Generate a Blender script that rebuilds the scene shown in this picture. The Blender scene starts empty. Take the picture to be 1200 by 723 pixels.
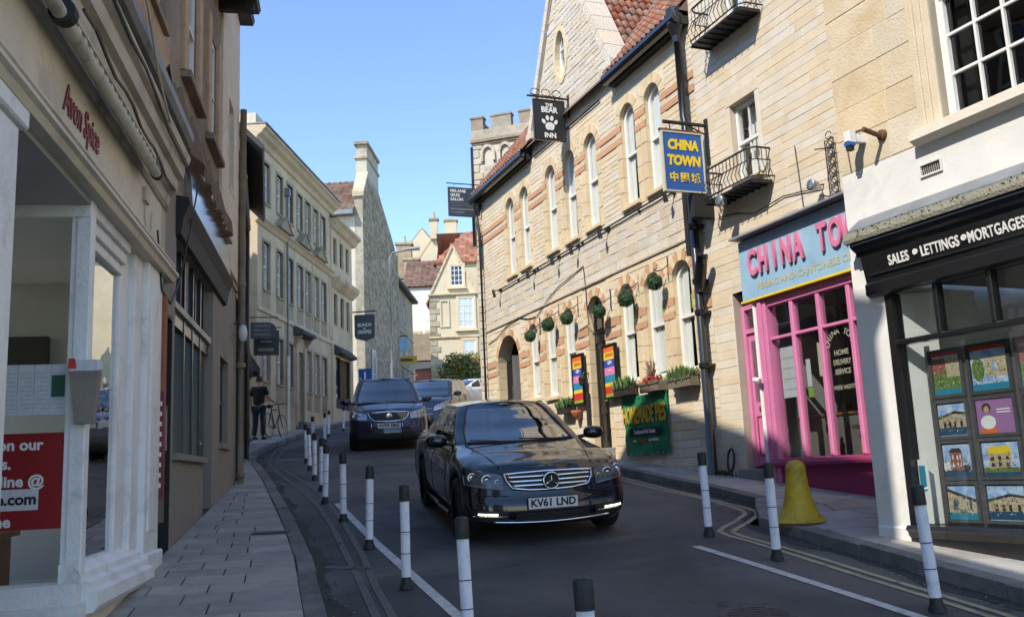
import bpy, math, random
from mathutils import Vector, Matrix
R_ = math.radians
random.seed(7)
scene = bpy.context.scene
col = scene.collection

# ------------------------------------------------------------------ camera
cam_d = bpy.data.cameras.new('camera')
cam = bpy.data.objects.new('camera', cam_d); col.objects.link(cam)
PITCH, ROLL = R_(9.925), R_(2.608)
cp_, sp_ = math.cos(PITCH), math.sin(PITCH)
Rv, Uv, Fv = Vector((1, 0, 0)), Vector((0, -sp_, cp_)), Vector((0, cp_, sp_))
cr_, sr_ = math.cos(ROLL), math.sin(ROLL)
Xc = Rv*cr_ - Uv*sr_
Yc = Rv*sr_ + Uv*cr_
m3 = Matrix((Xc, Yc, -Fv)).transposed()
cam.matrix_world = Matrix.Translation((0, 0, 1.6)) @ m3.to_4x4()
cam_d.sensor_width = 36.0
cam_d.lens = 1091.2/1200*36
cam_d.clip_start = 0.05
cam_d.clip_end = 3000
scene.camera = cam

# ------------------------------------------------------------------ light
SAZ = Vector((-0.64, -0.77)).normalized()
SEL = R_(45)
to_sun = Vector((SAZ.x*math.cos(SEL), SAZ.y*math.cos(SEL), math.sin(SEL)))
world = bpy.data.worlds.new("World"); scene.world = world
world.use_nodes = True
wn = world.node_tree.nodes; wl = world.node_tree.links
bg = wn['Background']
sky = wn.new('ShaderNodeTexSky'); sky.sky_type = 'NISHITA'
sky.sun_disc = False
sky.sun_elevation = SEL
sky.sun_rotation = math.atan2(to_sun.x, to_sun.y)
sky.air_density = 1.0; sky.dust_density = 0.0; sky.ozone_density = 3.2; sky.altitude = 1200
wl.new(sky.outputs[0], bg.inputs[0])
bg.inputs[1].default_value = 0.15
sun_d = bpy.data.lights.new('sun', 'SUN'); sun = bpy.data.objects.new('sun', sun_d); col.objects.link(sun)
sun_d.energy = 2.7; sun_d.angle = R_(0.5); sun_d.color = (1.0, 0.93, 0.82)
sun.rotation_euler = to_sun.to_track_quat('Z', 'Y').to_euler()
sun.location = (-20, -20, 40)
scene.view_settings.view_transform = 'Standard'
scene.view_settings.look = 'None'
scene.view_settings.exposure = 1.15
scene.view_settings.gamma = 1.0
scene.render.engine = 'CYCLES'
try:
    scene.cycles.use_denoising = True
    scene.cycles.max_bounces = 8
    scene.cycles.transparent_max_bounces = 16
    scene.cycles.sample_clamp_indirect = 6
except Exception: pass

# ------------------------------------------------------------------ materials
MATS = {}
def nmat(name):
    m = bpy.data.materials.new(name); m.use_nodes = True
    MATS[name] = m
    return m, m.node_tree.nodes, m.node_tree.links, m.node_tree.nodes['Principled BSDF']
def mul(nl, nodes, a, b, op='MULTIPLY'):
    n = nodes.new('ShaderNodeMath'); n.operation = op
    for i, v in enumerate((a, b)):
        if isinstance(v, (int, float)): n.inputs[i].default_value = v
        else: nl.new(v, n.inputs[i])
    return n.outputs[0]
def surf(name, c1, c2=None, scale=3.0, rough=0.8, bump=0.0, bscale=40.0, var=0.0, metal=0.0, stain=None,
         stain_amt=0.5, stain_scale=0.7, coat=0.0, detail=6.0, spec=0.5, stretch=None, hue=0.0):
    """procedural surface: two colours mixed by noise, stains with a shape of their own, per-piece variation, bump"""
    m, n, l, p = nmat(name)
    geo = n.new('ShaderNodeNewGeometry')
    pos = geo.outputs['Position']
    if stretch:
        mp = n.new('ShaderNodeMapping'); mp.inputs['Scale'].default_value = stretch
        l.new(pos, mp.inputs[0]); pos = mp.outputs[0]
    nt = n.new('ShaderNodeTexNoise'); nt.inputs['Scale'].default_value = scale; nt.inputs['Detail'].default_value = detail
    nt.inputs['Roughness'].default_value = 0.62
    l.new(pos, nt.inputs['Vector'])
    cr = n.new('ShaderNodeMapRange'); cr.inputs[1].default_value = 0.3; cr.inputs[2].default_value = 0.7
    l.new(nt.outputs[0], cr.inputs[0])
    mix = n.new('ShaderNodeMix'); mix.data_type = 'RGBA'
    c2 = c2 or tuple(x*0.75 for x in c1)
    mix.inputs[6].default_value = (*c1, 1); mix.inputs[7].default_value = (*c2, 1)
    l.new(cr.outputs[0], mix.inputs[0])
    out = mix.outputs[2]
    if stain:
        ns = n.new('ShaderNodeTexNoise'); ns.inputs['Scale'].default_value = stain_scale; ns.inputs['Detail'].default_value = 8
        ns.inputs['Roughness'].default_value = 0.7; ns.inputs['Distortion'].default_value = 0.6
        l.new(geo.outputs['Position'], ns.inputs['Vector'])
        r2 = n.new('ShaderNodeMapRange'); r2.inputs[1].default_value = 0.52; r2.inputs[2].default_value = 0.72
        r2.inputs[4].default_value = stain_amt
        l.new(ns.outputs[0], r2.inputs[0])
        mx = n.new('ShaderNodeMix'); mx.data_type = 'RGBA'
        l.new(r2.outputs[0], mx.inputs[0]); l.new(out, mx.inputs[6]); mx.inputs[7].default_value = (*stain, 1)
        out = mx.outputs[2]
    if var > 0:
        oi = n.new('ShaderNodeObjectInfo')
        s = mul(l, n, oi.outputs['Random'], geo.outputs['Random Per Island'], 'ADD')
        s = mul(l, n, s, 1.0, 'MODULO') if False else mul(l, n, s, 0.0, 'ADD')
        fr = n.new('ShaderNodeMath'); fr.operation = 'FRACT'; l.new(s, fr.inputs[0])
        mr = n.new('ShaderNodeMapRange'); mr.inputs[3].default_value = 1-var; mr.inputs[4].default_value = 1+var
        l.new(fr.outputs[0], mr.inputs[0])
        hs = n.new('ShaderNodeHueSaturation'); l.new(mr.outputs[0], hs.inputs['Value']); l.new(out, hs.inputs['Color'])
        if hue > 0:
            f2 = n.new('ShaderNodeMath'); f2.operation = 'FRACT'; l.new(mul(l, n, fr.outputs[0], 7.31), f2.inputs[0])
            mh = n.new('ShaderNodeMapRange'); mh.inputs[3].default_value = 0.5-hue; mh.inputs[4].default_value = 0.5+hue
            l.new(f2.outputs[0], mh.inputs[0]); l.new(mh.outputs[0], hs.inputs['Hue'])
            ms = n.new('ShaderNodeMapRange'); ms.inputs[3].default_value = 1.25; ms.inputs[4].default_value = 0.7
            l.new(f2.outputs[0], ms.inputs[0]); l.new(ms.outputs[0], hs.inputs['Saturation'])
        out = hs.outputs[0]
    l.new(out, p.inputs['Base Color'])
    p.inputs['Roughness'].default_value = rough
    p.inputs['Metallic'].default_value = metal
    p.inputs['Specular IOR Level'].default_value = spec
    if coat: p.inputs['Coat Weight'].default_value = coat; p.inputs['Coat Roughness'].default_value = 0.06; p.inputs['Coat IOR'].default_value = 1.55
    if bump > 0:
        nb = n.new('ShaderNodeTexNoise'); nb.inputs['Scale'].default_value = bscale; nb.inputs['Detail'].default_value = 6
        l.new(pos, nb.inputs['Vector'])
        bp = n.new('ShaderNodeBump'); bp.inputs['Strength'].default_value = bump; bp.inputs['Distance'].default_value = 0.02
        l.new(nb.outputs[0], bp.inputs['Height']); l.new(bp.outputs[0], p.inputs['Normal'])
    return m
def glassm(name, tint, refl=1.0, rough=0.02, alpha=0.85, ior=1.5):
    """thin pane: lets through 'alpha' tinted light and reflects by Fresnel"""
    m, n, l, p = nmat(name); n.remove(p)
    out = n['Material Output']
    tr = n.new('ShaderNodeBsdfTransparent'); tr.inputs[0].default_value = (*[t*alpha for t in tint], 1)
    gl = n.new('ShaderNodeBsdfGlossy'); gl.inputs['Roughness'].default_value = rough
    geo = n.new('ShaderNodeNewGeometry')
    nz = n.new('ShaderNodeTexNoise'); nz.inputs['Scale'].default_value = 1.3; l.new(geo.outputs['Position'], nz.inputs['Vector'])
    bp = n.new('ShaderNodeBump'); bp.inputs['Strength'].default_value = 0.12; bp.inputs['Distance'].default_value = 0.05
    l.new(nz.outputs[0], bp.inputs['Height']); l.new(bp.outputs[0], gl.inputs['Normal'])
    fr = n.new('ShaderNodeFresnel')   # the same curve from either side: a thin pane never reflects totally
    mr = n.new('ShaderNodeMapRange'); mr.inputs[3].default_value = ior; mr.inputs[4].default_value = 1/ior
    l.new(geo.outputs['Backfacing'], mr.inputs[0]); l.new(mr.outputs[0], fr.inputs[0])
    sc = mul(l, n, fr.outputs[0], refl); cl = n.new('ShaderNodeClamp'); l.new(sc, cl.inputs[0])
    mx = n.new('ShaderNodeMixShader'); l.new(cl.outputs[0], mx.inputs[0]); l.new(tr.outputs[0], mx.inputs[1]); l.new(gl.outputs[0], mx.inputs[2])
    l.new(mx.outputs[0], out.inputs[0])
    return m
def emis(name, c, s):
    m, n, l, p = nmat(name)
    p.inputs['Base Color'].default_value = (*c, 1); p.inputs['Emission Color'].default_value = (*c, 1)
    p.inputs['Emission Strength'].default_value = s
    return m

def asphalt():
    m, n, l, p = nmat('asphalt'); geo = n.new('ShaderNodeNewGeometry'); pos = geo.outputs['Position']
    def noise(sc, det=6, dist=0.0, v=pos):
        t = n.new('ShaderNodeTexNoise'); t.inputs['Scale'].default_value = sc; t.inputs['Detail'].default_value = det; t.inputs['Distortion'].default_value = dist; l.new(v, t.inputs['Vector']); return t.outputs[0]
    def rng(v, a, b, c=0., d=1.):
        r = n.new('ShaderNodeMapRange'); r.inputs[1].default_value = a; r.inputs[2].default_value = b; r.inputs[3].default_value = c; r.inputs[4].default_value = d; l.new(v, r.inputs[0]); return r.outputs[0]
    def mixc(f, a, b):
        x = n.new('ShaderNodeMix'); x.data_type = 'RGBA'; l.new(f, x.inputs[0])
        for k, v in ((6, a), (7, b)):
            if isinstance(v, tuple): x.inputs[k].default_value = (*v, 1)
            else: l.new(v, x.inputs[k])
        return x.outputs[2]
    c = mixc(rng(noise(.45, 5, .8), .44, .56), (.052, .054, .058), (.105, .104, .103))     # broad worn patches
    mp = n.new('ShaderNodeMapping'); mp.inputs['Rotation'].default_value = (0, 0, -.27); mp.inputs['Scale'].default_value = (1.5, .12, 1); l.new(pos, mp.inputs[0])
    c = mixc(rng(noise(1.4, 4, .3, mp.outputs[0]), .52, .70, 0, .55), c, (.082, .084, .088))         # polished streaks along the lane
    v = n.new('ShaderNodeTexVoronoi'); v.inputs['Scale'].default_value = 150; l.new(pos, v.inputs['Vector'])
    c = mixc(rng(v.outputs['Distance'], .0, .28, .6, 0), c, (.15, .148, .145))                           # chippings
    c = mixc(rng(noise(5, 8, 1.5), .60, .72, 0, .65), c, (.022, .023, .025))                            # oil and tar spots
    v2 = n.new('ShaderNodeTexVoronoi'); v2.feature = 'DISTANCE_TO_EDGE'; v2.inputs['Scale'].default_value = .8
    ds = n.new('ShaderNodeMapping'); l.new(pos, ds.inputs[0]); wob = n.new('ShaderNodeVectorMath'); wob.operation = 'ADD'; nn = n.new('ShaderNodeTexNoise'); nn.inputs['Scale'].default_value = 3; nn.inputs['Detail'].default_value = 6; l.new(pos, nn.inputs['Vector']); l.new(ds.outputs[0], wob.inputs[0]); l.new(nn.outputs[1], wob.inputs[1]); l.new(wob.outputs[0], v2.inputs['Vector'])
    cr = mul(l, n, rng(v2.outputs['Distance'], .0, .012, 1, 0), rng(noise(.35), .5, .56)); c = mixc(cr, c, (.012, .012, .013))  # cracks
    l.new(c, p.inputs['Base Color']); l.new(rng(noise(1.1), .3, .7, .62, .85), p.inputs['Roughness'])
    bp = n.new('ShaderNodeBump'); bp.inputs['Strength'].default_value = .55; bp.inputs['Distance'].default_value = .012; l.new(mul(l, n, v.outputs['Distance'], mul(l, n, noise(60), .6), 'ADD'), bp.inputs['Height']); l.new(bp.outputs[0], p.inputs['Normal'])
asphalt()
surf('earth', (.10, .11, .05), (.07, .08, .04), 1, .95, .3, 10)
surf('field', (.09, .12, .05), (.05, .08, .03), .06, .95)
surf('kerb', (.22, .215, .205), (.12, .12, .115), 5, .85, .6, 60, var=.25, stain=(.05, .05, .045), stain_amt=.6, stain_scale=2)
surf('flag', (.38, .355, .325), (.27, .255, .235), 4, .8, .35, 70, var=.16, stain=(.16, .155, .15), stain_amt=.55, stain_scale=1.2, hue=.01)
surf('flag_bed', (.05, .05, .048), (.035, .035, .033), 6, .95, .4, 60)
surf('paint_white', (.62, .62, .60), (.40, .40, .39), 14, .7, .2, 120, stain=(.16, .16, .165), stain_amt=.7, stain_scale=6)
surf('paint_yellow', (.42, .37, .22), (.28, .26, .19), 10, .75, .2, 120, stain=(.08, .08, .085), stain_amt=.95, stain_scale=5)
surf('paint_faded', (.13, .13, .12), (.09, .09, .09), 8, .78, .2, 120, stain=(.05, .05, .055), stain_amt=.9, stain_scale=4)
surf('stone_bear', (.68, .58, .42), (.62, .515, .36), 5, .9, .4, 70, var=.05, hue=.003, stain=(.45, .37, .26), stain_amt=.32, stain_scale=1.5)
surf('stone_rough', (.62, .545, .43), (.54, .465, .36), 9, .95, .9, 35, var=.07, hue=.005, stain=(.42, .37, .29), stain_amt=.35, stain_scale=2)
surf('stone_cream', (.66, .575, .44), (.58, .49, .36), 4, .9, .3, 60, var=.035, hue=.005, stain=(.44, .36, .24), stain_amt=.3, stain_scale=.9)
surf('stone_dress', (.66, .53, .34), (.58, .45, .27), 6, .85, .2, 60, var=.07, stain=(.34, .29, .22), stain_amt=.35, stain_scale=2.4)
surf('stone_band', (.55, .31, .17), (.47, .27, .16), 7, .9, .2, 60, var=.08)
surf('stone_stained', (.64, .55, .41), (.54, .44, .29), 2.2, .9, .35, 40, var=.06, hue=.005, stain=(.42, .27, .13), stain_amt=.55, stain_scale=.8)
surf('mortar', (.60, .52, .40), (.52, .45, .34), 6, .95, .3, 80)
surf('render_white', (.72, .70, .66), (.62, .61, .58), 2.5, .85, .12, 50, stain=(.45, .42, .37), stain_amt=.5, stain_scale=1.6)
surf('lead', (.23, .245, .26), (.15, .16, .17), 3, .55, .2, 30, metal=.2, stain=(.33, .34, .35), stain_amt=.5)
surf('moss', (.25, .245, .17), (.29, .275, .235), 8, .95, .9, 60, stain=(.22, .21, .18), stain_amt=.8, stain_scale=3)
surf('tile', (.34, .15, .09), (.25, .115, .07), 5, .85, .4, 60, var=.28, hue=.012, stain=(.15, .10, .075), stain_amt=.5, stain_scale=1.4)
surf('tile_brown', (.17, .10, .075), (.12, .075, .055), 3, .88, .4, 40, var=.25, hue=.01, stain=(.28, .13, .06), stain_amt=.4, stain_scale=1.2)
surf('slate', (.085, .085, .09), (.05, .05, .055), 4, .75, .3, 40, var=.2)
surf('iron', (.014, .014, .016), (.02, .02, .02), 9, .45, .2, 60)
surf('black_paint', (.010, .010, .012), (.014, .014, .015), 4, .28, .05, 30, coat=.3)
surf('black_flat', (.012, .012, .013), (.02, .019, .018), 4, .7)
surf('white_paint', (.74, .73, .70), (.66, .65, .62), 5, .5, .15, 50)
surf('shop_white', (.80, .80, .79), (.70, .71, .71), 3, .5, .3, 40, stain=(.42, .39, .34), stain_amt=.6, stain_scale=3.2)
surf('shop_cream', (.66, .58, .45), (.52, .46, .36), 1.6, .6, .2, 40, stain=(.30, .265, .21), stain_amt=.7, stain_scale=1.1, stretch=(1, 1, .5))
surf('gutter_cream', (.56, .50, .39), (.36, .32, .26), 2.2, .6, .3, 40, stain=(.09, .08, .065), stain_amt=.9, stain_scale=1.7)
surf('grey_render', (.26, .225, .19), (.215, .187, .16), 1.5, .85, .25, 50, stain=(.155, .135, .115), stain_amt=.5, stain_scale=1.1)
surf('brown_stone', (.28, .22, .155), (.17, .14, .105), 2.5, .9, .6, 35, var=.15, stain=(.30, .17, .075), stain_amt=.6, stain_scale=1.8)
surf('brown_render', (.48, .32, .18), (.37, .255, .155), 1.6, .85, .2, 40, stain=(.13, .09, .06), stain_amt=.7, stain_scale=1.7)
surf('old_brown', (.17, .11, .07), (.10, .072, .05), 5, .9, .6, 40, stain=(.30, .19, .09), stain_amt=.7, stain_scale=5)
surf('cream_render', (.66, .57, .43), (.54, .46, .35), 2, .85, .2, 30, stain=(.26, .22, .17), stain_amt=.5, stain_scale=1.1)
surf('stone_georg', (.62, .50, .33), (.49, .39, .255), 1.2, .9, .2, 30, var=.06, stain=(.22, .18, .13), stain_amt=.6, stain_scale=.45)
surf('stone_georg_dark', (.40, .315, .21), (.27, .215, .15), 2.5, .9, .3, 30, stain=(.09, .075, .06), stain_amt=.7, stain_scale=.8)
surf('rubble', (.46, .38, .27), (.25, .21, .15), 2.6, .95, .7, 12, var=.22, hue=.01, stain=(.14, .125, .10), stain_amt=.5, stain_scale=.7)
surf('rubble_light', (.56, .49, .365), (.45, .39, .285), 2.6, .95, .5, 12, var=.15, hue=.01, stain=(.32, .29, .24), stain_amt=.4, stain_scale=.7)
surf('far_cream', (.60, .52, .37), (.52, .44, .30), .7, .9, .15, 8, stain=(.38, .33, .24), stain_amt=.45, stain_scale=.5)
surf('dark_wood', (.035, .028, .022), (.02, .016, .013), 5, .7, .3, 40)
surf('wood_box', (.20, .155, .115), (.12, .09, .065), 12, .85, .4, 50, stretch=(1, 1, 6))
surf('grey_wood', (.17, .17, .175), (.11, .11, .115), 9, .8, .4, 60, stretch=(1, 1, .3), var=.15)
surf('terracotta', (.36, .12, .055), (.28, .09, .04), 8, .85, .2, 50)
surf('leaf_box', (.10, .17, .045), (.05, .10, .025), 9, .7, var=.5)
surf('leaf_moss', (.060, .125, .05), (.03, .07, .028), 18, .8, var=.6)
surf('leaf_hedge', (.17, .28, .06), (.34, .20, .06), .9, .7, var=.5, hue=.03)
surf('leaf_red', (.55, .035, .02), (.40, .02, .03), 9, .6, var=.35)
surf('leaf_bronze', (.16, .07, .05), (.22, .15, .10), 9, .6, var=.3)
surf('green_banner', (.018, .20, .08), (.014, .16, .065), 3, .5, .5, 4)
surf('banner_yellow', (.62, .40, .03), (.58, .30, .02), 9, .6)
surf('print_white', (.75, .75, .73), (.70, .70, .69), 5, .6)
surf('print_red', (.55, .045, .02), (.5, .04, .02), 5, .6)
surf('print_orange', (.72, .15, .03), (.66, .12, .02), 5, .6)
surf('print_yellow', (.75, .55, .04), (.72, .50, .03), 5, .6)
surf('print_blue', (.03, .07, .36), (.03, .06, .30), 5, .6)
surf('print_pink', (.66, .20, .40), (.62, .18, .36), 5, .6)
surf('print_teal', (.02, .24, .36), (.02, .20, .32), 5, .6)
surf('print_green', (.25, .42, .05), (.2, .36, .04), 5, .6)
surf('print_purple', (.33, .16, .36), (.30, .14, .33), 5, .6)
surf('print_sky', (.14, .30, .64), (.62, .70, .78), 16, .5)
surf('print_navy', (.02, .06, .13), (.03, .09, .17), 6, .5)
surf('print_stone', (.62, .54, .36), (.34, .26, .15), 60, .5)
surf('print_grass', (.22, .34, .08), (.03, .08, .02), 70, .5)
surf('print_brick', (.42, .13, .09), (.20, .07, .05), 80, .5)
surf('print_dark', (.03, .03, .03), (.05, .045, .04), 20, .5)
surf('skin', (.50, .30, .21), (.45, .26, .18), 20, .6)
surf('sign_blue', (.025, .105, .36), (.02, .09, .32), 4, .4, .05, 20)
surf('sign_yellow', (.80, .60, .03), (.76, .52, .02), 9, .5)
surf('sign_cream', (.60, .56, .42), (.5, .47, .36), 9, .6)
surf('fascia_blue', (.30, .47, .60), (.26, .42, .55), 3, .45, .1, 20, stain=(.10, .26, .42), stain_amt=.4, stain_scale=3)
surf('letter_pink', (.64, .20, .32), (.58, .17, .28), 5, .45)
surf('letter_gold', (.50, .42, .20), (.42, .36, .18), 30, .6)
surf('pink', (.62, .20, .37), (.56, .17, .33), 3, .42, .15, 30, coat=.1, stain=(.40, .15, .22), stain_amt=.5, stain_scale=3)
surf('pink_dark', (.33, .035, .12), (.28, .03, .10), 3, .5, .2, 30, stain=(.20, .06, .09), stain_amt=.6, stain_scale=2)
surf('sign_slate', (.06, .065, .08), (.05, .055, .07), 4, .5)
surf('sign_black', (.016, .016, .018), (.022, .022, .022), 12, .45, .1, 60)
surf('sign_white', (.78, .77, .74), (.66, .65, .62), 20, .6)
surf('red_poster', (.30, .012, .015), (.22, .010, .012), 3, .4)
surf('crimson', (.20, .012, .02), (.15, .01, .015), 9, .5)
surf('paper', (.62, .63, .65), (.52, .53, .57), 30, .7)
surf('bollard_white', (.74, .75, .76), (.66, .67, .68), 9, .45, .25, 300, stain=(.36, .35, .33), stain_amt=.55, stain_scale=9)
surf('rubber', (.016, .016, .017), (.024, .024, .024), 12, .6, .2, 60)
surf('yellow_bell', (.58, .39, .02), (.46, .29, .015), 6, .55, .5, 25, stain=(.11, .06, .03), stain_amt=.95, stain_scale=6.5)
surf('rust', (.16, .075, .035), (.09, .045, .025), 12, .85, .4, 60)
surf('stainless', (.55, .55, .55), (.45, .45, .45), 20, .3, metal=.9)
surf('chrome', (.75, .76, .78), (.7, .7, .72), 20, .12, metal=1)
surf('alloy', (.42, .43, .45), (.36, .37, .39), 20, .28, metal=.85)
surf('tyre', (.014, .014, .015), (.02, .02, .02), 20, .8)
surf('car_black', (.003, .004, .008), (.003, .004, .008), 20, .3, coat=1.0, spec=.1)
surf('car_navy', (.006, .010, .030), (.006, .010, .030), 20, .3, coat=1.0, spec=.1)
surf('car_white', (.66, .67, .68), (.66, .67, .68), 20, .25, coat=1.0)
surf('car_plastic', (.012, .012, .013), (.016, .016, .016), 30, .55)
surf('car_inside', (.02, .02, .022), (.03, .03, .032), 9, .8)
surf('lamp_grey', (.20, .205, .21), (.13, .135, .14), 9, .35, metal=.5)
surf('plate_white', (.70, .71, .72), (.66, .67, .68), 20, .4)
surf('plate_yellow', (.7, .5, .05), (.66, .47, .05), 20, .4)
surf('tee_black', (.010, .010, .012), (.014, .014, .016), 8, .9, .4, 20)
surf('denim', (.022, .028, .055), (.016, .02, .04), 12, .9, .4, 30)
surf('hair', (.09, .045, .022), (.06, .03, .015), 30, .8)
surf('curtain', (.82, .80, .75), (.70, .68, .63), 8, .8, stretch=(6, 6, .2))
surf('interior', (.16, .15, .135), (.12, .11, .10), 1.5, .9)
surf('interior_dark', (.03, .028, .026), (.02, .02, .02), 1.5, .9)
surf('interior_light', (.42, .41, .38), (.36, .35, .33), 1.5, .9)
surf('drain', (.05, .05, .05), (.09, .085, .08), 20, .6, .5, 80, metal=.4)
surf('orange_wood', (.28, .10, .03), (.2, .07, .02), 6, .5)
surf('gold', (.75, .47, .08), (.65, .38, .05), 9, .3, metal=.7)
surf('pc_green', (.02, .10, .06), (.015, .08, .05), 9, .5)
glassm('glass', (.96, .98, .98), 1.15, .01, .97)
glassm('glass_shop', (.95, .97, .97), 1.8, .01, .97)
glassm('glass_front', (.80, .84, .85), 3.0, .01, .85)
glassm('glass_dark', (.45, .48, .5), 1.5, .015, .8)
glassm('glass_car', (.30, .36, .42), 3.6, .01, .55)
glassm('glass_lamp', (.9, .92, .94), 1.0, .05, .9)
emis('drl', (1.0, .97, .72), 2.6)
surf('mirror_board', (.55, .55, .56), (.45, .45, .46), 4, .12, metal=.9)
emis('lit_window', (1.0, .74, .38), .8)

# ------------------------------------------------------------------ helpers
ZB = {}
class MB:
    """collects shapes; build() links them as ONE mesh object"""
    def __init__(s): s.v, s.f, s.m = [], [], []
    def face(s, pts, mi=0):
        b = len(s.v); s.v.extend(tuple(p) for p in pts); s.f.append(tuple(range(b, b+len(pts)))); s.m.append(mi)
    def add(s, vs, fs, mi=0):
        b = len(s.v); s.v.extend(tuple(p) for p in vs)
        for f in fs: s.f.append(tuple(i+b for i in f)); s.m.append(mi)
    def box(s, x0, x1, y0, y1, z0, z1, mi=0):
        if x1 < x0: x0, x1 = x1, x0
        if y1 < y0: y0, y1 = y1, y0
        if z1 < z0: z0, z1 = z1, z0
        s.add([(x0,y0,z0),(x1,y0,z0),(x1,y1,z0),(x0,y1,z0),(x0,y0,z1),(x1,y0,z1),(x1,y1,z1),(x0,y1,z1)],
              [(0,3,2,1),(4,5,6,7),(0,1,5,4),(1,2,6,5),(2,3,7,6),(3,0,4,7)], mi)
    def cbox(s, x0, x1, y0, y1, z0, z1, c=.006, mi=0):
        """box whose -y (street) face has chamfered edges"""
        s.add([(x0,y0+c,z0),(x1,y0+c,z0),(x1,y0+c,z1),(x0,y0+c,z1),
               (x0+c,y0,z0+c),(x1-c,y0,z0+c),(x1-c,y0,z1-c),(x0+c,y0,z1-c),
               (x0,y1,z0),(x1,y1,z0),(x1,y1,z1),(x0,y1,z1)],
              [(4,5,6,7),(0,1,5,4),(1,2,6,5),(2,3,7,6),(3,0,4,7),(8,9,1,0),(9,10,2,1),(10,11,3,2),(11,8,0,3)], mi)
    def prism(s, poly, y0, y1, mi=0):
        """polygon in x,z extruded along y"""
        n = len(poly); b = len(s.v)
        s.v.extend((p[0], y0, p[1]) for p in poly); s.v.extend((p[0], y1, p[1]) for p in poly)
        s.f.append(tuple(range(b, b+n))); s.m.append(mi)
        s.f.append(tuple(range(b+2*n-1, b+n-1, -1))); s.m.append(mi)
        for i in range(n):
            j = (i+1) % n
            s.f.append((b+i, b+n+i, b+n+j, b+j)); s.m.append(mi)
    def xprism(s, prof, x0, x1, mi=0):
        """profile in y,z extruded along x"""
        n = len(prof); b = len(s.v)
        s.v.extend((x0, p[0], p[1]) for p in prof); s.v.extend((x1, p[0], p[1]) for p in prof)
        s.f.append(tuple(range(b, b+n))); s.m.append(mi)
        s.f.append(tuple(range(b+2*n-1, b+n-1, -1))); s.m.append(mi)
        for i in range(n):
            j = (i+1) % n
            s.f.append((b+i, b+n+i, b+n+j, b+j)); s.m.append(mi)
    def ring(s, outer, inner, y0, y1, mi=0):
        n = len(outer); b = len(s.v)
        for P in (outer, inner): s.v.extend((p[0], y0, p[1]) for p in P)
        for P in (outer, inner): s.v.extend((p[0], y1, p[1]) for p in P)
        for i in range(n):
            j = (i+1) % n
            for q in ((i, j, n+j, n+i), (2*n+i, 3*n+i, 3*n+j, 2*n+j), (i, 2*n+i, 2*n+j, j), (n+i, n+j, 3*n+j, 3*n+i)):
                s.f.append(tuple(b+k for k in q)); s.m.append(mi)
    def tube(s, pts, r, n=8, mi=0, caps=True):
        pts = [Vector(p) for p in pts]; rs = r if isinstance(r, (list, tuple)) else [r]*len(pts)
        b = len(s.v)
        up = Vector((0, 0, 1))
        for i, p in enumerate(pts):
            a = pts[max(i-1, 0)]; c = pts[min(i+1, len(pts)-1)]
            t = (c-a)
            if t.length < 1e-9: t = Vector((0, 0, 1))
            t.normalize()
            u = t.cross(up)
            if u.length < 1e-3: u = t.cross(Vector((1, 0, 0)))
            u.normalize(); w = u.cross(t)
            for k in range(n):
                an = 2*math.pi*k/n
                q = p + (u*math.cos(an) + w*math.sin(an))*rs[i]; s.v.append(tuple(q))
        for i in range(len(pts)-1):
            for k in range(n):
                k2 = (k+1) % n
                s.f.append((b+i*n+k, b+i*n+k2, b+(i+1)*n+k2, b+(i+1)*n+k)); s.m.append(mi)
        if caps:
            s.f.append(tuple(b+k for k in range(n))); s.m.append(mi)
            s.f.append(tuple(b+(len(pts)-1)*n+k for k in range(n-1, -1, -1))); s.m.append(mi)
    def lathe(s, prof, c=(0, 0, 0), n=20, mi=0, axis='z'):
        b = len(s.v)
        for r, h in prof:
            for k in range(n):
                a = 2*math.pi*k/n
                x, y = r*math.cos(a), r*math.sin(a)
                if axis == 'z': q = (c[0]+x, c[1]+y, c[2]+h)
                elif axis == 'y': q = (c[0]+x, c[1]+h, c[2]+y)
                else: q = (c[0]+h, c[1]+x, c[2]+y)
                s.v.append(q)
        for i in range(len(prof)-1):
            for k in range(n):
                k2 = (k+1) % n
                s.f.append((b+i*n+k, b+i*n+k2, b+(i+1)*n+k2, b+(i+1)*n+k)); s.m.append(mi)
        s.f.append(tuple(b+k for k in range(n))); s.m.append(mi)
        s.f.append(tuple(b+(len(prof)-1)*n+k for k in range(n))); s.m.append(mi)
    def grid(s, P, mi=0, closed=False):
        """P[i][j] rows of points"""
        b = len(s.v); nr, nc = len(P), len(P[0])
        for r in P: s.v.extend(tuple(p) for p in r)
        for i in range(nr-1):
            for j in range(nc if closed else nc-1):
                j2 = (j+1) % nc
                s.f.append((b+i*nc+j, b+i*nc+j2, b+(i+1)*nc+j2, b+(i+1)*nc+j)); s.m.append(mi)
    def build(s, name, mats, parent=None, smooth=False, loc=None, kind=None, recalc=True):
        me = bpy.data.meshes.new(name)
        me.from_pydata(s.v, [], s.f)
        mats = mats if isinstance(mats, (list, tuple)) else [mats]
        for k in mats: me.materials.append(MATS[k])
        if len(mats) > 1: me.polygons.foreach_set('material_index', s.m)
        if smooth: me.polygons.foreach_set('use_smooth', [True]*len(me.polygons))
        me.update()
        return link(name, me, parent, loc, kind)
def link(name, me, parent=None, loc=None, kind=None):
    o = bpy.data.objects.new(name, me); col.objects.link(o)
    if parent is not None:
        o.parent = parent
        if loc is None and parent.name in ZB: loc = (0, 0, -ZB[parent.name])
    if loc is not None: o.location = loc
    if kind: o['kind'] = kind
    return o
def tag(o, label, cat, group=None):
    o['label'] = label; o['category'] = cat
    if group: o['group'] = group
    return o
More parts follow.
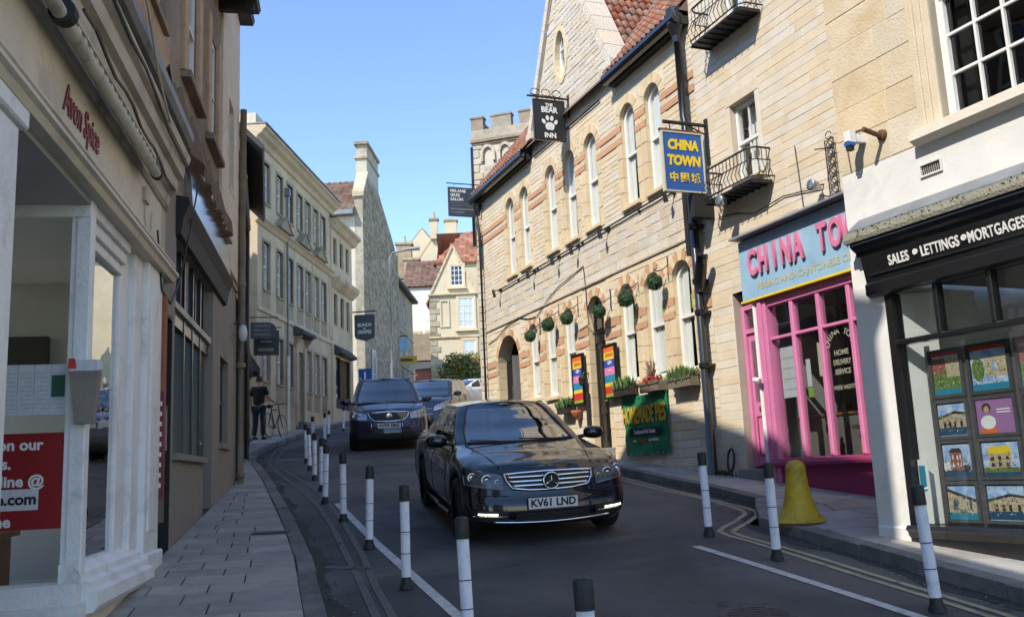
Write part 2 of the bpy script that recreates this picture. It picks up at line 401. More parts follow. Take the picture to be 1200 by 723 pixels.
def thing(name, label, cat, loc=(0, 0, 0), rz=0.0, group=None):
    o = bpy.data.objects.new(name, None); col.objects.link(o)
    o.empty_display_size = 0.2
    o.location = loc; o.rotation_euler = (0, 0, rz)
    return tag(o, label, cat, group)
def copy_tree(o, parent=None, label=None, group=None):
    c = o.copy(); col.objects.link(c)
    if parent is not None: c.parent = parent
    if label: c['label'] = label
    if group: c['group'] = group
    for ch in list(o.children): copy_tree(ch, c)
    return c
def gz(y): return 0.103*y if y < 90 else 0.103*90 + (y-90)*0.02
class Wall:
    """vertical wall plane: local x runs left to right as seen from the street, y goes into the wall, z is up (absolute)"""
    def __init__(s, P, h, side):
        s.P = P; h = R_(h)
        s.x = (math.sin(h)*side, math.cos(h)*side)
        s.y = (-s.x[1], s.x[0]); s.rz = math.atan2(s.x[1], s.x[0])
    def at(s, x, y=0.0, z=0.0):
        return (s.P[0]+s.x[0]*x+s.y[0]*y, s.P[1]+s.x[1]*x+s.y[1]*y, z)
    def root(s, name, label, cat, x=0.0, y=0.0, z=0.0, group=None):
        o = thing(name, label, cat, s.at(x, y, z), s.rz, group)
        return o
def building(W, name, label, zb=1.0, cat='building', group=None):
    """root at the wall's foot; its parts are written with absolute z"""
    o = W.root(name, label, cat, z=zb, group=group); ZB[o.name] = zb
    return o
FONT_CACHE = {}
def text_obj(s, size, mat, parent, loc, name='lettering', extrude=.002, bold=0.0, align='CENTER', rot=(math.pi/2, 0, 0), space=1.0, shear=0.0, sx=1.0, absz=True):
    key = (s, round(size, 4), extrude, bold, align, space, shear, mat)
    if key in FONT_CACHE: me = FONT_CACHE[key]
    else:
        cu = bpy.data.curves.new('lettering', 'FONT'); cu.body = s; cu.size = size; cu.extrude = extrude; cu.offset = bold
        cu.align_x = align; cu.align_y = 'CENTER'; cu.space_character = space; cu.shear = shear; cu.resolution_u = 3
        tmp = bpy.data.objects.new('tmp', cu); col.objects.link(tmp)
        dg = bpy.context.evaluated_depsgraph_get(); dg.update()
        me = bpy.data.meshes.new_from_object(tmp.evaluated_get(dg))
        bpy.data.objects.remove(tmp); me.name = 'lettering'
        me.materials.clear(); me.materials.append(MATS[mat]); FONT_CACHE[key] = me
    o = bpy.data.objects.new(name, me); col.objects.link(o); o.parent = parent
    z = loc[2] - (ZB.get(parent.name, 0) if (absz and parent) else 0)
    o.location = (loc[0], loc[1], z); o.rotation_euler = rot; o.scale = (sx, 1, 1)
    return o

# one stone mesh shared by every single stone (chamfered face, unit size, front at y=0)
def unit_mesh(name, mat, c=.03):
    mb = MB(); cz = c*1.7
    x0, x1, z0, z1 = -.5, .5, -.5, .5
    mb.add([(x0,.14,z0),(x1,.14,z0),(x1,.14,z1),(x0,.14,z1),(x0+c*.5,0,z0+cz),(x1-c*.5,0,z0+cz),(x1-c*.5,0,z1-cz),(x0+c*.5,0,z1-cz),
            (x0,1,z0),(x1,1,z0),(x1,1,z1),(x0,1,z1)],
           [(4,5,6,7),(0,1,5,4),(1,2,6,5),(2,3,7,6),(3,0,4,7),(8,9,1,0),(9,10,2,1),(10,11,3,2),(11,8,0,3)])
    me = bpy.data.meshes.new(name); me.from_pydata(mb.v, [], mb.f); me.materials.append(MATS[mat]); me.update()
    return me
UM = {}
def stones(root, x0, x1, z0, z1, holes, ch, lmin, lmax, mat, name='stone', nparts=300, gap=.005, depth=.025, prefer=1, rnd=None, clip=None, rough=.0025, first=False, y0=0.0, zkey=None, joined='stonework'):
    """coursed stones with recessed joints. The ones that show largest are objects, the rest one joined part"""
    rr = rnd or random.Random(hash((round(x0, 2), round(z1, 2), mat)) & 0xffff)
    rr = random.Random(int(abs(x0*37+z1*91+len(holes)*7)*100) % 99991)
    L = []
    z = z0; ci = 0
    while z < z1-.02:
        h = ch*rr.uniform(.9, 1.12)
        if z+h > z1-.03: h = z1-z
        ints = [(x0, x1)]
        for (a, b, c, d) in holes:
            if min(z+h, d)-max(z, c) > h*.12:
                new = []
                for (p, q) in ints:
                    if b <= p or a >= q: new.append((p, q)); continue
                    if a > p+.02: new.append((p, a))
                    if b < q-.02: new.append((b, q))
                ints = new
        for (p, q) in ints:
            x = p - (rr.uniform(0, lmin*.8) if p == x0 and False else 0)
            while x < q-.01:
                w = rr.uniform(lmin, lmax)
                if x+w > q-lmin*.5: w = q-x
                cx, cz = x+w/2, z+h/2
                if clip is None or clip(cx, cz): L.append((cx, cz, w-gap, h-gap, rr.uniform(-rough, rough)))
                x += w
        z += h; ci += 1
    key = zkey or (lambda s: -(s[2]*s[3])/((8+abs(s[0]-(x1 if prefer > 0 else x0)))**2 + (s[1]-2.5)**2))
    L.sort(key=key)
    um = UM.setdefault((name, mat), None) or UM.__setitem__((name, mat), unit_mesh(name, mat)) or UM[(name, mat)]
    zb = ZB.get(root.name, 0)
    for (cx, cz, w, h, dy) in L[:nparts]:
        o = bpy.data.objects.new(name, um); col.objects.link(o); o.parent = root
        o.location = (cx, y0+dy, cz-zb); o.scale = (w, depth, h)
    if len(L) > nparts:
        mb = MB()
        for (cx, cz, w, h, dy) in L[nparts:]:
            mb.cbox(cx-w/2, cx+w/2, y0+dy, y0+depth, cz-h/2, cz+h/2, .004)
        mb.build(joined, mat, root, kind='stuff')
    return len(L)
def wall_mesh(root, x0, x1, z0, z1, holes, ya, yb, mat, name='wall'):
    mb = MB(); xs = sorted({x0, x1, *[h[0] for h in holes], *[h[1] for h in holes]})
    xs = [x for x in xs if x0 <= x <= x1]
    for a, b in zip(xs, xs[1:]):
        if b-a < 1e-4: continue
        m = (a+b)/2; ints = [(z0, z1)]
        for h in holes:
            if h[0] < m < h[1]:
                new = []
                for (p, q) in ints:
                    if h[3] <= p or h[2] >= q: new.append((p, q)); continue
                    if h[2] > p: new.append((p, h[2]))
                    if h[3] < q: new.append((h[3], q))
                ints = new
        for (p, q) in ints: mb.box(a, b, ya, yb, p, q)
    return mb.build(name, mat, root)
def outline(x0, x1, z0, z1, arch, n=12, inset=0.0):
    x0 += inset; x1 -= inset; z0 += inset
    if not arch: return [(x0, z0), (x1, z0), (x1, z1-inset), (x0, z1-inset)]
    r0 = (x1-x0)/2; cx = (x0+x1)/2
    zs = z1 - (r0+inset)
    pts = [(x0, z0), (x1, z0)]
    for k in range(n+1):
        a = math.pi*k/n
        pts.append((cx+r0*math.cos(a), zs+r0*math.sin(a)))
    return pts
def sash(root, x0, x1, z0, z1, arch=False, y=.10, cols=1, rows=1, fr=.045, mr=True, glass='glass', back='interior_dark', blind=None, frame='white_paint', sill=None, sill_m='stone_dress', bar=.014, pane_each=True, blind_y=.14, name='window', back_d=.35):
    """a sash window: frame (part) with glazing bars, panes, sill, and what stands behind the glass"""
    n = 12
    mb = MB(); mb.ring(outline(x0, x1, z0, z1, arch, n), outline(x0, x1, z0, z1, arch, n, fr), y-.02, y+.05)
    zm = (z0+z1)/2
    win = mb.build(name, frame, root)
    zb = 0
    def ch(m, nm, mt, kind=None):
        o = m.build(nm, mt, win, loc=(0, 0, 0), kind=kind); return o
    # meeting rail: the upper sash stands proud of the lower
    if mr:
        m = MB(); m.box(x0+fr*.6, x1-fr*.6, y-.028, y+.03, zm-.022, zm+.022); ch(m, 'meeting_rail', frame)
    xi0, xi1 = x0+fr, x1-fr
    for i in range(1, cols):
        m = MB(); xx = xi0+(xi1-xi0)*i/cols; ztop = z1-fr
        m.box(xx-bar/2, xx+bar/2, y-.008, y+.02, z0+fr, ztop-.001); ch(m, 'glazing_bar', frame)
    for i in range(1, rows):
        zz = z0+fr+(z1-z0-2*fr)*i/rows
        if mr and abs(zz-zm) < .05: continue
        m = MB(); m.box(xi0, xi1, y-.006, y+.018, zz-bar/2, zz+bar/2); ch(m, 'glazing_bar', frame)
    # panes, upper and lower sash
    if not arch:
        cells = [(xi0, xi1, z0+fr, zm), (xi0, xi1, zm, z1-fr)] if mr else [(xi0, xi1, z0+fr, z1-fr)]
        for c in cells:
            m = MB(); yy = y+.006 if c[2] > z0+fr+.01 else y+.022
            m.box(c[0], c[1], yy, yy+.004, c[2], c[3]); ch(m, 'pane', glass)
    else:
        o = outline(x0, x1, z0, z1, True, n, fr)
        m = MB(); m.prism([p for p in o if p[1] > zm] + [(xi0, zm), (xi1, zm)], y+.006, y+.010)
        ring = [(xi0, zm), (xi1, zm)] + [p for p in o[2:]]
        m = MB(); m.prism(ring, y+.006, y+.010); ch(m, 'pane', glass)
        m = MB(); m.box(xi0, xi1, y+.022, y+.026, z0+fr, zm); ch(m, 'pane', glass)
    m = MB(); m.box(x0+.005, x1-.005, y+back_d, y+back_d+.01, z0, z1-.002)
    m.box(x0, x0+.004, y+.051, y+back_d, z0, z1-.002); m.box(x1-.004, x1, y+.051, y+back_d, z0, z1-.002)
    m.box(x0, x1, y+.051, y+back_d, z0, z0+.004); ch(m, 'room_recess', back)
    if blind:
        bm_, bz0 = blind[:2]; cg = blind[2] if len(blind) > 2 else 0
        m = MB(); N = 10; P = [[], []]
        if cg:
            for sd in (0, 1):
                m2 = MB(); Q = [[], []]; xa, xb = (xi0, (xi0+xi1)/2-cg/2) if sd == 0 else ((xi0+xi1)/2+cg/2, xi1)
                for i in range(11):
                    xx = xa+(xb-xa)*i/10; dy = .012*math.sin(i*1.9+sd); sw = cg*.35*(1 if sd == 0 else -1)*(i/10 if sd == 0 else 1-i/10)
                    Q[0].append((xx, y+blind_y+dy, z0+fr)); Q[1].append((xx+sw, y+blind_y+dy, z1-fr*.5))
                m2.grid(Q); ch(m2, 'curtain', bm_)
            bm_ = None
        for i in range(N*2+1):
            xx = xi0+(xi1-xi0)*i/(N*2); dy = .008*math.sin(i*1.57)
            P[0].append((xx, y+blind_y+dy, z0+fr + (z1-z0)*bz0)); P[1].append((xx, y+blind_y+dy, z1-fr*.5))
        if bm_: m.grid(P); ch(m, 'curtain', bm_)
    if sill:
        m = MB(); m.cbox(x0-sill, x1+sill, -.05, y+.02, z0-.07, z0-.001, .006); ch(m, 'sill', sill_m)
    return win
WEDGE = {}
def arch_head(root, x0, x1, ztop, w, n, mats, y0=-.006, y1=.03, fill='stone_bear', name='voussoir'):
    """arch stones over an opening with a semicircular top, plus the spandrel around them"""
    r = (x1-x0)/2; cx = (x0+x1)/2; zs = ztop-r; RO = r+w; zb = ZB.get(root.name, 0)
    for k in range(n):
        mat = mats[k % len(mats)]
        key = (round(r, 3), round(w, 3), n, mat, y0)
        if key not in WEDGE:
            mb = MB(); da = math.pi/n*.47; pts = []
            for a in (-da, 0, da): pts.append((r*math.sin(a)*1.0, r*math.cos(a)))
            for a in (da, 0, -da): pts.append((RO*math.sin(a), RO*math.cos(a)))
            mb.prism(pts, 0, y1-y0); me = bpy.data.meshes.new(name); me.from_pydata(mb.v, [], mb.f)
            me.materials.append(MATS[mat]); me.update(); WEDGE[key] = me
        o = bpy.data.objects.new(name, WEDGE[key]); col.objects.link(o); o.parent = root
        a = math.pi/2 - math.pi*(k+.5)/n
        o.location = (cx, y0-(.004 if k % 2 else 0), zs-zb); o.rotation_euler = (0, a, 0)
    mb = MB(); N = 16; zt = zs+RO
    for k in range(N):
        q = []
        for kk in (k, k+1):
            a = math.pi*kk/N; c, s = math.cos(a), math.sin(a)
            t = RO/max(abs(c), s if s > 0 else 1e-9)
            q.append(((cx+RO*c, zs+RO*s), (cx+c*t, zs+s*t)))
        poly = [q[0][0], q[0][1], q[1][1], q[1][0]]
        mb.prism(poly, .002, .2)
    mb.build('spandrel', fill, root)
    # soffit of the arch
    mb = MB(); P = [[], []]
    for k in range(N+1):
        a = math.pi*k/N
        P[0].append((cx+r*math.cos(a), 0.0, zs+r*math.sin(a))); P[1].append((cx+r*math.cos(a), .30, zs+r*math.sin(a)))
    mb.grid(P); mb.build('soffit', 'stone_dress', root)
def pantiles(root, P0, xv, sv, nx, nrow, tw, tl, mat, nparts=300, clip=None, part='roof_tile', joined='roof_tiles', score=None):
    """overlapping tiles on a slope: P0 lower left corner, xv along the eaves, sv up the slope (unit vectors)"""
    xv, sv = Vector(xv), Vector(sv); nv = xv.cross(sv).normalized()
    if nv.z < 0: nv = -nv
    mb = MB(); K = 5
    def tile(mbx, o):
        A, B = [], []
        for k in range(K+1):
            t = k/K; hh = .022*math.sin(t*math.pi*2)+.022
            A.append(o + xv*(t*tw*1.04) + nv*(hh+.022)); B.append(o + xv*(t*tw*1.04) + sv*(tl*1.12) + nv*hh)
        C = [a - nv*.018 for a in A]
        mbx.grid([C, A, B])
    unit = MB(); tile(unit, Vector((0, 0, 0)))
    me = bpy.data.meshes.new(part); me.from_pydata(unit.v, [], unit.f); me.materials.append(MATS[mat])
    me.polygons.foreach_set('use_smooth', [True]*len(me.polygons)); me.update()
    L = []
    for j in range(nrow):
        for i in range(nx):
            o = Vector(P0) + xv*(i*tw) + sv*(j*tl)
            c = o + xv*tw/2 + sv*tl/2
            if clip and not clip(c): continue
            L.append(o)
    if score: L.sort(key=score)
    zb = ZB.get(root.name, 0)
    for o in L[:nparts]:
        ob = bpy.data.objects.new(part, me); col.objects.link(ob); ob.parent = root; ob.location = (o.x, o.y, o.z-zb)
    if len(L) > nparts:
        for o in L[nparts:]: tile(mb, o)
        mb.build(joined, mat, root, kind='stuff', smooth=True)
def leafball(mb, c, rx, ry, rz, n, ls, rnd, shell=.55, mi=0):
    for _ in range(n):
        while True:
            p = Vector((rnd.uniform(-1, 1), rnd.uniform(-1, 1), rnd.uniform(-1, 1)))
            if shell < p.length < 1: break
        q = Vector((c[0]+p.x*rx, c[1]+p.y*ry, c[2]+p.z*rz))
        d = (p.normalized()*.8 + Vector((rnd.uniform(-1, 1), rnd.uniform(-1, 1), rnd.uniform(-1, 1)))*.9).normalized()
        a = d.cross(Vector((rnd.uniform(-1, 1), rnd.uniform(-1, 1), rnd.uniform(-1, 1)))).normalized(); b = d.cross(a)
        s = ls*rnd.uniform(.6, 1.3)
        mb.face([q-a*s*.5, q+b*s*.3, q+a*s*.5+d*s*.2, q-b*s*.3], mi)

# ------------------------------------------------------------------ ground, road, pavements
def lerp_poly(P, y):
    if y <= P[0][1]: a, b = P[0], P[1]
    elif y >= P[-1][1]: a, b = P[-2], P[-1]
    else:
        for a, b in zip(P, P[1:]):
            if a[1] <= y <= b[1]: break
    t = (y-a[1])/(b[1]-a[1]); return a[0]+(b[0]-a[0])*t
KL = [(1.2,-8),(-.1,0),(-.75,4),(-1.26,6.19),(-1.85,8.38),(-2.4,10.2),(-2.96,11.96),(-3.8,14.6),(-4.68,17.24),(-5.44,19.4),(-5.92,21.3),(-6.2,23.5),(-6.35,25.5),(-6.6,29.8),(-6.45,34.8),(-6.1,40),(-5.9,48),(-5.8,62)]
KR = [(7.2,-8),(4.9,0),(3.14,6.13),(2.93,6.86),(2.69,7.85),(2.42,8.93),(2.24,9.6),(2.68,10.35),(2.45,11.4),(2.25,12.1),(1.95,13.1),(1.55,14.4),(.95,16.4),(.2,18.5),(-.75,21),(-1.75,24),(-2.2,28),(-2.1,36),(-1.6,50),(-1.2,62)]
WL = [(-.2,-8),(-1.63,0),(-3.21,8.32),(-4.42,14.66),(-7.15,25),(-7.57,27.14),(-6.96,35.4),(-6.7,39),(-7.2,42),(-6.3,53),(-6.9,54),(-6.7,62)]
WR = [(10.3,-8),(6.7,0),(3.16,7.85),(3.04,8.12),(4.74,8.121),(2.77,13.04),(-.65,21.8),(-.9,23),(-1.0,30),(-1.0,62)]
def terr(y):
    if y < 62: return 0.103*y
    if y < 150: return 0.103*62+(y-62)*.2
    return 0.103*62+88*.2+(y-150)*.01
ys = [-300,-120,-60,-30]+list(range(-20, 62, 2))+list(range(62, 152, 8))+[200, 400, 900]
xs = [-600,-250,-100,-40,-15,0,15,40,100,250,600]
mb = MB(); mb.grid([[(x, y, terr(y)-.06) for x in xs] for y in ys])
g = mb.build('ground', 'field', kind='structure')
def ysamp(y0, y1, st):
    n = int((y1-y0)/st); return [y0+i*(y1-y0)/n for i in range(n+1)]
YS = sorted(set(ysamp(-8, 62, .5)) | {9.6, 10.35, 8.12, 8.121})
mb = MB(); mb.grid([[(lerp_poly(KL, y)+(lerp_poly(KR, y)-lerp_poly(KL, y))*k/6, y, gz(y)+.0) for k in range(7)] for y in YS])
road = mb.build('road', 'asphalt', kind='structure')
rr = random.Random(3)
def slab(me_name, q, z0f, z1f, mat, parent, c=.008, dz=0.0):
    """four-cornered slab with chamfered top, built round its own centre"""
    cx = sum(p[0] for p in q)/4; cy = sum(p[1] for p in q)/4; cz = gz(cy)
    mb = MB(); top, topi, bot = [], [], []
    for (x, y) in q:
        ix, iy = x+(cx-x)*c*3, y+(cy-y)*c*3
        top.append((x-cx, y-cy, gz(y)+z1f+dz-.006-cz)); topi.append((ix-cx, iy-cy, gz(iy)+z1f+dz-cz)); bot.append((x-cx, y-cy, gz(y)+z0f-cz))
    mb.add(bot+top+topi, [(8,9,10,11),(4,5,9,8),(5,6,10,9),(6,7,11,10),(7,4,8,11),(0,1,5,4),(1,2,6,5),(2,3,7,6),(3,0,4,7)])
    return mb.build(me_name, mat, parent, loc=(cx, cy, cz))
def pavement(name, K, W, side, ya, yb, st, maxn, yk0, yk1):
    root = bpy.data.objects.new(name, None); col.objects.link(root); root['kind'] = 'structure'
    mb = MB(); Y = sorted(set(ysamp(-8, 62, .5)) | {9.6, 10.35, 8.12, 8.121})
    kw = .15*side
    mb.grid([[(lerp_poly(K, y)+kw*.9, y, gz(y)+.088), (lerp_poly(W, y)+.3*side, y, gz(y)+.088)] for y in Y])
    mb.build('paving_bed', 'flag_bed', root)
    y = ya; cnt = 0; row = 0
    while y < yb and cnt < maxn:
        h = st*rr.uniform(.9, 1.1); y2 = y+h
        a0, a1 = lerp_poly(K, y)+kw, lerp_poly(W, y)-.0*side
        b0, b1 = lerp_poly(K, y2)+kw, lerp_poly(W, y2)
        wid = abs(a1-a0); n = max(1, round(wid/.42))
        cuts = [0]+sorted((i+(.5 if row % 2 else 0)+rr.uniform(-.12, .12))/n for i in range(1, n) )+[1] if n > 1 else [0, 1]
        for t0, t1 in zip(cuts, cuts[1:]):
            g_ = .006
            tt0 = t0+g_/max(wid, .3); tt1 = t1-g_/max(wid, .3)
            q = [(a0+(a1-a0)*tt0, y+g_), (a0+(a1-a0)*tt1, y+g_), (b0+(b1-b0)*tt1, y2-g_), (b0+(b1-b0)*tt0, y2-g_)]
            if side < 0: q = q[::-1]
            slab('flagstone', q, .07, .10, 'flag', root, dz=rr.uniform(-.004, .004)); cnt += 1
        y = y2; row += 1
    # surfacing beyond the stones one can pick apart
    Y2 = [v for v in Y if v > y]+[y]; Y2.sort()
    mb = MB(); mb.grid([[(lerp_poly(K, v)+kw, v, gz(v)+.099), (lerp_poly(W, v)+.3*side, v, gz(v)+.099)] for v in Y2])
    mb.build('paving', 'flag', root)
    y = yk0
    while y < yk1:
        L = rr.uniform(.55, .85); y2 = y+L
        j = rr.uniform(-.008, .008)
        a, b = lerp_poly(K, y)+j, lerp_poly(K, y2)+j
        q = [(a, y+.006), (a+kw*.97, y+.006), (b+kw*.97, y2-.006), (b, y2-.006)]
        if side < 0: q = q[::-1]
        slab('kerbstone', q, -.03, .102, 'kerb', root, c=.012, dz=rr.uniform(-.006, .004)); y = y2
    return root
pavement('left_pavement', KL, WL, -1, 3.6, 29, .31, 295, 2.0, 50)
pavement('right_pavement', KR, WR, 1, 4.0, 22, .50, 285, 3.0, 40)

def stripe(name, P, w, mat, z=.005, dash=None):
    """painted line along a polyline, draped on the road"""
    pts = []
    for a, b in zip(P, P[1:]):
        n = max(2, int(math.dist(a, b)/.12))
        for i in range(n): pts.append((a[0]+(b[0]-a[0])*i/n, a[1]+(b[1]-a[1])*i/n))
    pts.append(P[-1]); mb = MB(); A = []
    for i, p in enumerate(pts):
        q0, q1 = pts[max(i-2, 0)], pts[min(i+2, len(pts)-1)]
        d = Vector((q1[0]-q0[0], q1[1]-q0[1])).normalized(); nx, ny = -d.y*w/2, d.x*w/2
        A.append([(p[0]-nx, p[1]-ny, gz(p[1]-ny)+z), (p[0]+nx, p[1]+ny, gz(p[1]+ny)+z)])
    mb.grid(A); o = mb.build(name, mat, kind='structure'); return o
stripe('yellow_line', [(1.0,15.4),(1.46,13.71),(1.81,12.47),(2.17,11.45),(2.36,10.66),(2.41,10.39),(2.37,10.12),(2.17,9.71),(1.98,9.4),(1.89,9.18),(1.92,8.94),(2.02,8.67),(2.16,8.21),(2.29,7.72),(2.46,7.1),(2.72,6.2),(3.2,4.4)], .055, 'paint_yellow')
stripe('yellow_line', [(1.16,15.4),(1.58,13.71),(1.93,12.47),(2.30,11.2),(2.50,10.52),(2.53,10.25),(2.46,9.98),(2.25,9.57),(2.07,9.27),(2.0,9.11),(2.03,8.9),(2.11,8.66),(2.25,8.25),(2.40,7.75),(2.56,7.14),(2.82,6.24),(3.3,4.44)], .055, 'paint_yellow')
stripe('edge_line', [(1.53,8.51),(1.89,7.49),(2.21,6.54),(2.55,5.5),(3.1,3.5)], .085, 'paint_white')
stripe('edge_line', [(-2.42,12.52),(-1.86,10.75),(-1.46,9.47),(-.75,7.35),(-.43,6.4),(.25,4.4),(.9,2.4)], .085, 'paint_white')
stripe('faded_line', [(-5.98,23.2),(-5.62,21.5),(-5.17,19.49),(-4.53,17.51),(-3.47,14.7),(-2.7,12.54),(-2.15,10.75),(-1.66,8.95),(-1.31,7.68),(-1.01,6.55),(-.5,4.6)], .06, 'paint_faded')
stripe('faded_line', [(-5.72,22.9),(-5.36,21.0),(-4.98,19.4),(-4.38,17.6),(-3.32,14.9),(-2.52,12.5),(-1.96,10.6),(-1.46,8.75),(-1.16,7.5),(-.89,6.5),(-.38,4.6)], .06, 'paint_faded')
for a, b in (((-5.5,21.36),(-4.76,20.97)),((-5.08,19.26),(-4.22,18.86)),((-4.74,18.4),(-3.99,18.06)),((-1.72,8.33),(-1.3,8.16))):
    stripe('hatch_line', [a, b], .09, 'paint_faded')
for nm, K_, s_ in (('left_gutter_dirt_shade', KL, 1), ('right_gutter_dirt_shade', KR, -1)):
    P_ = [(lerp_poly(K_, 3+i*.25), 3+i*.25) for i in range(130)]; mb = MB(); A = []
    for (x, y) in P_:
        w_ = .13+.05*math.sin(y*3.1)+.03*math.sin(y*7.7); A.append([(x, y, gz(y)+.0035), (x+s_*w_, y, gz(y)+.0035)])
    mb.grid(A); mb.build(nm, 'flag_bed', kind='structure')  # dark strip painted for both gutter dirt and the kerb's shade
# grit and fallen leaves along the kerbs
mb = MB()
for _ in range(700):
    y = 3.5+20*rr.random()**1.4; s_ = rr.random() < .6; K_ = KL if s_ else KR
    x = lerp_poly(K_, y)+(1 if s_ else -1)*abs(rr.gauss(.05, .12)); a = rr.uniform(.006, .022); an = rr.uniform(0, 3.1)
    c_, d_ = a*math.cos(an), a*math.sin(an); z = gz(y)+.009
    mb.face([(x-c_, y-d_, z), (x+d_*.5, y-c_*.5, z+.006), (x+c_, y+d_, z), (x-d_*.5, y+c_*.5, z+.004)], rr.randrange(3))
o = mb.build('litter', ['rust', 'flag', 'moss'], kind='stuff'); tag(o, 'grit and dry leaves scattered along the kerbs', 'litter')
# drain covers
for k, (x, y, z, lb) in enumerate(((1.47, 6.15, .0, 'round iron manhole cover set in the road near the bottom edge'), (-2.55, 9.68, .1, 'small dark iron cover set in the left pavement slabs'))):
    t = thing('manhole_cover', lb, 'manhole cover', (x, y, gz(y)+z)); t.rotation_euler = (math.atan(.103), 0, 0)
    mb = MB()
    if k == 0:
        mb.lathe([(.24, 0), (.24, .008), (.21, .010), (.0, .010)], n=24); mb.build('rim', 'drain', t)
        mb = MB()
        for i in range(-4, 5):
            w = math.sqrt(max(0, .19**2-(i*.042)**2)); mb.box(-w, w, i*.042-.012, i*.042+.012, .009, .016)
        mb.build('rib', 'drain', t)
    else:
        mb.box(-.19, .19, -.06, .06, .0, .008); mb.build('rim', 'drain', t)
        mb = MB()
        for i in range(-5, 6): mb.box(i*.031-.009, i*.031+.009, -.05, .05, .008, .012)
        mb.build('rib', 'drain', t)

# ------------------------------------------------------------------ bollards
def make_bollard():
    t = thing('bollard', '', 'bollard')
    mb = MB(); mb.lathe([(.055,0),(.055,.02),(.042,.05),(.038,.075),(.036,.09)], n=18); mb.build('base', 'rubber', t, smooth=True)
    mb = MB(); mb.lathe([(.0365,.09),(.0365,.665)], n=18); mb.build('sleeve', 'bollard_white', t, smooth=True)
    for h in (.26, .42):
        mb = MB(); mb.lathe([(.0372,h),(.0372,h+.006)], n=18); mb.build('seam', 'rubber', t, smooth=True)
    mb = MB(); mb.lathe([(.040,.655),(.041,.66),(.041,.765),(.039,.772),(.028,.78),(0,.781)], n=18); mb.build('cap', 'rubber', t, smooth=True)
    return t
BL = [(.25,3.84,'black capped white bollard in the bottom centre, only its top in view'),
 (-.33,5.58,'white bollard cut by the bottom edge, in front of the saloon car\'s left headlight'),
 (-.90,7.35,'white bollard with black cap beside the white edge line, second left of the black saloon'),
 (-1.46,9.11,'white bollard beside the edge line, third left of the black saloon counting from the front'),
 (-2.04,10.92,'white bollard standing at the far end of the white edge line'),
 (-2.59,12.58,'white bollard just beyond the end of the edge line, nearest of the tight row'),
 (-2.94,14.04,'white bollard second in the tight row past the edge line'),
 (-3.38,15.6,'white bollard third in the tight row past the edge line'),
 (-3.86,17.4,'white bollard fourth in the tight row along the left kerb bend'),
 (-4.3,19.1,'white bollard at the far left end of the tight row, leftmost in the picture'),
 (-5.05,23.2,'small distant white bollard just behind the leftmost of the row'),
 (-5.2,25.3,'small distant white bollard in front of the georgian house door'),
 (-5.58,27.7,'small distant white bollard right of the house door, near the kerb'),
 (-5.70,30.7,'farthest white bollard, standing alone beside the people carrier'),
 (1.75,8.97,'white bollard right of the black saloon at the start of the short white line'),
 (2.05,7.78,'white bollard standing in front of the yellow bell shaped post'),
 (2.56,6.05,'white bollard by the right kerb below the property posters')]
bol = make_bollard()
for i, (x, y, lb) in enumerate(BL):
    b = bol if i == 0 else copy_tree(bol)
    b['label'] = lb; b['group'] = 'flexible white bollards along the carriageway'
    b.location = (x, y, gz(y)); b.rotation_euler = (rr.uniform(-.035, .035), rr.uniform(-.035, .035), rr.uniform(0, 6))
bb = [o for o in bpy.data.objects if o.name.startswith('bollard') and o.get('label','').startswith('white bollard by the right kerb')][0]
bb.rotation_euler = (0, -.05, 0)

# yellow bell bollard on the right pavement corner
t = thing('bell_bollard', 'yellow painted iron bell shaped bollard, scuffed, on the kerb corner by the pink shop', 'bollard', (2.60, 8.93, gz(8.93)+.10)); t.scale = (.88, .88, 1)
mb = MB(); mb.lathe([(.265,0),(.255,.02),(.215,.06),(.172,.13),(.145,.22),(.122,.32),(.108,.42),(.104,.47),(.108,.485),(.102,.51),(.088,.54),(.05,.565),(0,.57)], n=28)
mb.build('bell', 'yellow_bell', t, smooth=True)
mb = MB(); mb.lathe([(.255,-.04),(.26,.0),(.25,.012),(0,.012)], n=28); mb.build('foot', 'rust', t, smooth=True)

# ------------------------------------------------------------------ the inn
WB = Wall((2.77, 13.04), -21.3, -1)
inn = building(WB, 'inn_building', 'cream stone inn with arched sash windows, orange bands, gable and red tiled roof', 1.3)
UW = [(-1.10), (-1.94), (-3.38), (-4.30), (-5.22), (-6.65), (-7.50)]      # upper windows
LW = [-.62, -1.48, -2.38, -4.73, -5.62, -6.5]                               # lower windows
ww, wl_ = .50, .54
holes_true, blocked = [], []
for u in UW:
    holes_true.append((u-ww/2, u+ww/2, 5.85, 7.60)); blocked.append((u-ww/2-.16, u+ww/2+.16, 5.78, 7.60+.16))
LBOT = {-.62: 2.92, -1.48: 2.92, -2.38: 2.95, -4.73: 2.95, -5.62: 3.0, -6.5: 3.05}
for u in LW:
    holes_true.append((u-wl_/2, u+wl_/2, LBOT[u], 4.60)); blocked.append((u-wl_/2-.15, u+wl_/2+.15, LBOT[u]-.05, 4.60+.15))
DU = -3.56
holes_true.append((DU-.33, DU+.33, 1.9, 4.62)); blocked.append((DU-.48, DU+.48, 1.3, 4.77))
AU = -7.98
holes_true.append((AU-.66, AU+.66, 1.3, 4.58)); blocked.append((AU-.80, AU+.80, 1.3, 4.72))
def gable_hole_cells(): pass
wall_mesh(inn, -9.4, .12, 1.3, 8.16, [(a, b, c, d if False else d) for a, b, c, d in [(h[0]-.0, h[1], h[2], h[3]) for h in blocked]] , .007, .35, 'mortar')
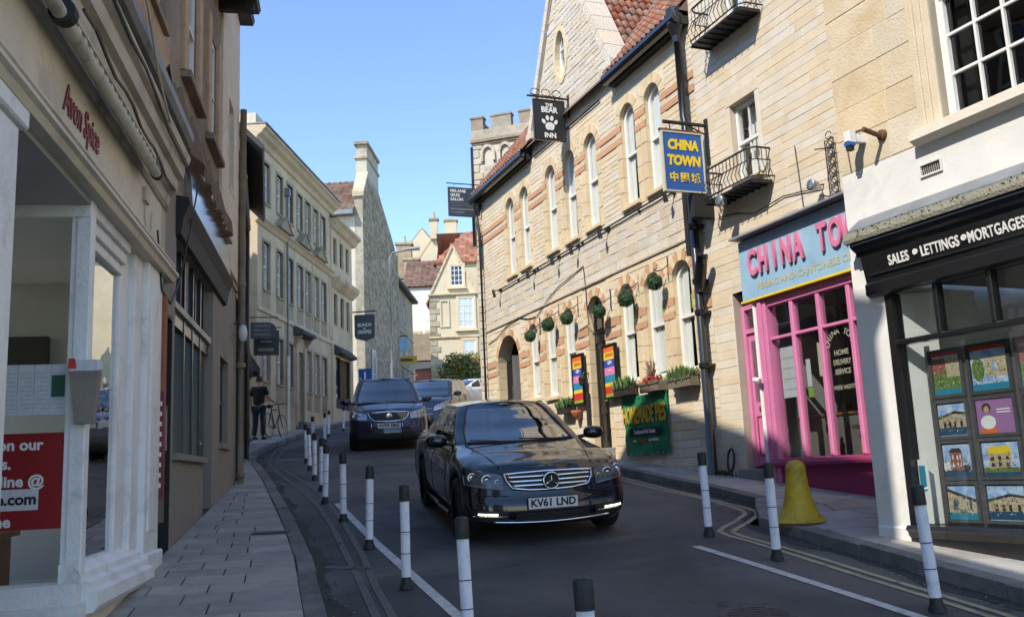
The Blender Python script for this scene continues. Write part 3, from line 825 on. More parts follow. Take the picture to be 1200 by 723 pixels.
# jambs beside each opening (inside the blocked strip)
for (h, b) in zip(holes_true, blocked):
    x0, x1, z0, z1 = h; bx0, bx1, bz0, bz1 = b
    r = (x1-x0)/2; zs = z1-r; w = x0-bx0
    jm = 'stone_dress'
    k = 0; z = bz0
    while z < zs-.01:
        hh = min(.26 if k % 2 else .34, zs-z)
        if zs-(z+hh) < .08: hh = zs-z
        for (a, c) in ((bx0, x0), (x1, bx1)):
            mb = MB(); o = .0; mb.cbox(a+.003, c-.0 if a == bx0 else c-.003, -.006 if k % 2 else -.002, .30, z+.003, z+hh-.003, .005)
            mb.build('jamb_stone', jm, inn)
        z += hh; k += 1
    if z0 > bz0+.005:
        mb = MB(); mb.box(x0, x1, .01, .30, bz0, z0); mb.build('sill_bed', jm, inn)
    up = z1 > 6
    arch_head(inn, x0, x1, z1, w, 7 if up else 9, ['stone_dress', 'stone_dress'] if up else ['stone_dress', 'stone_bear', 'stone_band', 'stone_bear'] if False else (['stone_dress', 'stone_band'] if not up else ['stone_dress']))
    gap = bz1-(zs+r+w)
# stonework: upper floor and ground floor in small courses, rough broad band between them
sh = blocked
def nb(z0, z1): return [(a, b, c, d) for a, b, c, d in sh if d > z0 and c < z1]
stones(inn, -9.4, .12, 5.62, 8.16, nb(5.62, 8.16)+[(-9.4, .12, 7.19, 7.31), (-9.4, .12, 6.98, 7.10)], .088, .22, .42, 'stone_bear', nparts=120)
stones(inn, -9.4, .12, 1.3, 4.84, nb(1.3, 4.84)+[(-9.4, .12, 3.96, 4.10), (-9.4, .12, 3.76, 3.88)], .125, .25, .50, 'stone_bear', nparts=150, y0=-.004)
stones(inn, -9.4, .12, 4.88, 5.60, nb(4.88, 5.6), .15, .22, .40, 'stone_rough', nparts=30, y0=-.002, rough=.006, name='rough_stone', joined='rough_stonework')
mb = MB(); mb.xprism([(.01,4.84),(-.03,4.845),(-.035,4.87),(0,4.885),(.01,4.885)], -9.4, .12); mb.build('string_course', 'stone_rough', inn)
for (z0, z1) in ((7.19, 7.31), (6.98, 7.10), (3.96, 4.10), (3.76, 3.88)):
    segs = [(-9.4, .12)]
    for (a, b, c, d) in [h for h in holes_true if h[3] > z0 and h[2] < z1]:
        new = []
        for p, q in segs:
            if b <= p or a >= q: new.append((p, q)); continue
            if a > p: new.append((p, a))
            if b < q: new.append((b, q))
        segs = new
    for p, q in segs:
        if q-p < .04: continue
        mb = MB(); mb.cbox(p, q, -.011, .02, z0+.003, z1-.003, .004); mb.build('stone_band', 'stone_band', inn)
# windows
for i, u in enumerate(UW):
    sash(inn, u-ww/2, u+ww/2, 5.86, 7.595, True, y=.10, cols=1, fr=.070, blind=('curtain', .02, (0, .10, .05, .13, 0, .08, .11)[i]), blind_y=.035, glass='glass', sill=.06, sill_m='stone_dress')
for i, u in enumerate(LW):
    sash(inn, u-wl_/2, u+wl_/2, LBOT[u]+.01, 4.595, True, y=.10, cols=1, fr=.072, blind=('curtain', .02, (.09, 0, .12, .06, .10, 0)[i]), blind_y=.035, sill=.04)
    if u > -3:   # small green poster in the upper sash
        mb = MB(); mb.box(u+.07, u+.18, .098, .101, 3.86, 4.07); mb.build('window_poster', 'print_green', inn)
# doorway
mb = MB(); mb.ring(outline(DU-.33, DU+.33, 1.9, 4.62, True), outline(DU-.33, DU+.33, 1.9, 4.62, True, 12, .045), .12, .17); fr = mb.build('door_frame', 'black_paint', inn)
mb = MB(); mb.box(DU-.285, DU+.285, .10, .19, 3.80, 3.98); mb.box(DU-.30, DU+.30, .07, .19, 3.96, 4.0); mb.build('transom', 'black_paint', fr, loc=(0,0,0))
mb = MB(); mb.prism([p for p in outline(DU-.33, DU+.33, 4.0, 4.62, True, 12, .05)], .14, .144); mb.build('pane', 'glass_shop', fr, loc=(0,0,0))
mb = MB(); mb.box(DU-.33, DU+.33, .55, .56, 1.9, 4.6); mb.box(DU-.33, DU-.325, .17, .55, 1.9, 4.6); mb.box(DU+.325, DU+.33, .17, .55, 1.9, 4.6); mb.build('lobby', 'interior_dark', inn)
for s, name in ((-1, 0), (1, 1)):
    d = MB(); x0 = DU-.285 if s < 0 else DU+.01; d.box(x0, x0+.275, .135, .165, 1.93, 3.80); dd = d.build('door', 'black_paint', inn)
    for (za, zb_) in ((2.05, 2.55), (2.65, 3.05), (3.12, 3.70)):
        p = MB(); p.ring(outline(x0+.04, x0+.235, za, zb_, False), outline(x0+.06, x0+.215, za+.02, zb_-.02, False), .125, .136); p.build('panel', 'black_paint', dd, loc=(0,0,0))
h = MB(); h.lathe([(.0,-.05),(.02,-.04),(.02,-.01),(.008,0)], c=(DU+.03, .125, 2.75), axis='y', n=10); h.build('handle', 'gold', dd, loc=(0,0,0))
for k, (z0, z1, ex) in enumerate(((1.62, 1.78, .22), (1.78, 1.93, .05))):
    mb = MB(); mb.cbox(DU-.46, DU+.46, -ex, .55, z0, z1, .01); mb.build('door_step', 'kerb', inn)
# big carriage arch with grey plank gate standing half open
mb = MB(); mb.box(AU-.66, AU-.64, .2, 2.6, 1.3, 4.6); mb.box(AU+.64, AU+.66, .3, 2.6, 1.3, 4.6); mb.box(AU-.66, AU+.66, 2.6, 2.62, 1.3, 4.6); mb.box(AU-.66, AU+.66, .3, 2.6, 4.58, 4.6)
mb.build('passage', 'interior_dark', inn)
gate = MB(); gate.box(AU-.66, AU+.66, .34, .37, 3.50, 3.72); gt = gate.build('gate', 'dark_wood', inn)
for k in range(11):
    m = MB(); x = AU-.64+k*.116; m.box(x, x+.108, .31+.006*(k % 2), .34, 2.2, 3.52); m.build('gate_plank', 'grey_wood', gt, loc=(0, 0, 0))
m = MB()
for k in range(5): m.box(AU-.5+k*.22, AU-.42+k*.22, .33, .345, 3.58, 3.66)
m.build('gate_lettering', 'sign_white', gt, loc=(0,0,0))
leaf = MB(); leaf.box(AU+.60, AU+.64, -.16, .30, 2.25, 4.02); lf = leaf.build('gate_leaf', 'dark_wood', inn)
for k in range(5):
    m = MB(); m.box(AU+.64, AU+.66, -.16+k*.092, -.16+k*.092+.086, 2.25, 4.05); m.build('gate_plank', 'grey_wood', lf, loc=(0,0,0))
# end wall and back
wall_mesh(inn, -9.4, -9.2, 1.3, 8.16, [], .352, 6.0, 'rubble_light', 'side_wall')
# gable over the middle
GX, GZ0, GZ1, GH = -4.18, 8.16, 11.85, 1.85
ves = (GX-.26, GX+.20, 9.12, 10.10)
def ves_pts(k, ins=0.0):
    cx, cz, rx, rz = GX-.22, 9.60, .24-ins, .50-ins; P = []
    for i in range(k):
        a = 2*math.pi*i/k; P.append((cx+rx*math.cos(a)*(1-.12*abs(math.sin(a))), cz+rz*math.sin(a)))
    return P
mb = MB()
N = 24; V = ves_pts(N)
def gab_edge(x, z):
    # radial projection from the vesica centre to the gable triangle
    cx, cz = GX-.22, 9.60; dx, dz = x-cx, z-cz; best = 1e9
    A = [(GX-GH, GZ0), (GX+GH, GZ0), (GX+GH, 8.5), (GX, GZ1), (GX-GH, 8.5)]
    for a, b in zip(A, A[1:]+A[:1]):
        ex, ez = b[0]-a[0], b[1]-a[1]; den = dx*ez-dz*ex
        if abs(den) < 1e-9: continue
        t = ((a[0]-cx)*ez-(a[1]-cz)*ex)/den; s_ = ((a[0]-cx)*dz-(a[1]-cz)*dx)/den
        if t > 0 and -.001 <= s_ <= 1.001: best = min(best, t)
    return (cx+dx*best, cz+dz*best)
E_ = [gab_edge(*p) for p in V]
corn = [(GX-GH, GZ0), (GX+GH, GZ0), (GX+GH, 8.5), (GX, GZ1), (GX-GH, 8.5)]
for c in corn:   # snap the nearest ray to each corner
    k = min(range(N), key=lambda i: math.dist(E_[i], c)); E_[k] = c
for i in range(N):
    j = (i+1) % N; mb.prism([V[i], E_[i], E_[j], V[j]], .007, .30)
mb.build('gable_wall', 'mortar', inn)
def in_gab(x, z, m=.12):
    lim = GH*(1-(z-8.5)/(GZ1-8.5)) if z > 8.5 else GH
    if abs(x-GX) > lim-m: return False
    cx, cz = GX-.22, 9.60
    return ((x-cx)/.34)**2+((z-cz)/.60)**2 > 1
stones(inn, GX-GH, GX+GH, GZ0, GZ1-.1, [], .10, .2, .36, 'stone_rough', nparts=0, y0=-.002, clip=in_gab, rough=.005, joined='gable_stonework')
mb = MB(); mb.ring(ves_pts(20, -.10), ves_pts(20), -.012, .14); mb.build('window_surround', 'stone_dress', inn)
mb = MB(); mb.ring(ves_pts(20), ves_pts(20, .045), .10, .15); vw = mb.build('window', 'white_paint', inn)
mb = MB(); mb.prism(ves_pts(20, .045), .12, .124); mb.build('pane', 'glass', vw, loc=(0,0,0))
mb = MB(); mb.box(GX-.23, GX-.205, .09, .13, 9.12, 10.08); mb.box(GX-.44, GX, .09, .13, 9.75, 9.775); mb.build('glazing_bar', 'white_paint', vw, loc=(0,0,0))
mb = MB(); mb.prism(ves_pts(20, .02), .20, .21); mb.build('curtain', 'curtain', vw, loc=(0,0,0))
# copings: separate stones up both slopes
for s in (-1, 1):
    L = math.hypot(GH, GZ1-8.5); n = 9; ang = math.atan2(GZ1-8.5, GH)
    for k in range(n):
        a, b = k/n, (k+1)/n-.004
        xa, za = GX+s*GH*(1-a), 8.5+(GZ1-8.5)*a; xb, zb2 = GX+s*GH*(1-b), 8.5+(GZ1-8.5)*b
        nx, nz = s*math.sin(ang)*.10, math.cos(ang)*.10
        mb = MB(); mb.prism([(xa-nx*.6, za-nz*.6), (xa+nx, za+nz), (xb+nx, zb2+nz), (xb-nx*.6, zb2-nz*.6)], -.07, .36); mb.build('coping_stone', 'stone_rough', inn)
    mb = MB(); mb.cbox(GX+s*GH-.16 if s > 0 else GX+s*GH-.10, GX+s*GH+.10 if s > 0 else GX+s*GH+.16, -.10, .34, 8.40, 8.56, .01); mb.build('kneeler', 'stone_rough', inn)
# roofs: main slope behind, gable roof running back into it
pitch = R_(50); sp, cp = math.sin(pitch), math.cos(pitch)
RY0, RZ0 = -.16, 8.22
mb = MB(); Lr = 5.2
mb.add([(-9.5,RY0,RZ0),(.14,RY0,RZ0),(.14,RY0+Lr*cp,RZ0+Lr*sp),(-9.5,RY0+Lr*cp,RZ0+Lr*sp),
        (-9.5,RY0+2*Lr*cp,RZ0),(.14,RY0+2*Lr*cp,RZ0)], [(0,1,2,3),(3,2,5,4),(0,3,4),(1,5,2)])
mb.build('roof', 'tile_brown', inn)
gpa = math.atan2(GZ1-8.5, GH)
def main_clip(c):
    if c.x < -9.45 or c.x > .12: return False
    # hidden where the gable and its roof stand
    d = abs(c.x-GX); zg = GZ1-.02-(d/GH)*(GZ1-8.5)
    return not (d < GH+.05 and c.z < zg+.05)
pantiles(inn, (-9.48, RY0-.03, RZ0+.0), (1,0,0), (0,cp,sp), int(9.6/.15), 17, .15, .235, 'tile', nparts=170, clip=main_clip, score=lambda o: (0 if o.x > -2.6 else 1, -o.x, o.z))
n1 = Vector((math.sin(gpa), 0, math.cos(gpa)))
def gclip_r(c): return c.y < (c.z-RZ0)/sp*cp+RY0+.15
mb = MB()
for s in (-1, 1):
    yb_ = lambda z: RY0+(z-RZ0)/sp*cp+.1
    a = (GX+s*GH, .34, 8.45); b = (GX, .34, GZ1-.06); c = (GX, yb_(GZ1), GZ1-.06); d = (GX+s*GH, yb_(8.45), 8.45)
    mb.face([a, b, c, d])
mb.build('gable_roof', 'tile_brown', inn)
pantiles(inn, (GX+GH, .36, 8.47), (0,1,0), (-math.cos(gpa),0,math.sin(gpa)), 16, 15, .15, .235, 'tile', nparts=110, clip=gclip_r, score=lambda o: (o.y, o.z))
pantiles(inn, (GX-GH, .36, 8.47), (0,1,0), (math.cos(gpa),0,math.sin(gpa)), 16, 15, .15, .235, 'tile', nparts=0, clip=gclip_r)
mb = MB()
for s in (-1, 1):
    P = [(GX+s*(GH+.03)*(1-t), RY0+(8.5+(GZ1-8.5)*t-RZ0)/sp*cp+.0, 8.5+(GZ1-8.5)*t+.05) for t in (0, .25, .5, .75, 1)]
    mb.tube(P, .05, 6)
mb.build('valley_flashing', 'lead', inn)
for (a, b) in ((-9.55, GX-GH-.05), (GX+GH+.05, .12)):
    mb = MB(); mb.xprism([(RY0-.10,8.19),(RY0-.12,8.10),(RY0-.08,8.04),(RY0-.01,8.03),(RY0+.02,8.19),(RY0+.0,8.19),(RY0-.02,8.07),(RY0-.07,8.08),(RY0-.09,8.19)], a, b); mb.build('gutter', 'black_paint', inn)
    mb = MB(); mb.box(a, b, -.12, .02, 8.02, 8.15); mb.build('fascia_board', 'black_flat', inn)
mb = MB(); mb.tube([(GX+GH-.5, -.03, 8.02), (GX-GH+.1, -.03, 8.02)], .016, 6); mb.build('cable', 'iron', inn)
# the square tower with battlements at the far end
WT = Wall((-.82, 23.6), -72.5, -1)
tw = building(WT, 'battlement_tower', 'square stone tower with battlements and blind arches rising beside the inn', 2.2, 'tower')
TZ = 10.28; TX = 2.1
wall_mesh(tw, 0, TX, 2.2, TZ, [], .0, 2.1, 'rubble_light')
qr = random.Random(5); z = 2.3; k = 0
while z < TZ-.12:
    h = qr.uniform(.16, .24)
    if z+h > TZ-.10: h = TZ-.10-z
    for (x, s) in ((0, 1), (TX, -1)):
        w = .24 if (k+(s > 0)) % 2 else .15
        mb = MB(); mb.cbox(x-.025*s if s > 0 else x-w, x+w if s > 0 else x+.025, -.03, .22 if k % 2 else .14, z, z+h-.012, .012); mb.build('quoin', 'rubble_light', tw)
    z += h; k += 1
stones(tw, .26, TX-.26, 2.3, 9.55, [], .16, .2, .42, 'rubble_light', nparts=120, y0=-.012)
for cx in (.40, .88, 1.36):
    o_ = [(cx+.20*math.cos(math.pi*i/10), 9.86+.26*math.sin(math.pi*i/10)) for i in range(11)]
    i_ = [(cx+.13*math.cos(math.pi*i/10), 9.86+.18*math.sin(math.pi*i/10)) for i in range(11)]
    for i in range(10):
        mb = MB(); mb.prism([i_[i], o_[i], o_[i+1], i_[i+1]], -.07, .0); mb.build('arch_stone', 'rubble_light', tw)
    for s in (-1, 1): hbx = MB(); hbx.box(cx+s*.13, cx+s*.20, -.07, .0, 9.66, 9.86); hbx.build('arch_stone', 'rubble_light', tw)
mb = MB(); mb.box(-.07, TX+.07, -.09, 2.17, TZ-.08, TZ); mb.box(-.04, TX+.04, -.05, 2.14, TZ-.14, TZ-.08); mb.build('cornice', 'rubble', tw)
mb = MB(); mb.box(-.04, TX+.04, -.05, .16, TZ, TZ+.26); mb.box(-.04, .16, .16, 2.1, TZ, TZ+.26); mb.box(TX-.16, TX+.04, .16, 2.1, TZ, TZ+.26); mb.box(.16, TX-.16, 1.94, 2.1, TZ, TZ+.26); mb.build('parapet', 'rubble', tw)
for (a, b) in ((-.04, .30), (.52, 1.08), (1.30, 1.80)):
    mb = MB(); mb.box(a, b, -.05, .16, TZ+.26, TZ+.58); mb.box(a-.02, b+.02, -.07, .18, TZ+.58, TZ+.63); mb.build('merlon', 'rubble', tw)
for (a, b) in ((.5, .95), (1.3, 1.8)):
    mb = MB(); mb.box(-.04, .16, a, b, TZ+.26, TZ+.58); mb.box(-.06, .18, a-.02, b+.02, TZ+.58, TZ+.63); mb.build('merlon', 'rubble', tw)
mb = MB(); mb.tube([(-.05, -.04, 10.1), (-.05, -.04, 8.9)], .035, 8); mb.tube([(-.06,-.06,8.5),(-.06,-.06,7.4)], .045, 8); mb.build('downpipe', 'black_paint', tw)
pp = MB(); pp.tube([(-9.36, -.10, 8.0), (-9.38, -.10, 7.5), (-9.33, -.08, 7.2), (-9.34, -.08, 2.3)], .04, 8); pp.lathe([(.06,0),(.11,.28)], c=(-9.36,-.10,7.7), n=8); pp.build('rainwater_pipe', 'black_paint', inn)

# ------------------------------------------------------------------ fittings on the inn
def wall_thing(W, name, label, cat, x, y, z, group=None):
    return W.root(name, label, cat, x, y, z, group)
BALLS = [(-1.04, 4.34, 'nearest'), (-2.0, 4.26, 'second nearest'), (-2.97, 4.23, 'above the left of the inn doorway, third from the right'), (-4.31, 4.34, 'fourth from the right'), (-5.2, 4.36, 'fifth from the right'), (-6.13, 4.28, 'farthest')]
BALL_L = ['green moss ball hanging in front of the window nearest the black drainpipe', 'green moss ball hanging above the window right of the inn door', 'green moss ball hanging right beside the inn door arch',
          'green moss ball hanging above the window just left of the inn door', 'green moss ball second from the left along the inn front', 'green moss ball nearest the dark carriage arch, leftmost of its row']
lr = random.Random(11)
ball0 = None
for i, (u, z, _) in enumerate(BALLS):
    if ball0 is None:
        ball0 = t = wall_thing(WB, 'moss_ball', BALL_L[0], 'topiary ball', u, -.22, z, 'moss balls hung along the inn front')
        mb = MB(); leafball(mb, (0, 0, 0), .125, .125, .125, 900, .032, lr, .8); mb.lathe([(0,-.105),(.06,-.085),(.10,-.03),(.10,.03),(.06,.085),(0,.105)], n=12); mb.build('foliage', 'leaf_moss', t)
        mb = MB(); mb.tube([(.01, 0, .10), (0, 0, .20), (.02, .04, .23)], .006, 5); mb.build('chain', 'iron', t)
        mb = MB(); mb.tube([(0, 0, .20), (.02, .05, .17), (.05, .12, .19), (.07, .21, .26)], .009, 5); mb.tube([(.07, .212, .40), (.07, .212, .02)], .011, 5); mb.build('bracket', 'iron', t)
    else:
        t = copy_tree(ball0, None, BALL_L[i]); t.location = WB.at(u, -.22, z)
        s = 1.0+.06*math.sin(i*2.1); t.scale = (s, s, s); t.rotation_euler = (0, 0, WB.rz+.2*i)
        t.rotation_euler = (0, 0, WB.rz)
# lamp rail and lamps
mb = MB(); mb.tube([(-8.25,-.035,5.66),(-.5,-.035,5.70)], .014, 6)
for k in range(8): mb.box(-8.2+k*1.08, -8.17+k*1.08, -.04, .0, 5.63, 5.68)
o = mb.build('cable_conduit', 'iron'); o.location = (WB.P[0], WB.P[1], 0); o.rotation_euler = (0, 0, WB.rz); tag(o, 'thin black conduit running under the upper windows of the inn', 'conduit')
lamp0 = None
LL = ['small black floodlight at the far left end of the inn conduit', 'small black floodlight second from the left on the inn conduit', 'small black floodlight third from the left on the inn conduit',
      'small black floodlight fourth from the left on the inn conduit', 'small black floodlight fifth from the left, below the middle upper windows', 'small black floodlight beside the blue hanging sign']
for i, u in enumerate((-8.25, -6.2, -4.93, -4.05, -2.85, -.62)):
    if lamp0 is None:
        lamp0 = t = wall_thing(WB, 'floodlight', LL[0], 'floodlight', u, 0, 5.66, 'floodlights on the inn conduit')
        mb = MB(); mb.box(-.03,.03,-.05,-.0,-.04,.03); mb.build('junction_box', 'iron', t)
        mb = MB(); mb.tube([(0,-.04,-.01),(0,-.16,-.02),(0,-.20,-.03)], .012, 6); mb.build('arm', 'iron', t)
        mb = MB(); mb.tube([(0,-.20,-.0),(.0,-.16,-.17)], [.028,.04], 8); mb.build('lamp_head', 'iron', t)
    else: t = copy_tree(lamp0, None, LL[i]); t.location = WB.at(u, 0, 5.66)
# slack wire
mb = MB(); P = []
for (u, z) in ((-9.2,4.55),(-8.6,4.62),(-8.0,4.78),(-7.2,4.84),(-6.6,4.72),(-6.2,4.70),(-5.6,4.95),(-5.0,5.1),(-4.3,5.18),(-3.9,5.24),(-3.86,4.95),(-3.84,4.5),(-3.80,4.15),(-4.2,4.1)): P.append((u, -.02, z))
mb.tube(P, .009, 5); o = mb.build('cable', 'iron'); o.location = (WB.P[0], WB.P[1], 0); o.rotation_euler = (0, 0, WB.rz); tag(o, 'slack black cable looping across the inn wall above the arches', 'cable')
# striped menu boards
cols = ['print_orange','print_yellow','print_blue','print_pink','print_teal','print_yellow','print_red','print_green']
hs = [.10,.13,.13,.13,.13,.06,.13,.05]
for i, (u, lb) in enumerate(((-4.25, 'framed menu board with rainbow stripes left of the inn door'), (-2.93, 'framed menu board with rainbow stripes right of the inn door'))):
    t = wall_thing(WB, 'menu_board', lb, 'menu board', u, -.075 if i == 0 else -.09, 2.74, 'rainbow menu boards by the inn door')
    t.rotation_euler = (0, 0, WB.rz)
    w = .235
    mb = MB(); mb.ring(outline(-w, w, 0, .92, False), outline(-w, w, 0, .92, False, 12, .03), -.03, .03); mb.box(-w+.01, w-.01, .0, .03, .01, .91); mb.build('frame', 'black_paint', t)
    z = .89
    for c, h in zip(cols, hs):
        mb = MB(); mb.box(-w+.03, w-.03, -.012, -.002, z-h, z); s = mb.build('stripe', c, t)
        z -= h
    for (tx, zz, mt) in (('DRINKS', .735, 'print_red'), ('GIN', .605, 'print_white'), ('• • •', .475, 'print_white')):
        text_obj(tx, .085, mt, t, (0, -.014, zz), extrude=.001, bold=.002, absz=False)
# black notice box and lantern by the door
t = wall_thing(WB, 'notice_box', 'narrow black notice box between the left menu board and the inn door', 'notice box', -3.99+.02, -.03, 2.45); t.location = WB.at(-3.985, -.005, 2.30)
mb = MB(); mb.cbox(-.045,.045,-.06,.0,0,.62,.005); mb.build('case', 'black_flat', t)
t = wall_thing(WB, 'wall_lantern', 'small black lantern between the left menu board and the inn door', 'lantern', -3.96, -.0, 3.22)
mb = MB(); mb.tube([(0,0,.05),(0,-.10,.08),(0,-.14,.0)], .012, 6); mb.build('bracket', 'iron', t)
mb = MB(); mb.lathe([(.02,-.14),(.05,-.12),(.065,-.0),(.03,.05),(0,.08)], c=(0,-.15,-.02), n=8); mb.build('lamp_shade', 'iron', t)
for i, u in enumerate((-3.06, -3.98)):
    pass
# window boxes
def window_box(u, z, w, lb, kind):
    t = wall_thing(WB, 'window_box', lb, 'window box', u, -.02, z, 'planted window boxes of the inn')
    mb = MB(); mb.box(-w/2,w/2,-.17,-.15,0,.15); mb.box(-w/2,w/2,-.03,-.01,0,.15); mb.box(-w/2,-w/2+.02,-.15,-.03,0,.15); mb.box(w/2-.02,w/2,-.15,-.03,0,.15); mb.box(-w/2+.02,w/2-.02,-.15,-.03,0,.10)
    mb.box(-w/2-.01,w/2+.01,-.185,-.17,.11,.16)
    mb.build('trough', 'wood_box' if kind != 'low' else 'dark_wood', t)
    mb = MB()
    if kind == 'red':
        for a in range(24):
            an = lr.uniform(-1.2, 1.2); L = lr.uniform(.22, .44); dx = math.sin(an)*L*.7; dy = lr.uniform(-.12, .06)
            p = Vector((lr.uniform(-.04,.04), -.09, .12)); q = p+Vector((dx*.5, dy*.5, L*.65)); e = p+Vector((dx, dy, L*math.cos(an)))
            n_ = Vector((.014, .006, 0)); mb.face([p-n_, p+n_, q+n_*.8, q-n_*.8]); mb.face([q-n_*.8, q+n_*.8, e])
        mb.build('spiky_leaf', 'leaf_bronze', t)
        mb = MB(); leafball(mb, (0,-.11,.16), w*.46,.10,.09, 260,.05, lr, .2); mb.build('flower', 'leaf_red', t)
        mb = MB(); leafball(mb, (0,-.08,.16), w*.46,.08,.12, 200,.06, lr, .2); mb.build('foliage', 'leaf_box', t)
    else:
        for a in range(420 if kind != 'low' else 260):
            x = lr.uniform(-w/2+.01, w/2-.01); y = lr.uniform(-.19, -.02); L = lr.uniform(.12, .27)*(1-.35*abs(x)/(w/2)); an = lr.uniform(-.45, .45)+x*1.2
            p = Vector((x, y, .10)); q = p+Vector((math.sin(an)*L, (y+.1)*.8*L*2, math.cos(an)*L)); n_ = Vector((.013, lr.uniform(-.01,.01), 0)); m_ = (p+q)/2
            mb.face([p-n_*.4, p+n_*.4, m_+n_*1.3, q, m_-n_*1.3])
        leafball(mb, (0,-.10,.13), w*.46,.10,.10, 320,.045, lr, .2)
        mb.build('foliage', 'leaf_box', t)
    return t
window_box(-.62, 2.70, .62, 'wooden window box of bushy green leaves under the window nearest the black drainpipe', 'green')
window_box(-1.50, 2.72, .58, 'window box with red flowers and a bronze spiky plant above the green banner', 'red')
window_box(-2.42, 2.74, .54, 'dark window box of green leaves left of the red flowers, above the banner corner', 'low')
window_box(-4.80, 2.62, .50, 'dark window box of green leaves left of the left menu board', 'low')
t = wall_thing(WB, 'flower_pot', 'terracotta pot hung on the wall below the left menu board', 'flower pot', -4.36, -.10, 2.60)
mb = MB(); mb.lathe([(.0,-.12),(.06,-.10),(.10,.0),(.11,.05),(.095,.05),(.08,.0)], n=14); mb.build('pot', 'terracotta', t, smooth=True)
mb = MB(); mb.tube([(0,.10,.06),(0,0,.06)], .01, 5); mb.build('hook', 'iron', t)
# banner
t = wall_thing(WB, 'banner', 'green banner reading HOMEMADE PIES in yellow tied to the inn wall', 'banner', -1.92, -.05, 1.77)
mb = MB(); P = []
nx, nz = 24, 16
for j in range(nz+1):
    row = []
    for i in range(nx+1):
        x = -.71+1.42*i/nx; zz = .97*j/nz; sag = -.03*math.sin(math.pi*i/nx)*(j/nz)
        row.append((x, .012*math.sin(i*.9+j*.35)+.010*math.sin(j*1.1-i*.2)-.006, zz+sag))
    P.append(row)
P2 = [[(p[0], p[1]+.004, p[2]) for p in r] for r in P]
mb.grid(P); mb.grid(P2); mb.build('sheet', 'green_banner', t, smooth=True)
text_obj('HOMEMADE PIES', .37, 'banner_yellow', t, (0, -.036, .62), extrude=.002, bold=.010, absz=False, sx=.50)
mb = MB(); mb.box(-.50,.50,-.030,-.026,.30,.42); mb.build('text_strip', 'black_flat', t)
text_obj('Traditional Pub Classic', .088, 'print_white', t, (0, -.034, .36), extrude=.001, bold=.002, absz=False, sx=.85)
text_obj('our ', .075, 'print_white', t, (-.33, -.030, .23), extrude=.001, bold=.001, absz=False)
text_obj('homemade', .085, 'print_red', t, (-.10, -.030, .23), extrude=.001, bold=.002, absz=False, sx=.8)
text_obj('pie selection', .075, 'print_white', t, (.27, -.030, .23), extrude=.001, bold=.001, absz=False, sx=.8)
mb = MB()
for i in range(9):
    for z in (.02, .94): mb.lathe([(.012,0),(.014,.004),(.006,.006)], c=(-.68+i*.17, -.02, z-(.02*math.sin(math.pi*i/8) if z > .5 else 0)), axis='y', n=8)
mb.build('eyelet', 'stainless', t, kind='stuff')
# inn hanging sign: bracket square to the wall, board swings below
t = wall_thing(WB, 'hanging_sign', 'black hanging sign reading THE BEAR INN with a white paw print', 'hanging sign', -4.15, 0, 7.70)
t2 = Vector((0, 0, 0))
# in this thing local -y points out over the street
mb = MB(); mb.tube([(0,.02,.86),(0,-.86,.86)], .020, 8); mb.tube([(0,.0,.60),(0,-.30,.84)], .012, 6); mb.box(-.03,.03,-.02,.01,.5,.95); mb.build('bracket', 'iron', t)
mb = MB()
for k in range(3):
    c = -.25-k*.22; mb.tube([(0, c+.09*math.cos(a*.52), .95+.07*math.sin(a*.52)) for a in range(13)], .008, 5)
mb.tube([(0,-.12,.88),(0,-.80,.90)], .008, 5); mb.build('scrollwork', 'iron', t)
mb = MB(); mb.tube([(0,-.20,.86),(0,-.20,.79)], .008, 5); mb.tube([(0,-.66,.86),(0,-.66,.79)], .008, 5); mb.build('hanger', 'iron', t)
mb = MB()
def yz_board(mb, y0, y1, z0, z1, th, mi=0): mb.box(-th/2, th/2, y0, y1, z0, z1, mi)
yz_board(mb, -.73, -.12, .02, .79, .035); bd = mb.build('board', 'sign_black', t)
mb = MB()
yz_board(mb, -.75, -.725, .0, .81, .05); yz_board(mb, -.125, -.10, .0, .81, .05); yz_board(mb, -.725, -.125, .785, .81, .05); yz_board(mb, -.725, -.125, .0, .025, .05); mb.build('frame', 'black_paint', t)
# local +x of a right-hand wall faces the camera: text turned to face +x
def yztext(s, size, mat, parent, x, y, z, **k):
    return text_obj(s, size, mat, parent, (x, y, z), rot=(math.pi/2, 0, math.pi/2), absz=False, **k)
yztext('THE', .085, 'sign_white', t, .021, -.425, .70, bold=.003)
yztext('BEAR', .155, 'sign_white', t, .021, -.425, .60, bold=.006, sx=.92)
yztext('INN', .135, 'sign_white', t, .021, -.425, .095, bold=.005)
mb = MB(); m2 = []
def disc(mb, x, cy, cz, ry, rz, rot=0, n=16):
    P = []
    for i in range(n):
        a = 2*math.pi*i/n; yy, zz = ry*math.cos(a), rz*math.sin(a)
        P.append((x, cy+yy*math.cos(rot)-zz*math.sin(rot), cz+yy*math.sin(rot)+zz*math.cos(rot)))
    mb.face(P)
    mb.face([(x-.002, p[1], p[2]) for p in P[::-1]])
disc(mb, .0205, -.425, .285, .095, .075); disc(mb, .0206, -.39, .25, .05, .045); disc(mb, .0206, -.46, .25, .05, .045)
for (dy, dz, r) in ((-.125,.37,.5), (-.045,.44,.15), (.045,.44,-.15), (.125,.37,-.5)): disc(mb, .0207, -.425+dy, dz, .034, .052, r)
mb.build('paw_print', 'sign_white', t)

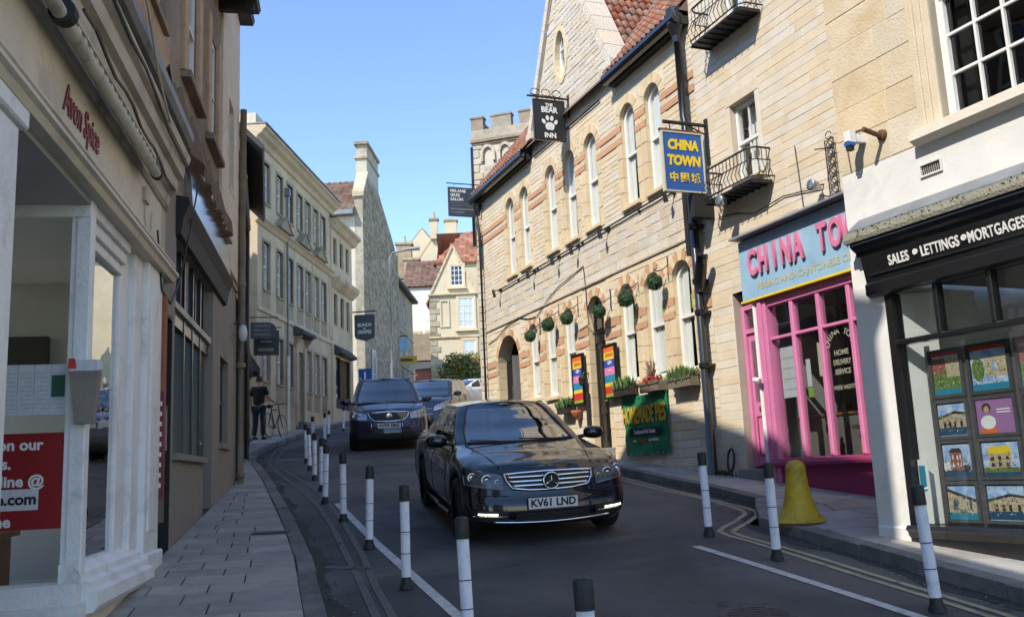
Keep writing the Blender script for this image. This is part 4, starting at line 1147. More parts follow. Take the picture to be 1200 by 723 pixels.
# drainpipes between the inn and the cream building
t = wall_thing(WB, 'drainpipe', 'thick black drainpipe with an angled elbow between the inn and cream building', 'drainpipe', .02, 0, 1.35)
mb = MB(); mb.tube([(-.02,-.12,0),(-.02,-.12,5.2),(-.04,-.12,5.25),(-.04,-.12,6.45)], .062, 12); mb.build('pipe', 'black_paint', t, smooth=True)
mb = MB(); mb.tube([(.17,-.13,3.9),(.17,-.13,4.4),(.17,-.13,6.9)], .05, 10) if False else None
mb = MB(); mb.tube([(.02,-.13,2.66),(.10,-.16,2.78),(.22,-.20,2.98),(.30,-.22,3.10)], [.07,.085,.085,.08], 12); mb.build('branch_pipe', 'black_paint', t, smooth=True)
for z in (.02, 1.55, 2.3, 2.75, 3.55):
    mb = MB(); mb.lathe([(.066,0),(.082,.012),(.082,.075),(.066,.085)], c=(-.02,-.12,z), n=14); mb.box(-.12,.08,-.115,-.0,z+.02,z+.06); mb.build('collar', 'black_paint', t)
mb = MB(); mb.tube([(-.09,-.10,6.45),(-.11,-.10,4.5)], .0, 6) if False else None
mb = MB(); mb.lathe([(.062,0),(.07,.10),(.13,.28),(.135,.52),(.115,.54)], c=(-.04,-.14,6.42-.0), n=14); mb.build('hopper', 'black_paint', t)
mb = MB(); mb.box(-.20,-.10,-.16,-.04,3.2,4.42); mb.build('pipe_casing', 'black_flat', t)

# ------------------------------------------------------------------ the cream building with the pink shop
WC = Wall((2.77, 13.04), -21.8, -1)
cb = building(WC, 'cream_building', 'cream stone house over a pink restaurant shopfront with two small iron balconies', 1.0)
CH = [(.62, 1.10, 1.3, 3.84), (1.17, 4.4, 1.0, 4.48), (.93, 1.50, 5.30, 6.40), (.95, 1.50, 7.55, 8.8)]
blk = [(.62,1.12,1.0,3.84), (1.12,4.4,1.0,4.50), (.93,1.50,5.30,6.40), (.95,1.50,7.55,8.8)]
wall_mesh(cb, .125, 4.5, 1.0, 10.4, blk, .004, .35, 'mortar')
stones(cb, .125, 4.5, 1.0, 10.4, [(a-.0, b+.0, c, d) for a,b,c,d in [(.60,1.12,1.0,3.86), (1.10,4.5,1.0,4.50), (.84,1.59,5.2,6.56), (.86,1.59,7.45,8.95)]],   .115, .30, .60, 'stone_cream', nparts=290, gap=.004, rough=.002, prefer=1, zkey=lambda s: abs(s[0]-1.6)+abs(s[1]-5.5)*.8)
wall_mesh(cb, 4.3, 4.5, 1.0, 10.4, [], .352, 6, 'mortar', 'side_wall')
# plain raised surrounds
for (a, b, c, d) in ((.93,1.50,5.30,6.40), (.95,1.50,7.55,8.8)):
    for (p, q, r_, s) in ((a-.09, a, c-.1, d), (b, b+.09, c-.1, d), (a-.09, b+.09, d, d+.16)):
        mb = MB(); mb.cbox(p+.002, q-.002, -.012, .28, r_+.002, s-.002, .006); mb.build('window_surround', 'stone_cream', cb)
    for x in (a, b-.01):
        mb = MB(); mb.box(x, x+.01, .02, .3, c, d)
    sash(cb, a+.01, b-.01, c, d-.005, False, y=.10, cols=2, fr=.05, blind=('curtain', .0), sill=.05, sill_m='stone_dress')
# cornice piece over upper windows etc
def balcony(name, lb, u0, u1, zb_, h, out):
    t = WC.root(name, lb, 'balcony', (u0+u1)/2, 0, zb_, 'iron window balconies'); w = (u1-u0)/2
    def lx(k, rr_): return rr_
    mb = MB(); mb.box(-w, w, -out, 0, -.03, .0)
    for i in range(9): mb.box(-w+i*2*w/8-.006, -w+i*2*w/8+.006, -out-.02, 0, -.05, -.03)
    mb.build('floor', 'iron', t)
    path = [(-w, 0), (-w, -out*.75), (-w*.86, -out), (w*.86, -out), (w, -out*.75), (w, 0)]
    for (z, r) in ((h, .014), (h*.62, .008), (.03, .010)):
        m = MB(); b = 1+(.10 if z < h*.5 else .0); m.tube([(p[0]*b, p[1]*b, z) for p in path], r, 6); m.build('rail', 'iron', t)
    n = 13
    for i in range(n):
        x = -w*.9+i*(1.8*w)/(n-1)
        m = MB(); m.tube([(x, -out, h), (x, -out*1.0, h*.62), (x*1.05, -out*1.22, h*.3), (x*1.03, -out*1.08, .03)], .007, 5); m.build('baluster', 'iron', t)
    for s in (-1, 1):
        for k in range(3):
            m = MB(); y = -out*(.2+.25*k); m.tube([(s*w, y, h), (s*w*1.0, y, h*.6), (s*w*1.08, y, h*.3), (s*w, y, .03)], .007, 5); m.build('baluster', 'iron', t)
    return t
balcony('window_balcony', 'black iron balcony under the window above the pink shop sign', .62, 1.70, 5.12, .42, .30)
balcony('window_balcony', 'black iron balcony at the top window of the cream building, cut by the upper edge', .62, 1.78, 7.42, .50, .32)
t = WC.root('window_lamp', 'small round silver floodlight hung under the iron balcony above the shop sign', 'floodlight', 1.0, -.30, 5.02)
mb = MB(); mb.lathe([(.02,.06),(.06,.04),(.085,-.05),(.08,-.06),(0,-.05)], n=14, axis='y'); mb.build('lamp_head', 'stainless', t, smooth=True)
mb = MB(); mb.tube([(0,.05,.0),(0,.15,.06)], .01, 5); mb.build('arm', 'iron', t)
t = WC.root('window_lamp', 'small silver floodlight on the cream wall beside the iron grille', 'floodlight', 2.62, -.14, 4.75)
mb = MB(); mb.lathe([(.02,.06),(.05,.04),(.07,-.05),(.065,-.06),(0,-.05)], n=14, axis='y'); mb.build('lamp_head', 'stainless', t, smooth=True)
mb = MB(); mb.tube([(0,.05,.0),(0,.14,.02)], .01, 5); mb.build('arm', 'iron', t)
t = WC.root('wall_grille', 'narrow black scrolled iron grille on the wall left of the alarm box', 'iron grille', 2.84, -.05, 4.85)
mb = MB()
for x in (-.07, .07): mb.tube([(x,0,-.32),(x,0,.40)], .008, 5)
for k in range(7):
    z = -.3+k*.115; mb.tube([(-.07,0,z),(.07,0,z)], .006, 5); mb.tube([(.05*math.cos(a*.7), 0, z+.055+.045*math.sin(a*.7)) for a in range(9)], .006, 5)
mb.tube([(0,.05,-.3),(0,-.22,-.3)], .008, 5); mb.tube([(0,.05,.3),(0,-.22,.25)], .008, 5); mb.build('scrollwork', 'iron', t)
mb = MB(); mb.tube([(.5,-.02,4.95),(.9,-.02,4.90),(1.3,-.03,4.78),(1.9,-.02,4.84),(2.6,-.02,4.74)], .008, 5)
mb.tube([(2.2,-.02,5.4),(2.25,-.02,4.6)], .006, 5)
o = mb.build('cable', 'iron'); o.location = (WC.P[0], WC.P[1], 0); o.rotation_euler = (0, 0, WC.rz); tag(o, 'thin dark cable strung along the cream wall above the shop sign', 'cable')
mb = MB(); mb.xprism([(0,4.56),(-.24,4.50),(-.25,4.47),(-.02,4.47)], .98, 4.4); mb.build('sign_hood', 'lead', cb)
# the shop: board, frame, glazing
sh_ = WC.root('shop_sign', 'light blue shop sign with raised pink letters CHINA TOWN above the pink shopfront', 'shop sign', 0, 0, 3.64)
ZB[sh_.name] = 3.64
mb = MB(); mb.box(1.0, 4.35, -.11, .0, 3.66, 4.45); mb.build('board', 'fascia_blue', sh_)
mb = MB(); mb.box(.96, 4.38, -.115, -.0, 3.635, 3.659); mb.build('edging', 'sign_yellow', sh_)
for i, c in enumerate('CHINA TOWN'):
    if c == ' ': continue
    x = 1.30+i*.228+(-.02 if i > 5 else 0)
    text_obj(c, .46, 'letter_pink', sh_, (x, -.13, 4.10), extrude=.018, bold=.014, sx=.58, name='letter')
text_obj('PEKING AND CANTONESE CUISINE', .115, 'letter_gold', sh_, (2.36, -.113, 3.79), extrude=.001, bold=.002, sx=1.12)
sf = WC.root('shopfront', 'glossy pink timber shopfront with tall glazed window and dark pink panel below', 'shopfront', 0, 0, 1.0)
ZB[sf.name] = 1.0
mb = MB(); mb.box(1.30, 4.4, -.03, .16, 1.0, 1.50); mb.build('stallriser', 'pink_dark', sf)
mb = MB(); mb.xprism([(-.10,1.60),(-.12,1.56),(-.12,1.53),(-.05,1.50),(.12,1.50),(.12,1.62)], 1.28, 4.4); mb.build('sill', 'pink_dark', sf)
for (a, b, o_) in ((1.17,1.23,.05),(1.23,1.31,.08),(1.31,1.38,.06)):
    mb = MB(); mb.cbox(a, b-.002, -o_, .12, 1.2 if a > 1.2 else 1.25, 3.63, .006); mb.build('pilaster', 'pink', sf)
mull = [1.385, 1.83, 2.32, 2.84, 3.38, 3.9]
for x in mull[1:]:
    mb = MB(); mb.cbox(x-.032, x+.032, -.03, .06, 1.62, 3.52, .012); mb.build('mullion', 'pink', sf)
mb = MB(); mb.cbox(1.38, 4.4, -.035, .07, 3.52, 3.63, .01); mb.build('head_rail', 'pink', sf)
for a, b in zip(mull, mull[1:]+[4.4]):
    mb = MB(); mb.cbox(a+.033 if a > 1.4 else a, b-.033, -.02, .05, 3.09, 3.13, .008); mb.build('transom', 'pink', sf)
    for (z0, z1) in ((1.62, 3.09), (3.13, 3.52)):
        mb = MB(); mb.box(a+.03, b-.03, .02, .026, z0, z1); mb.build('pane', 'glass_shop', sf)
# interior
mb = MB(); mb.box(1.2, 4.4, .36, 3.2, 1.28, 1.30); mb.box(1.2,4.4,3.2,3.24,1.3,3.8); mb.box(1.16,1.2,.15,3.2,1.3,3.8); mb.box(4.4,4.43,.15,3.2,1.3,3.8); mb.box(1.2,4.4,.15,3.2,3.80,3.84); mb.build('shop_interior', 'interior_dark', sf)
mb = MB(); mb.box(1.2, 4.4, .42, .45, 1.62, 2.10); mb.build('half_screen', 'interior', sf)
mb = MB(); mb.box(1.2, 4.4, .40, .43, 2.10, 2.13); mb.build('counter_edge', 'orange_wood', sf)
mb = MB(); mb.box(1.205, 1.215, .05, 1.2, 1.62, 3.6); mb.build('side_panel', 'interior_light', sf)
def flat(parent, name, mat, u0, u1, z0, z1, y, **k):
    mb = MB(); mb.box(u0, u1, y, y+.003, z0, z1); return mb.build(name, mat, parent)
flat(sf, 'menu_sheet', 'paper', 1.46, 1.80, 2.35, 2.98, .045); 
for k in range(4): flat(sf, 'menu_print', 'print_dark', 1.50, 1.76, 2.45+k*.13, 2.452+k*.13, .042)
flat(sf, 'notice', 'paper', 1.93, 2.01, 2.45, 2.78, .045); flat(sf, 'notice', 'print_green', 1.93, 2.02, 2.32, 2.44, .045); flat(sf, 'notice', 'sign_cream', 2.16, 2.26, 2.55, 2.95, .045)
text_obj('HOME', .085, 'sign_cream', sf, (2.58, .030, 2.78), extrude=.001, bold=.002)
text_obj('DELIVERY', .085, 'sign_cream', sf, (2.58, .030, 2.67), extrude=.001, bold=.002, sx=.8)
text_obj('SERVICE', .085, 'sign_cream', sf, (2.58, .030, 2.56), extrude=.001, bold=.002, sx=.85)
text_obj('WEEK NIGHTS', .07, 'sign_cream', sf, (2.58, .030, 2.38), extrude=.001, bold=.001, sx=.8)
for i, c in enumerate('CHINA TOWN'):
    a = math.pi*(1-(i+.5)/10); 
    if c != ' ': text_obj(c, .10, 'sign_cream', sf, (2.58+.21*math.cos(a), .030, 2.86+.17*math.sin(a)), extrude=.001, bold=.002, rot=(math.pi/2, -(a-math.pi/2)*.8, 0), name='letter')
text_obj('TAKE AWAY', .085, 'sign_cream', sf, (3.10, .030, 2.70), extrude=.001, bold=.002, sx=.8)
# lucky figures on the inner sill
for (x, m_) in ((2.10, 'black_flat'), (2.64, 'gold')):
    t = WC.root('ornament', 'small black and gold ornament on the window ledge behind the pink mullion' if m_ == 'gold' else 'small dark ornament on a stem behind the shop window', 'ornament', x, .2, 1.63)
    mb = MB()
    if m_ == 'gold':
        mb.box(-.06,.06,-.03,.03,0,.14); mb.build('base', 'gold', t); mb = MB(); mb.lathe([(.05,.14),(.07,.20),(.05,.27),(0,.30)], n=10); mb.build('figure', 'black_flat', t)
    else:
        mb.tube([(0,0,0),(0,0,.2)], .008, 6); mb.build('stem', 'black_flat', t); mb = MB(); mb.lathe([(0,.17),(.05,.2),(.035,.28),(.05,.33),(.02,.38),(.03,.42),(0,.46)], n=10); mb.build('figure', 'black_flat', t)
# left door in its recess
dr = WC.root('shop_door', 'pink panelled door with a fanlight, set back left of the shop window', 'door', 0, 0, 1.48); ZB[dr.name] = 1.48
mb = MB(); mb.box(.62, .68, .12, .2, 1.52, 3.66); mb.box(1.03, 1.10, .12, .2, 1.52, 3.66); mb.box(.68, 1.03, .12, .2, 3.28, 3.34); mb.box(.68,1.03,.12,.2,3.60,3.66); mb.build('frame', 'pink', dr)
mb = MB(); mb.box(.685, 1.025, .15, .19, 1.54, 3.275); d_ = mb.build('door_leaf', 'pink', dr)
mb = MB(); mb.ring(outline(.73,.99,1.66,2.18,False), outline(.73,.99,1.66,2.18,False,12,.02), .14, .151); mb.build('panel', 'pink_dark', d_, loc=(0,0,0))
mb = MB(); mb.box(.74,.98,.145,.149,2.36,3.18); mb.build('door_pane', 'glass_shop', d_, loc=(0,0,0))
mb = MB(); mb.box(.745,.975,.150,.154,2.37,3.17); mb.build('door_blind', 'interior_light', d_, loc=(0,0,0))
mb = MB(); mb.box(.80,.92,.14,.15,2.24,2.30); mb.build('letterbox', 'rust', d_, loc=(0,0,0))
mb = MB(); mb.box(.68,1.03,.16,.164,3.34,3.60); mb.build('fanlight', 'glass_shop', dr)
mb = MB(); mb.box(.6,1.12,.35,.37,1.3,3.84); mb.build('backing', 'interior_light', dr)
mb = MB(); mb.box(.605,.62,.0,.35,1.3,3.84); mb.box(.62,1.10,.0,.35,3.84,3.86); mb.build('reveal', 'stone_cream', cb)
mb = MB(); mb.cbox(.55,1.12,-.10,.3,1.2,1.50,.01); mb.build('door_step', 'kerb', cb)
mb = MB(); mb.tube([(1.135,-.04,1.25),(1.135,-.04,3.62)], .028, 8); mb.build('white_pipe', 'white_paint', cb)
t = WC.root('bell_box', 'small white and pink doorbell box on the white pipe beside the shop door', 'bell box', 1.16, -.12, 2.62)
mb = MB(); mb.tube([(-.05,0,0),(.06,0,-.02)], .035, 10); mb.build('case', 'white_paint', t); mb = MB(); mb.tube([(-.0,0,-.01),(.07,0,-.022)], .022, 8); mb.build('speaker', 'pink', t)
t = WC.root('cellar_hoop', 'round dark iron hoop leaning on the wall by the foot of the drainpipe', 'iron hoop', .38, -.08, 1.62)
mb = MB(); mb.tube([(.075*math.cos(a*math.pi/10), .02*math.sin(a*math.pi/10), .15*math.sin(a*math.pi/10)) for a in range(21)], .016, 6, caps=False); mb.build('ring', 'iron', t)
# weeds at the foot of the wall
mb = MB()
for _ in range(160):
    x = lr.gauss(.1, .22); s = lr.uniform(.03, .09); p = Vector((x, lr.uniform(-.14,-.02), 1.43-x*.096)); q = p+Vector((lr.uniform(-.05,.05), lr.uniform(-.05,0), s)); n_ = Vector((.012, 0, 0)); mb.face([p-n_, p+n_, q])
o = mb.build('weeds', 'leaf_moss', kind='stuff'); o.location = (WC.P[0], WC.P[1], .02); o.rotation_euler = (0, 0, WC.rz); tag(o, 'low weeds at the foot of the drainpipe', 'weeds')
# blue hanging sign
t = WC.root('hanging_sign', 'blue hanging sign with yellow CHINA TOWN lettering and three characters', 'hanging sign', .36, 0, 5.32)
mb = MB(); mb.tube([(0,.02,1.02),(0,-.72,1.02)], .028, 8); mb.tube([(0,.02,.86),(0,-.30,.99)], .012, 6); mb.box(-.03,.03,-.03,.01,.45,1.12); mb.build('bracket', 'iron', t)
mb = MB(); mb.tube([(0,-.14,1.0),(0,-.14,.90)], .010, 5); mb.tube([(0,-.62,1.0),(0,-.62,.90)], .010, 5); mb.box(-.02,.02,-.80,-.12,.885,.915); mb.build('hanger', 'rust', t)
mb = MB(); mb.box(-.02,.02,-.76,-.13,.02,.86); mb.build('board', 'sign_blue', t)
mb = MB()
for (a, b, c, d) in ((-.785,-.76,.0,.88), (-.13,-.105,.0,.88), (-.76,-.13,.86,.88), (-.76,-.13,.0,.02)): mb.box(-.03,.03,a,b,c,d)
mb.build('frame', 'sign_cream', t)
yztext('CHINA', .195, 'sign_yellow', t, .024, -.445, .68, bold=.011, shear=.15, sx=.80)
yztext('TOWN', .195, 'sign_yellow', t, .024, -.445, .45, bold=.011, shear=.15, sx=.84)
for i, c in enumerate('中國城'): yztext(c, .15, 'sign_yellow', t, .024, -.62+i*.175, .20, bold=.004)
mb = MB(); mb.box(-.10,.02,-.34,-.02,-.34,-.02); mb.build('transformer_box', 'black_flat', t)

# ------------------------------------------------------------------ the estate agent's building
WK = Wall((3.16, 7.85), -24.3, -1)
kb = building(WK, 'white_banded_building', 'stone building with a white painted band and square pier above the black estate agent shopfront', .5)
SW = (.84, 1.72, 4.18, 6.3)
wall_mesh(kb, -.30, 6.0, 4.08, 9.4, [SW], .004, .35, 'mortar')
wall_mesh(kb, -.30, 6.0, 3.3, 4.08, [], -.0, .35, 'render_white', 'white_band')
stones(kb, -.30, 6.0, 4.09, 9.4, [(.62, 1.94, 4.08, 6.7)], .30, .38, .70, 'stone_stained', nparts=120, gap=.004, rough=.002)
wall_mesh(kb, -.30, .04, .5, 3.3, [], -.012, .35, 'render_white', 'pier')
mb = MB(); mb.box(-.30,-.05,.35,2.4,.5,9.4); mb.build('side_wall', 'render_white', kb)
mb = MB(); mb.cbox(-.31,.05,-.03,.1,.5,1.02,.02); mb.build('pier_foot', 'render_white', kb)
# moulded architrave and sill
for k, (i0, i1, o_) in enumerate(((.20,.13,.05),(.13,.07,.035),(.07,.0,.02))):
    P0 = [(SW[0]-i0, SW[2]-.0), (SW[1]+i0, SW[2]), (SW[1]+i0, SW[3]+i0), (SW[0]-i0, SW[3]+i0)]
    P1 = [(SW[0]-i1, SW[2]-.0), (SW[1]+i1, SW[2]), (SW[1]+i1, SW[3]+i1), (SW[0]-i1, SW[3]+i1)]
    for (a, b, c, d) in ((SW[0]-i0, SW[0]-i1, SW[2], SW[3]+i1), (SW[1]+i1, SW[1]+i0, SW[2], SW[3]+i1), (SW[0]-i0, SW[1]+i0, SW[3]+i1, SW[3]+i0)):
        mb = MB(); mb.cbox(a, b, -o_, .30, c, d, .005); mb.build('architrave', 'stone_cream', kb)
mb = MB(); mb.xprism([(-.10,4.18),(-.11,4.10),(-.06,4.07),(.30,4.07),(.30,4.185)], SW[0]-.26, SW[1]+.26); mb.build('window_sill', 'stone_cream', kb)
sash(kb, SW[0], SW[1], SW[2]+.005, SW[3], False, y=.10, cols=3, rows=6, fr=.065, bar=.022, glass='glass_dark', back='interior_dark', back_d=1.2, blind=None)
mb = MB(); mb.box(SW[0]+.07, SW[0]+.17, .22, .25, SW[2], SW[3]); mb.build('curtain', 'curtain', kb)
# lead flashing, mossy ledge
mb = MB(); mb.xprism([(.0,3.64),(-.015,3.64),(-.17,3.52),(-.17,3.50),(.0,3.50)], -.14, 6.0); mb.build('lead_flashing', 'lead', kb)
mb = MB(); mb.xprism([(.0,3.50),(-.19,3.50),(-.20,3.44),(-.19,3.41),(.0,3.41)], -.17, 6.0); mb.build('ledge', 'moss', kb)
lr2 = random.Random(4); mb = MB(); 
for _ in range(500):
    x = lr2.random()**1.6*3.2-.0; y = -.19+lr2.uniform(-.02,.04); z = 3.50-lr2.random()*.07; s = lr2.uniform(.005,.012)
    p = Vector((x,y,z)); mb.face([p+Vector((-s,0,0)), p+Vector((s,0,0)), p+Vector((0,-s,s*1.2))])
mb.build('moss_tufts', 'leaf_moss', kb, kind='stuff')
# black fascia and cornice
es = building(WK, 'estate_agent_shopfront', 'black timber shopfront with white SALES LETTINGS MORTGAGES lettering and property posters', .7, 'shopfront')
mb = MB(); mb.xprism([(.0,3.41),(-.17,3.41),(-.18,3.38),(-.15,3.35),(-.12,3.33),(-.10,3.29),(.0,3.29)], -.12, 6.0); mb.build('cornice', 'black_paint', es)
for k in range(95):
    pass
mb = MB()
for k in range(110): mb.box(-.10+k*.035, -.10+k*.035+.020, -.135, -.11, 3.345, 3.365)
mb.build('dentils', 'black_paint', es, kind='stuff')
mb = MB(); mb.xprism([(.0,3.29),(-.10,3.29),(-.06,3.06),(-.08,3.04),(-.08,2.95),(-.04,2.93),(.0,2.93)], -.09, 6.0); mb.build('fascia', 'black_paint', es)
mb = MB(); mb.xprism([(-.074,3.125),(-.084,3.125),(-.082,3.11),(-.072,3.11)], -.03, 6.0); mb.build('fascia_bead', 'iron', es)
for s_, x, b_ in (('SALES', .31, .0025), ('LETTINGS', .725, .0025), ('MORTGAGES', 1.235, .0025)):
    text_obj(s_, .118, 'sign_white', es, (x, -.0885, 3.19), extrude=.003, bold=b_, sx=.68, space=1.06, rot=(math.pi/2+.172, 0, 0))
for x in (.487, .957, 1.535):
    mb = MB(); mb.ring([(x+.024*math.cos(a*math.pi/6), 3.205+.024*math.sin(a*math.pi/6)) for a in range(12)], [(x+.013*math.cos(a*math.pi/6), 3.205+.013*math.sin(a*math.pi/6)) for a in range(12)], -.095, -.083); mb.lathe([(.008,0),(.008,.01)], c=(x,-.095,3.205), axis='y', n=8); mb.build('separator', 'sign_white', es)
# frame
mb = MB(); mb.box(.05, .12, -.02, .08, 1.0, 2.93); mb.build('post', 'black_paint', es)
mx = [.12, .56, 1.06, 1.6, 2.2, 2.8]
for x in mx[1:]:
    mb = MB(); mb.cbox(x-.022, x+.022, -.02, .06, 2.535, 2.93, .008); mb.build('mullion', 'black_paint', es)
mb = MB(); mb.cbox(.12, 6.0, -.03, .06, 2.49, 2.535, .008); mb.build('transom', 'black_paint', es)
mb = MB(); mb.xprism([(-.06,1.03),(-.08,1.0),(-.06,.98),(-.03,.93),(-.03,.5),(.08,.5),(.08,1.03)], .05, 6.0); mb.build('stallriser', 'black_paint', es)
for a, b in zip(mx, mx[1:]+[6.0]):
    mb = MB(); mb.box(a, b, .02, .026, 2.535, 2.93); mb.build('pane', 'glass_shop', es)
mb = MB(); mb.box(.12, 6.0, .02, .026, 1.03, 2.49); mb.build('pane', 'glass_shop', es)
# interior
mb = MB(); mb.box(.06,.10,.08,1.0,.9,3.0); mb.build('side_panel', 'white_paint', es)
mb = MB(); mb.add([(.12,.09,1.03),(.27,.30,1.03),(.27,.30,2.93),(.12,.09,2.93),(.10,.12,1.03),(.25,.33,1.03),(.25,.33,2.93),(.10,.12,2.93)], [(0,1,2,3),(7,6,5,4),(0,4,5,1),(1,5,6,2),(2,6,7,3)]); mb.build('return_panel', 'white_paint', es)
mb = MB(); mb.box(.06,6.0,2.2,2.24,.9,3.1); mb.box(.06,6,.08,2.2,3.05,3.08); mb.box(.06,6,.08,2.2,.88,.9); mb.build('shop_interior', 'interior', es)
mb = MB(); mb.box(.10,6.0,.42,.44,1.0,2.42) ; mb.build('back_screen', 'interior_light', es)
mb = MB(); mb.box(.13,.23,.05,.055,1.04,1.55); mb.build('window_sticker', 'print_white', es)
mb = MB(); mb.box(.14,.20,.045,.049,1.30,1.5); mb.build('window_sticker', 'print_teal', es)
# posters in silver rails: frame, picture, print; each a thing hung in the window
def picture(parent, kind, w, h):
    """flat print: a few coloured shapes 1 mm apart"""
    def q(name, mat, x0, x1, z0, z1, l): mb = MB(); mb.box(x0*w, x1*w, -.010-.0012*l, -.0095-.0012*l, z0*h, z1*h); mb.build(name, mat, parent)
    def pg(name, mat, P, l): mb = MB(); mb.prism([(a*w, b*h) for a, b in P], -.010-.0012*l, -.0095-.0012*l); mb.build(name, mat, parent)
    q('sky_print', 'print_sky', -.46, .46, .0, .94, 0)
    if kind == 0:   # row of cottages
        pg('house_print', 'print_stone', [(-.46,.2),(.46,.2),(.46,.62),(.1,.66),(-.46,.52)], 1); pg('roof_print', 'print_dark', [(-.46,.52),(.1,.66),(.46,.62),(.46,.68),(.1,.74),(-.46,.58)], 2)
        q('lawn_print', 'print_navy', -.46, .46, .04, .26, 2)
        for x in (-.3, -.12, .05, .27): q('opening_print', 'print_dark', x, x+.08, .27, .44, 3)
    elif kind == 1: # person on purple
        q('backdrop_print', 'print_purple', -.47, .47, .0, .97, 1); pg('hair_print', 'print_dark', [(-.20+.12*math.cos(a*.785), .74+.14*math.sin(a*.785)) for a in range(8)], 2)
        pg('face_print', 'skin', [(-.20+.075*math.cos(a*.785), .69+.11*math.sin(a*.785)) for a in range(8)], 3); pg('body_print', 'print_orange', [(-.38,.02),(.02,.02),(-.04,.42),(-.34,.42)], 2)
        pg('speech_print', 'print_white', [(-.18+.20*math.cos(a*.524), .33+.20*math.sin(a*.524)) for a in range(12)], 4)
        for z in (.66, .58): q('text_print', 'print_white', .06, .40, z, z+.035, 2)
    elif kind == 2: # brick house
        q('ground_print', 'print_navy', -.46, .46, .0, .2, 1); q('house_print', 'print_brick', -.22, .18, .18, .72, 1); pg('roof_print', 'print_dark', [(-.25,.72),(.2,.72),(.12,.84),(-.16,.84)], 2)
        for x in (-.15, .0, .10):
            for z in (.3, .52): q('opening_print', 'print_white', x, x+.05, z, z+.12, 3)
        q('wall_print', 'print_white', -.46, -.22, .2, .45, 2); q('cars_print', 'print_dark', .2, .42, .16, .34, 2)
    elif kind == 3: # green house yellow roof
        q('ground_print', 'print_grass', -.46, .46, .0, .25, 1); q('house_print', 'print_stone', -.30, .26, .2, .62, 1); pg('roof_print', 'print_yellow', [(-.34,.62),(.30,.62),(.24,.84),(-.26,.84)], 2)
        for x in (-.24, -.06, .14):
            for z in (.28, .46): q('opening_print', 'print_dark', x, x+.08, z, z+.1, 3)
        q('foot_print', 'print_navy', -.46, .46, .0, .12, 2)
    elif kind == 4: # bungalow
        pg('house_print', 'print_stone', [(-.46,.2),(.46,.2),(.46,.5),(-.1,.66),(-.46,.8)], 1); pg('roof_print', 'print_dark', [(-.46,.8),(-.1,.66),(.46,.5),(.46,.58),(-.1,.76),(-.46,.88)], 2)
        for x in (-.28, -.2, .25): q('opening_print', 'print_navy', x, x+.06, .28, .56, 3)
        q('foot_print', 'print_teal', -.46, .46, .0, .2, 2); q('lawn_print', 'print_grass', -.1, .1, .2, .3, 3)
    elif kind == 5: # green tree, teal foot, red head
        q('head_print', 'print_red', -.47, .47, .90, .98, 2); q('house_print', 'print_stone', -.1, .46, .3, .72, 1); pg('tree_print', 'print_grass', [(-.28+.17*math.cos(a*.524), .48+.26*math.sin(a*.524)) for a in range(12)], 2)
        q('opening_print', 'print_sky', .1, .22, .42, .6, 3); q('foot_print', 'print_teal', -.47, .47, .0, .15, 2)
    else:           # garden, red head
        q('garden_print', 'print_grass', -.46, .46, .1, .6, 1); q('house_print', 'print_brick', -.46, .0, .5, .85, 2); q('wall_print', 'print_stone', .02, .46, .4, .85, 2); q('head_print', 'print_red', -.47, .47, .90, .98, 3); q('foot_print', 'print_teal', -.47, .47, .0, .13, 3)
PW = [(.295,.575), (.66,1.0), (1.09,1.43), (1.52,1.86)]
rows = [(2.05,2.40), (1.72,1.99), (1.40,1.67), (1.07,1.345)]
kinds = [[6,5,6,4],[0,1,3,0],[2,3,4,2],[4,0,2,5]]
names = {6:'garden and brick cottage', 5:'driveway and round green tree', 0:'row of stone cottages', 1:'woman on a purple ground', 3:'green house with a yellow roof', 4:'low cream bungalow', 2:'red brick house'}
colw = ['in the left column', 'in the second column', 'in the third column', 'in the fourth column']; roww = ['top row', 'second row', 'third row', 'bottom row']
for r, (z0, z1) in enumerate(rows):
    for c, (a, b) in enumerate(PW):
        k = kinds[r][c]
        t = WK.root('property_poster', f'window poster of {names[k]}, {roww[r]}, {colw[c]}', 'poster', (a+b)/2, .16, z0, 'property posters in the estate agent window')
        w, h = b-a, z1-z0
        mb = MB(); mb.ring(outline(-w/2-.022, w/2+.022, -.022, h+.022, False), outline(-w/2+.004, w/2-.004, .004, h-.004, False), -.018, .01); mb.box(-w/2-.02, w/2+.02, .0, .01, -.02, h+.02); mb.build('frame', 'slate', t)
        picture(t, k, w, h)
        mb = MB(); pm = ['print_grass', 'print_stone', 'print_dark', 'print_white', 'print_navy', 'print_brick', 'print_sky']
        if k != 1:
            for _ in range(130):
                x = lr2.uniform(-.45, .40)*w; zz = lr2.uniform(.14, .66)*h; a = lr2.uniform(.003, .013); b = lr2.uniform(.003, .010); y = -.0165-.0003*lr2.random(); mb.face([(x,y,zz),(x+a,y,zz+lr2.uniform(-.003,.003)),(x+a*.8,y,zz+b),(x+a*.1,y,zz+b*.9)], lr2.randrange(7))
            mb.build('photo_detail', pm, t, kind='stuff')
for c, x in enumerate((.25, .617, 1.045, 1.475)):
    mb = MB(); mb.box(x-.022, x+.022, .165, .18, 1.02, 2.47); mb.build('poster_rail', 'stainless', es)
for z in (1.035, 1.37, 1.695, 2.02):
    mb = MB(); mb.box(.24, 1.9, .168, .178, z-.006, z+.006); mb.build('poster_rail', 'stainless', es)
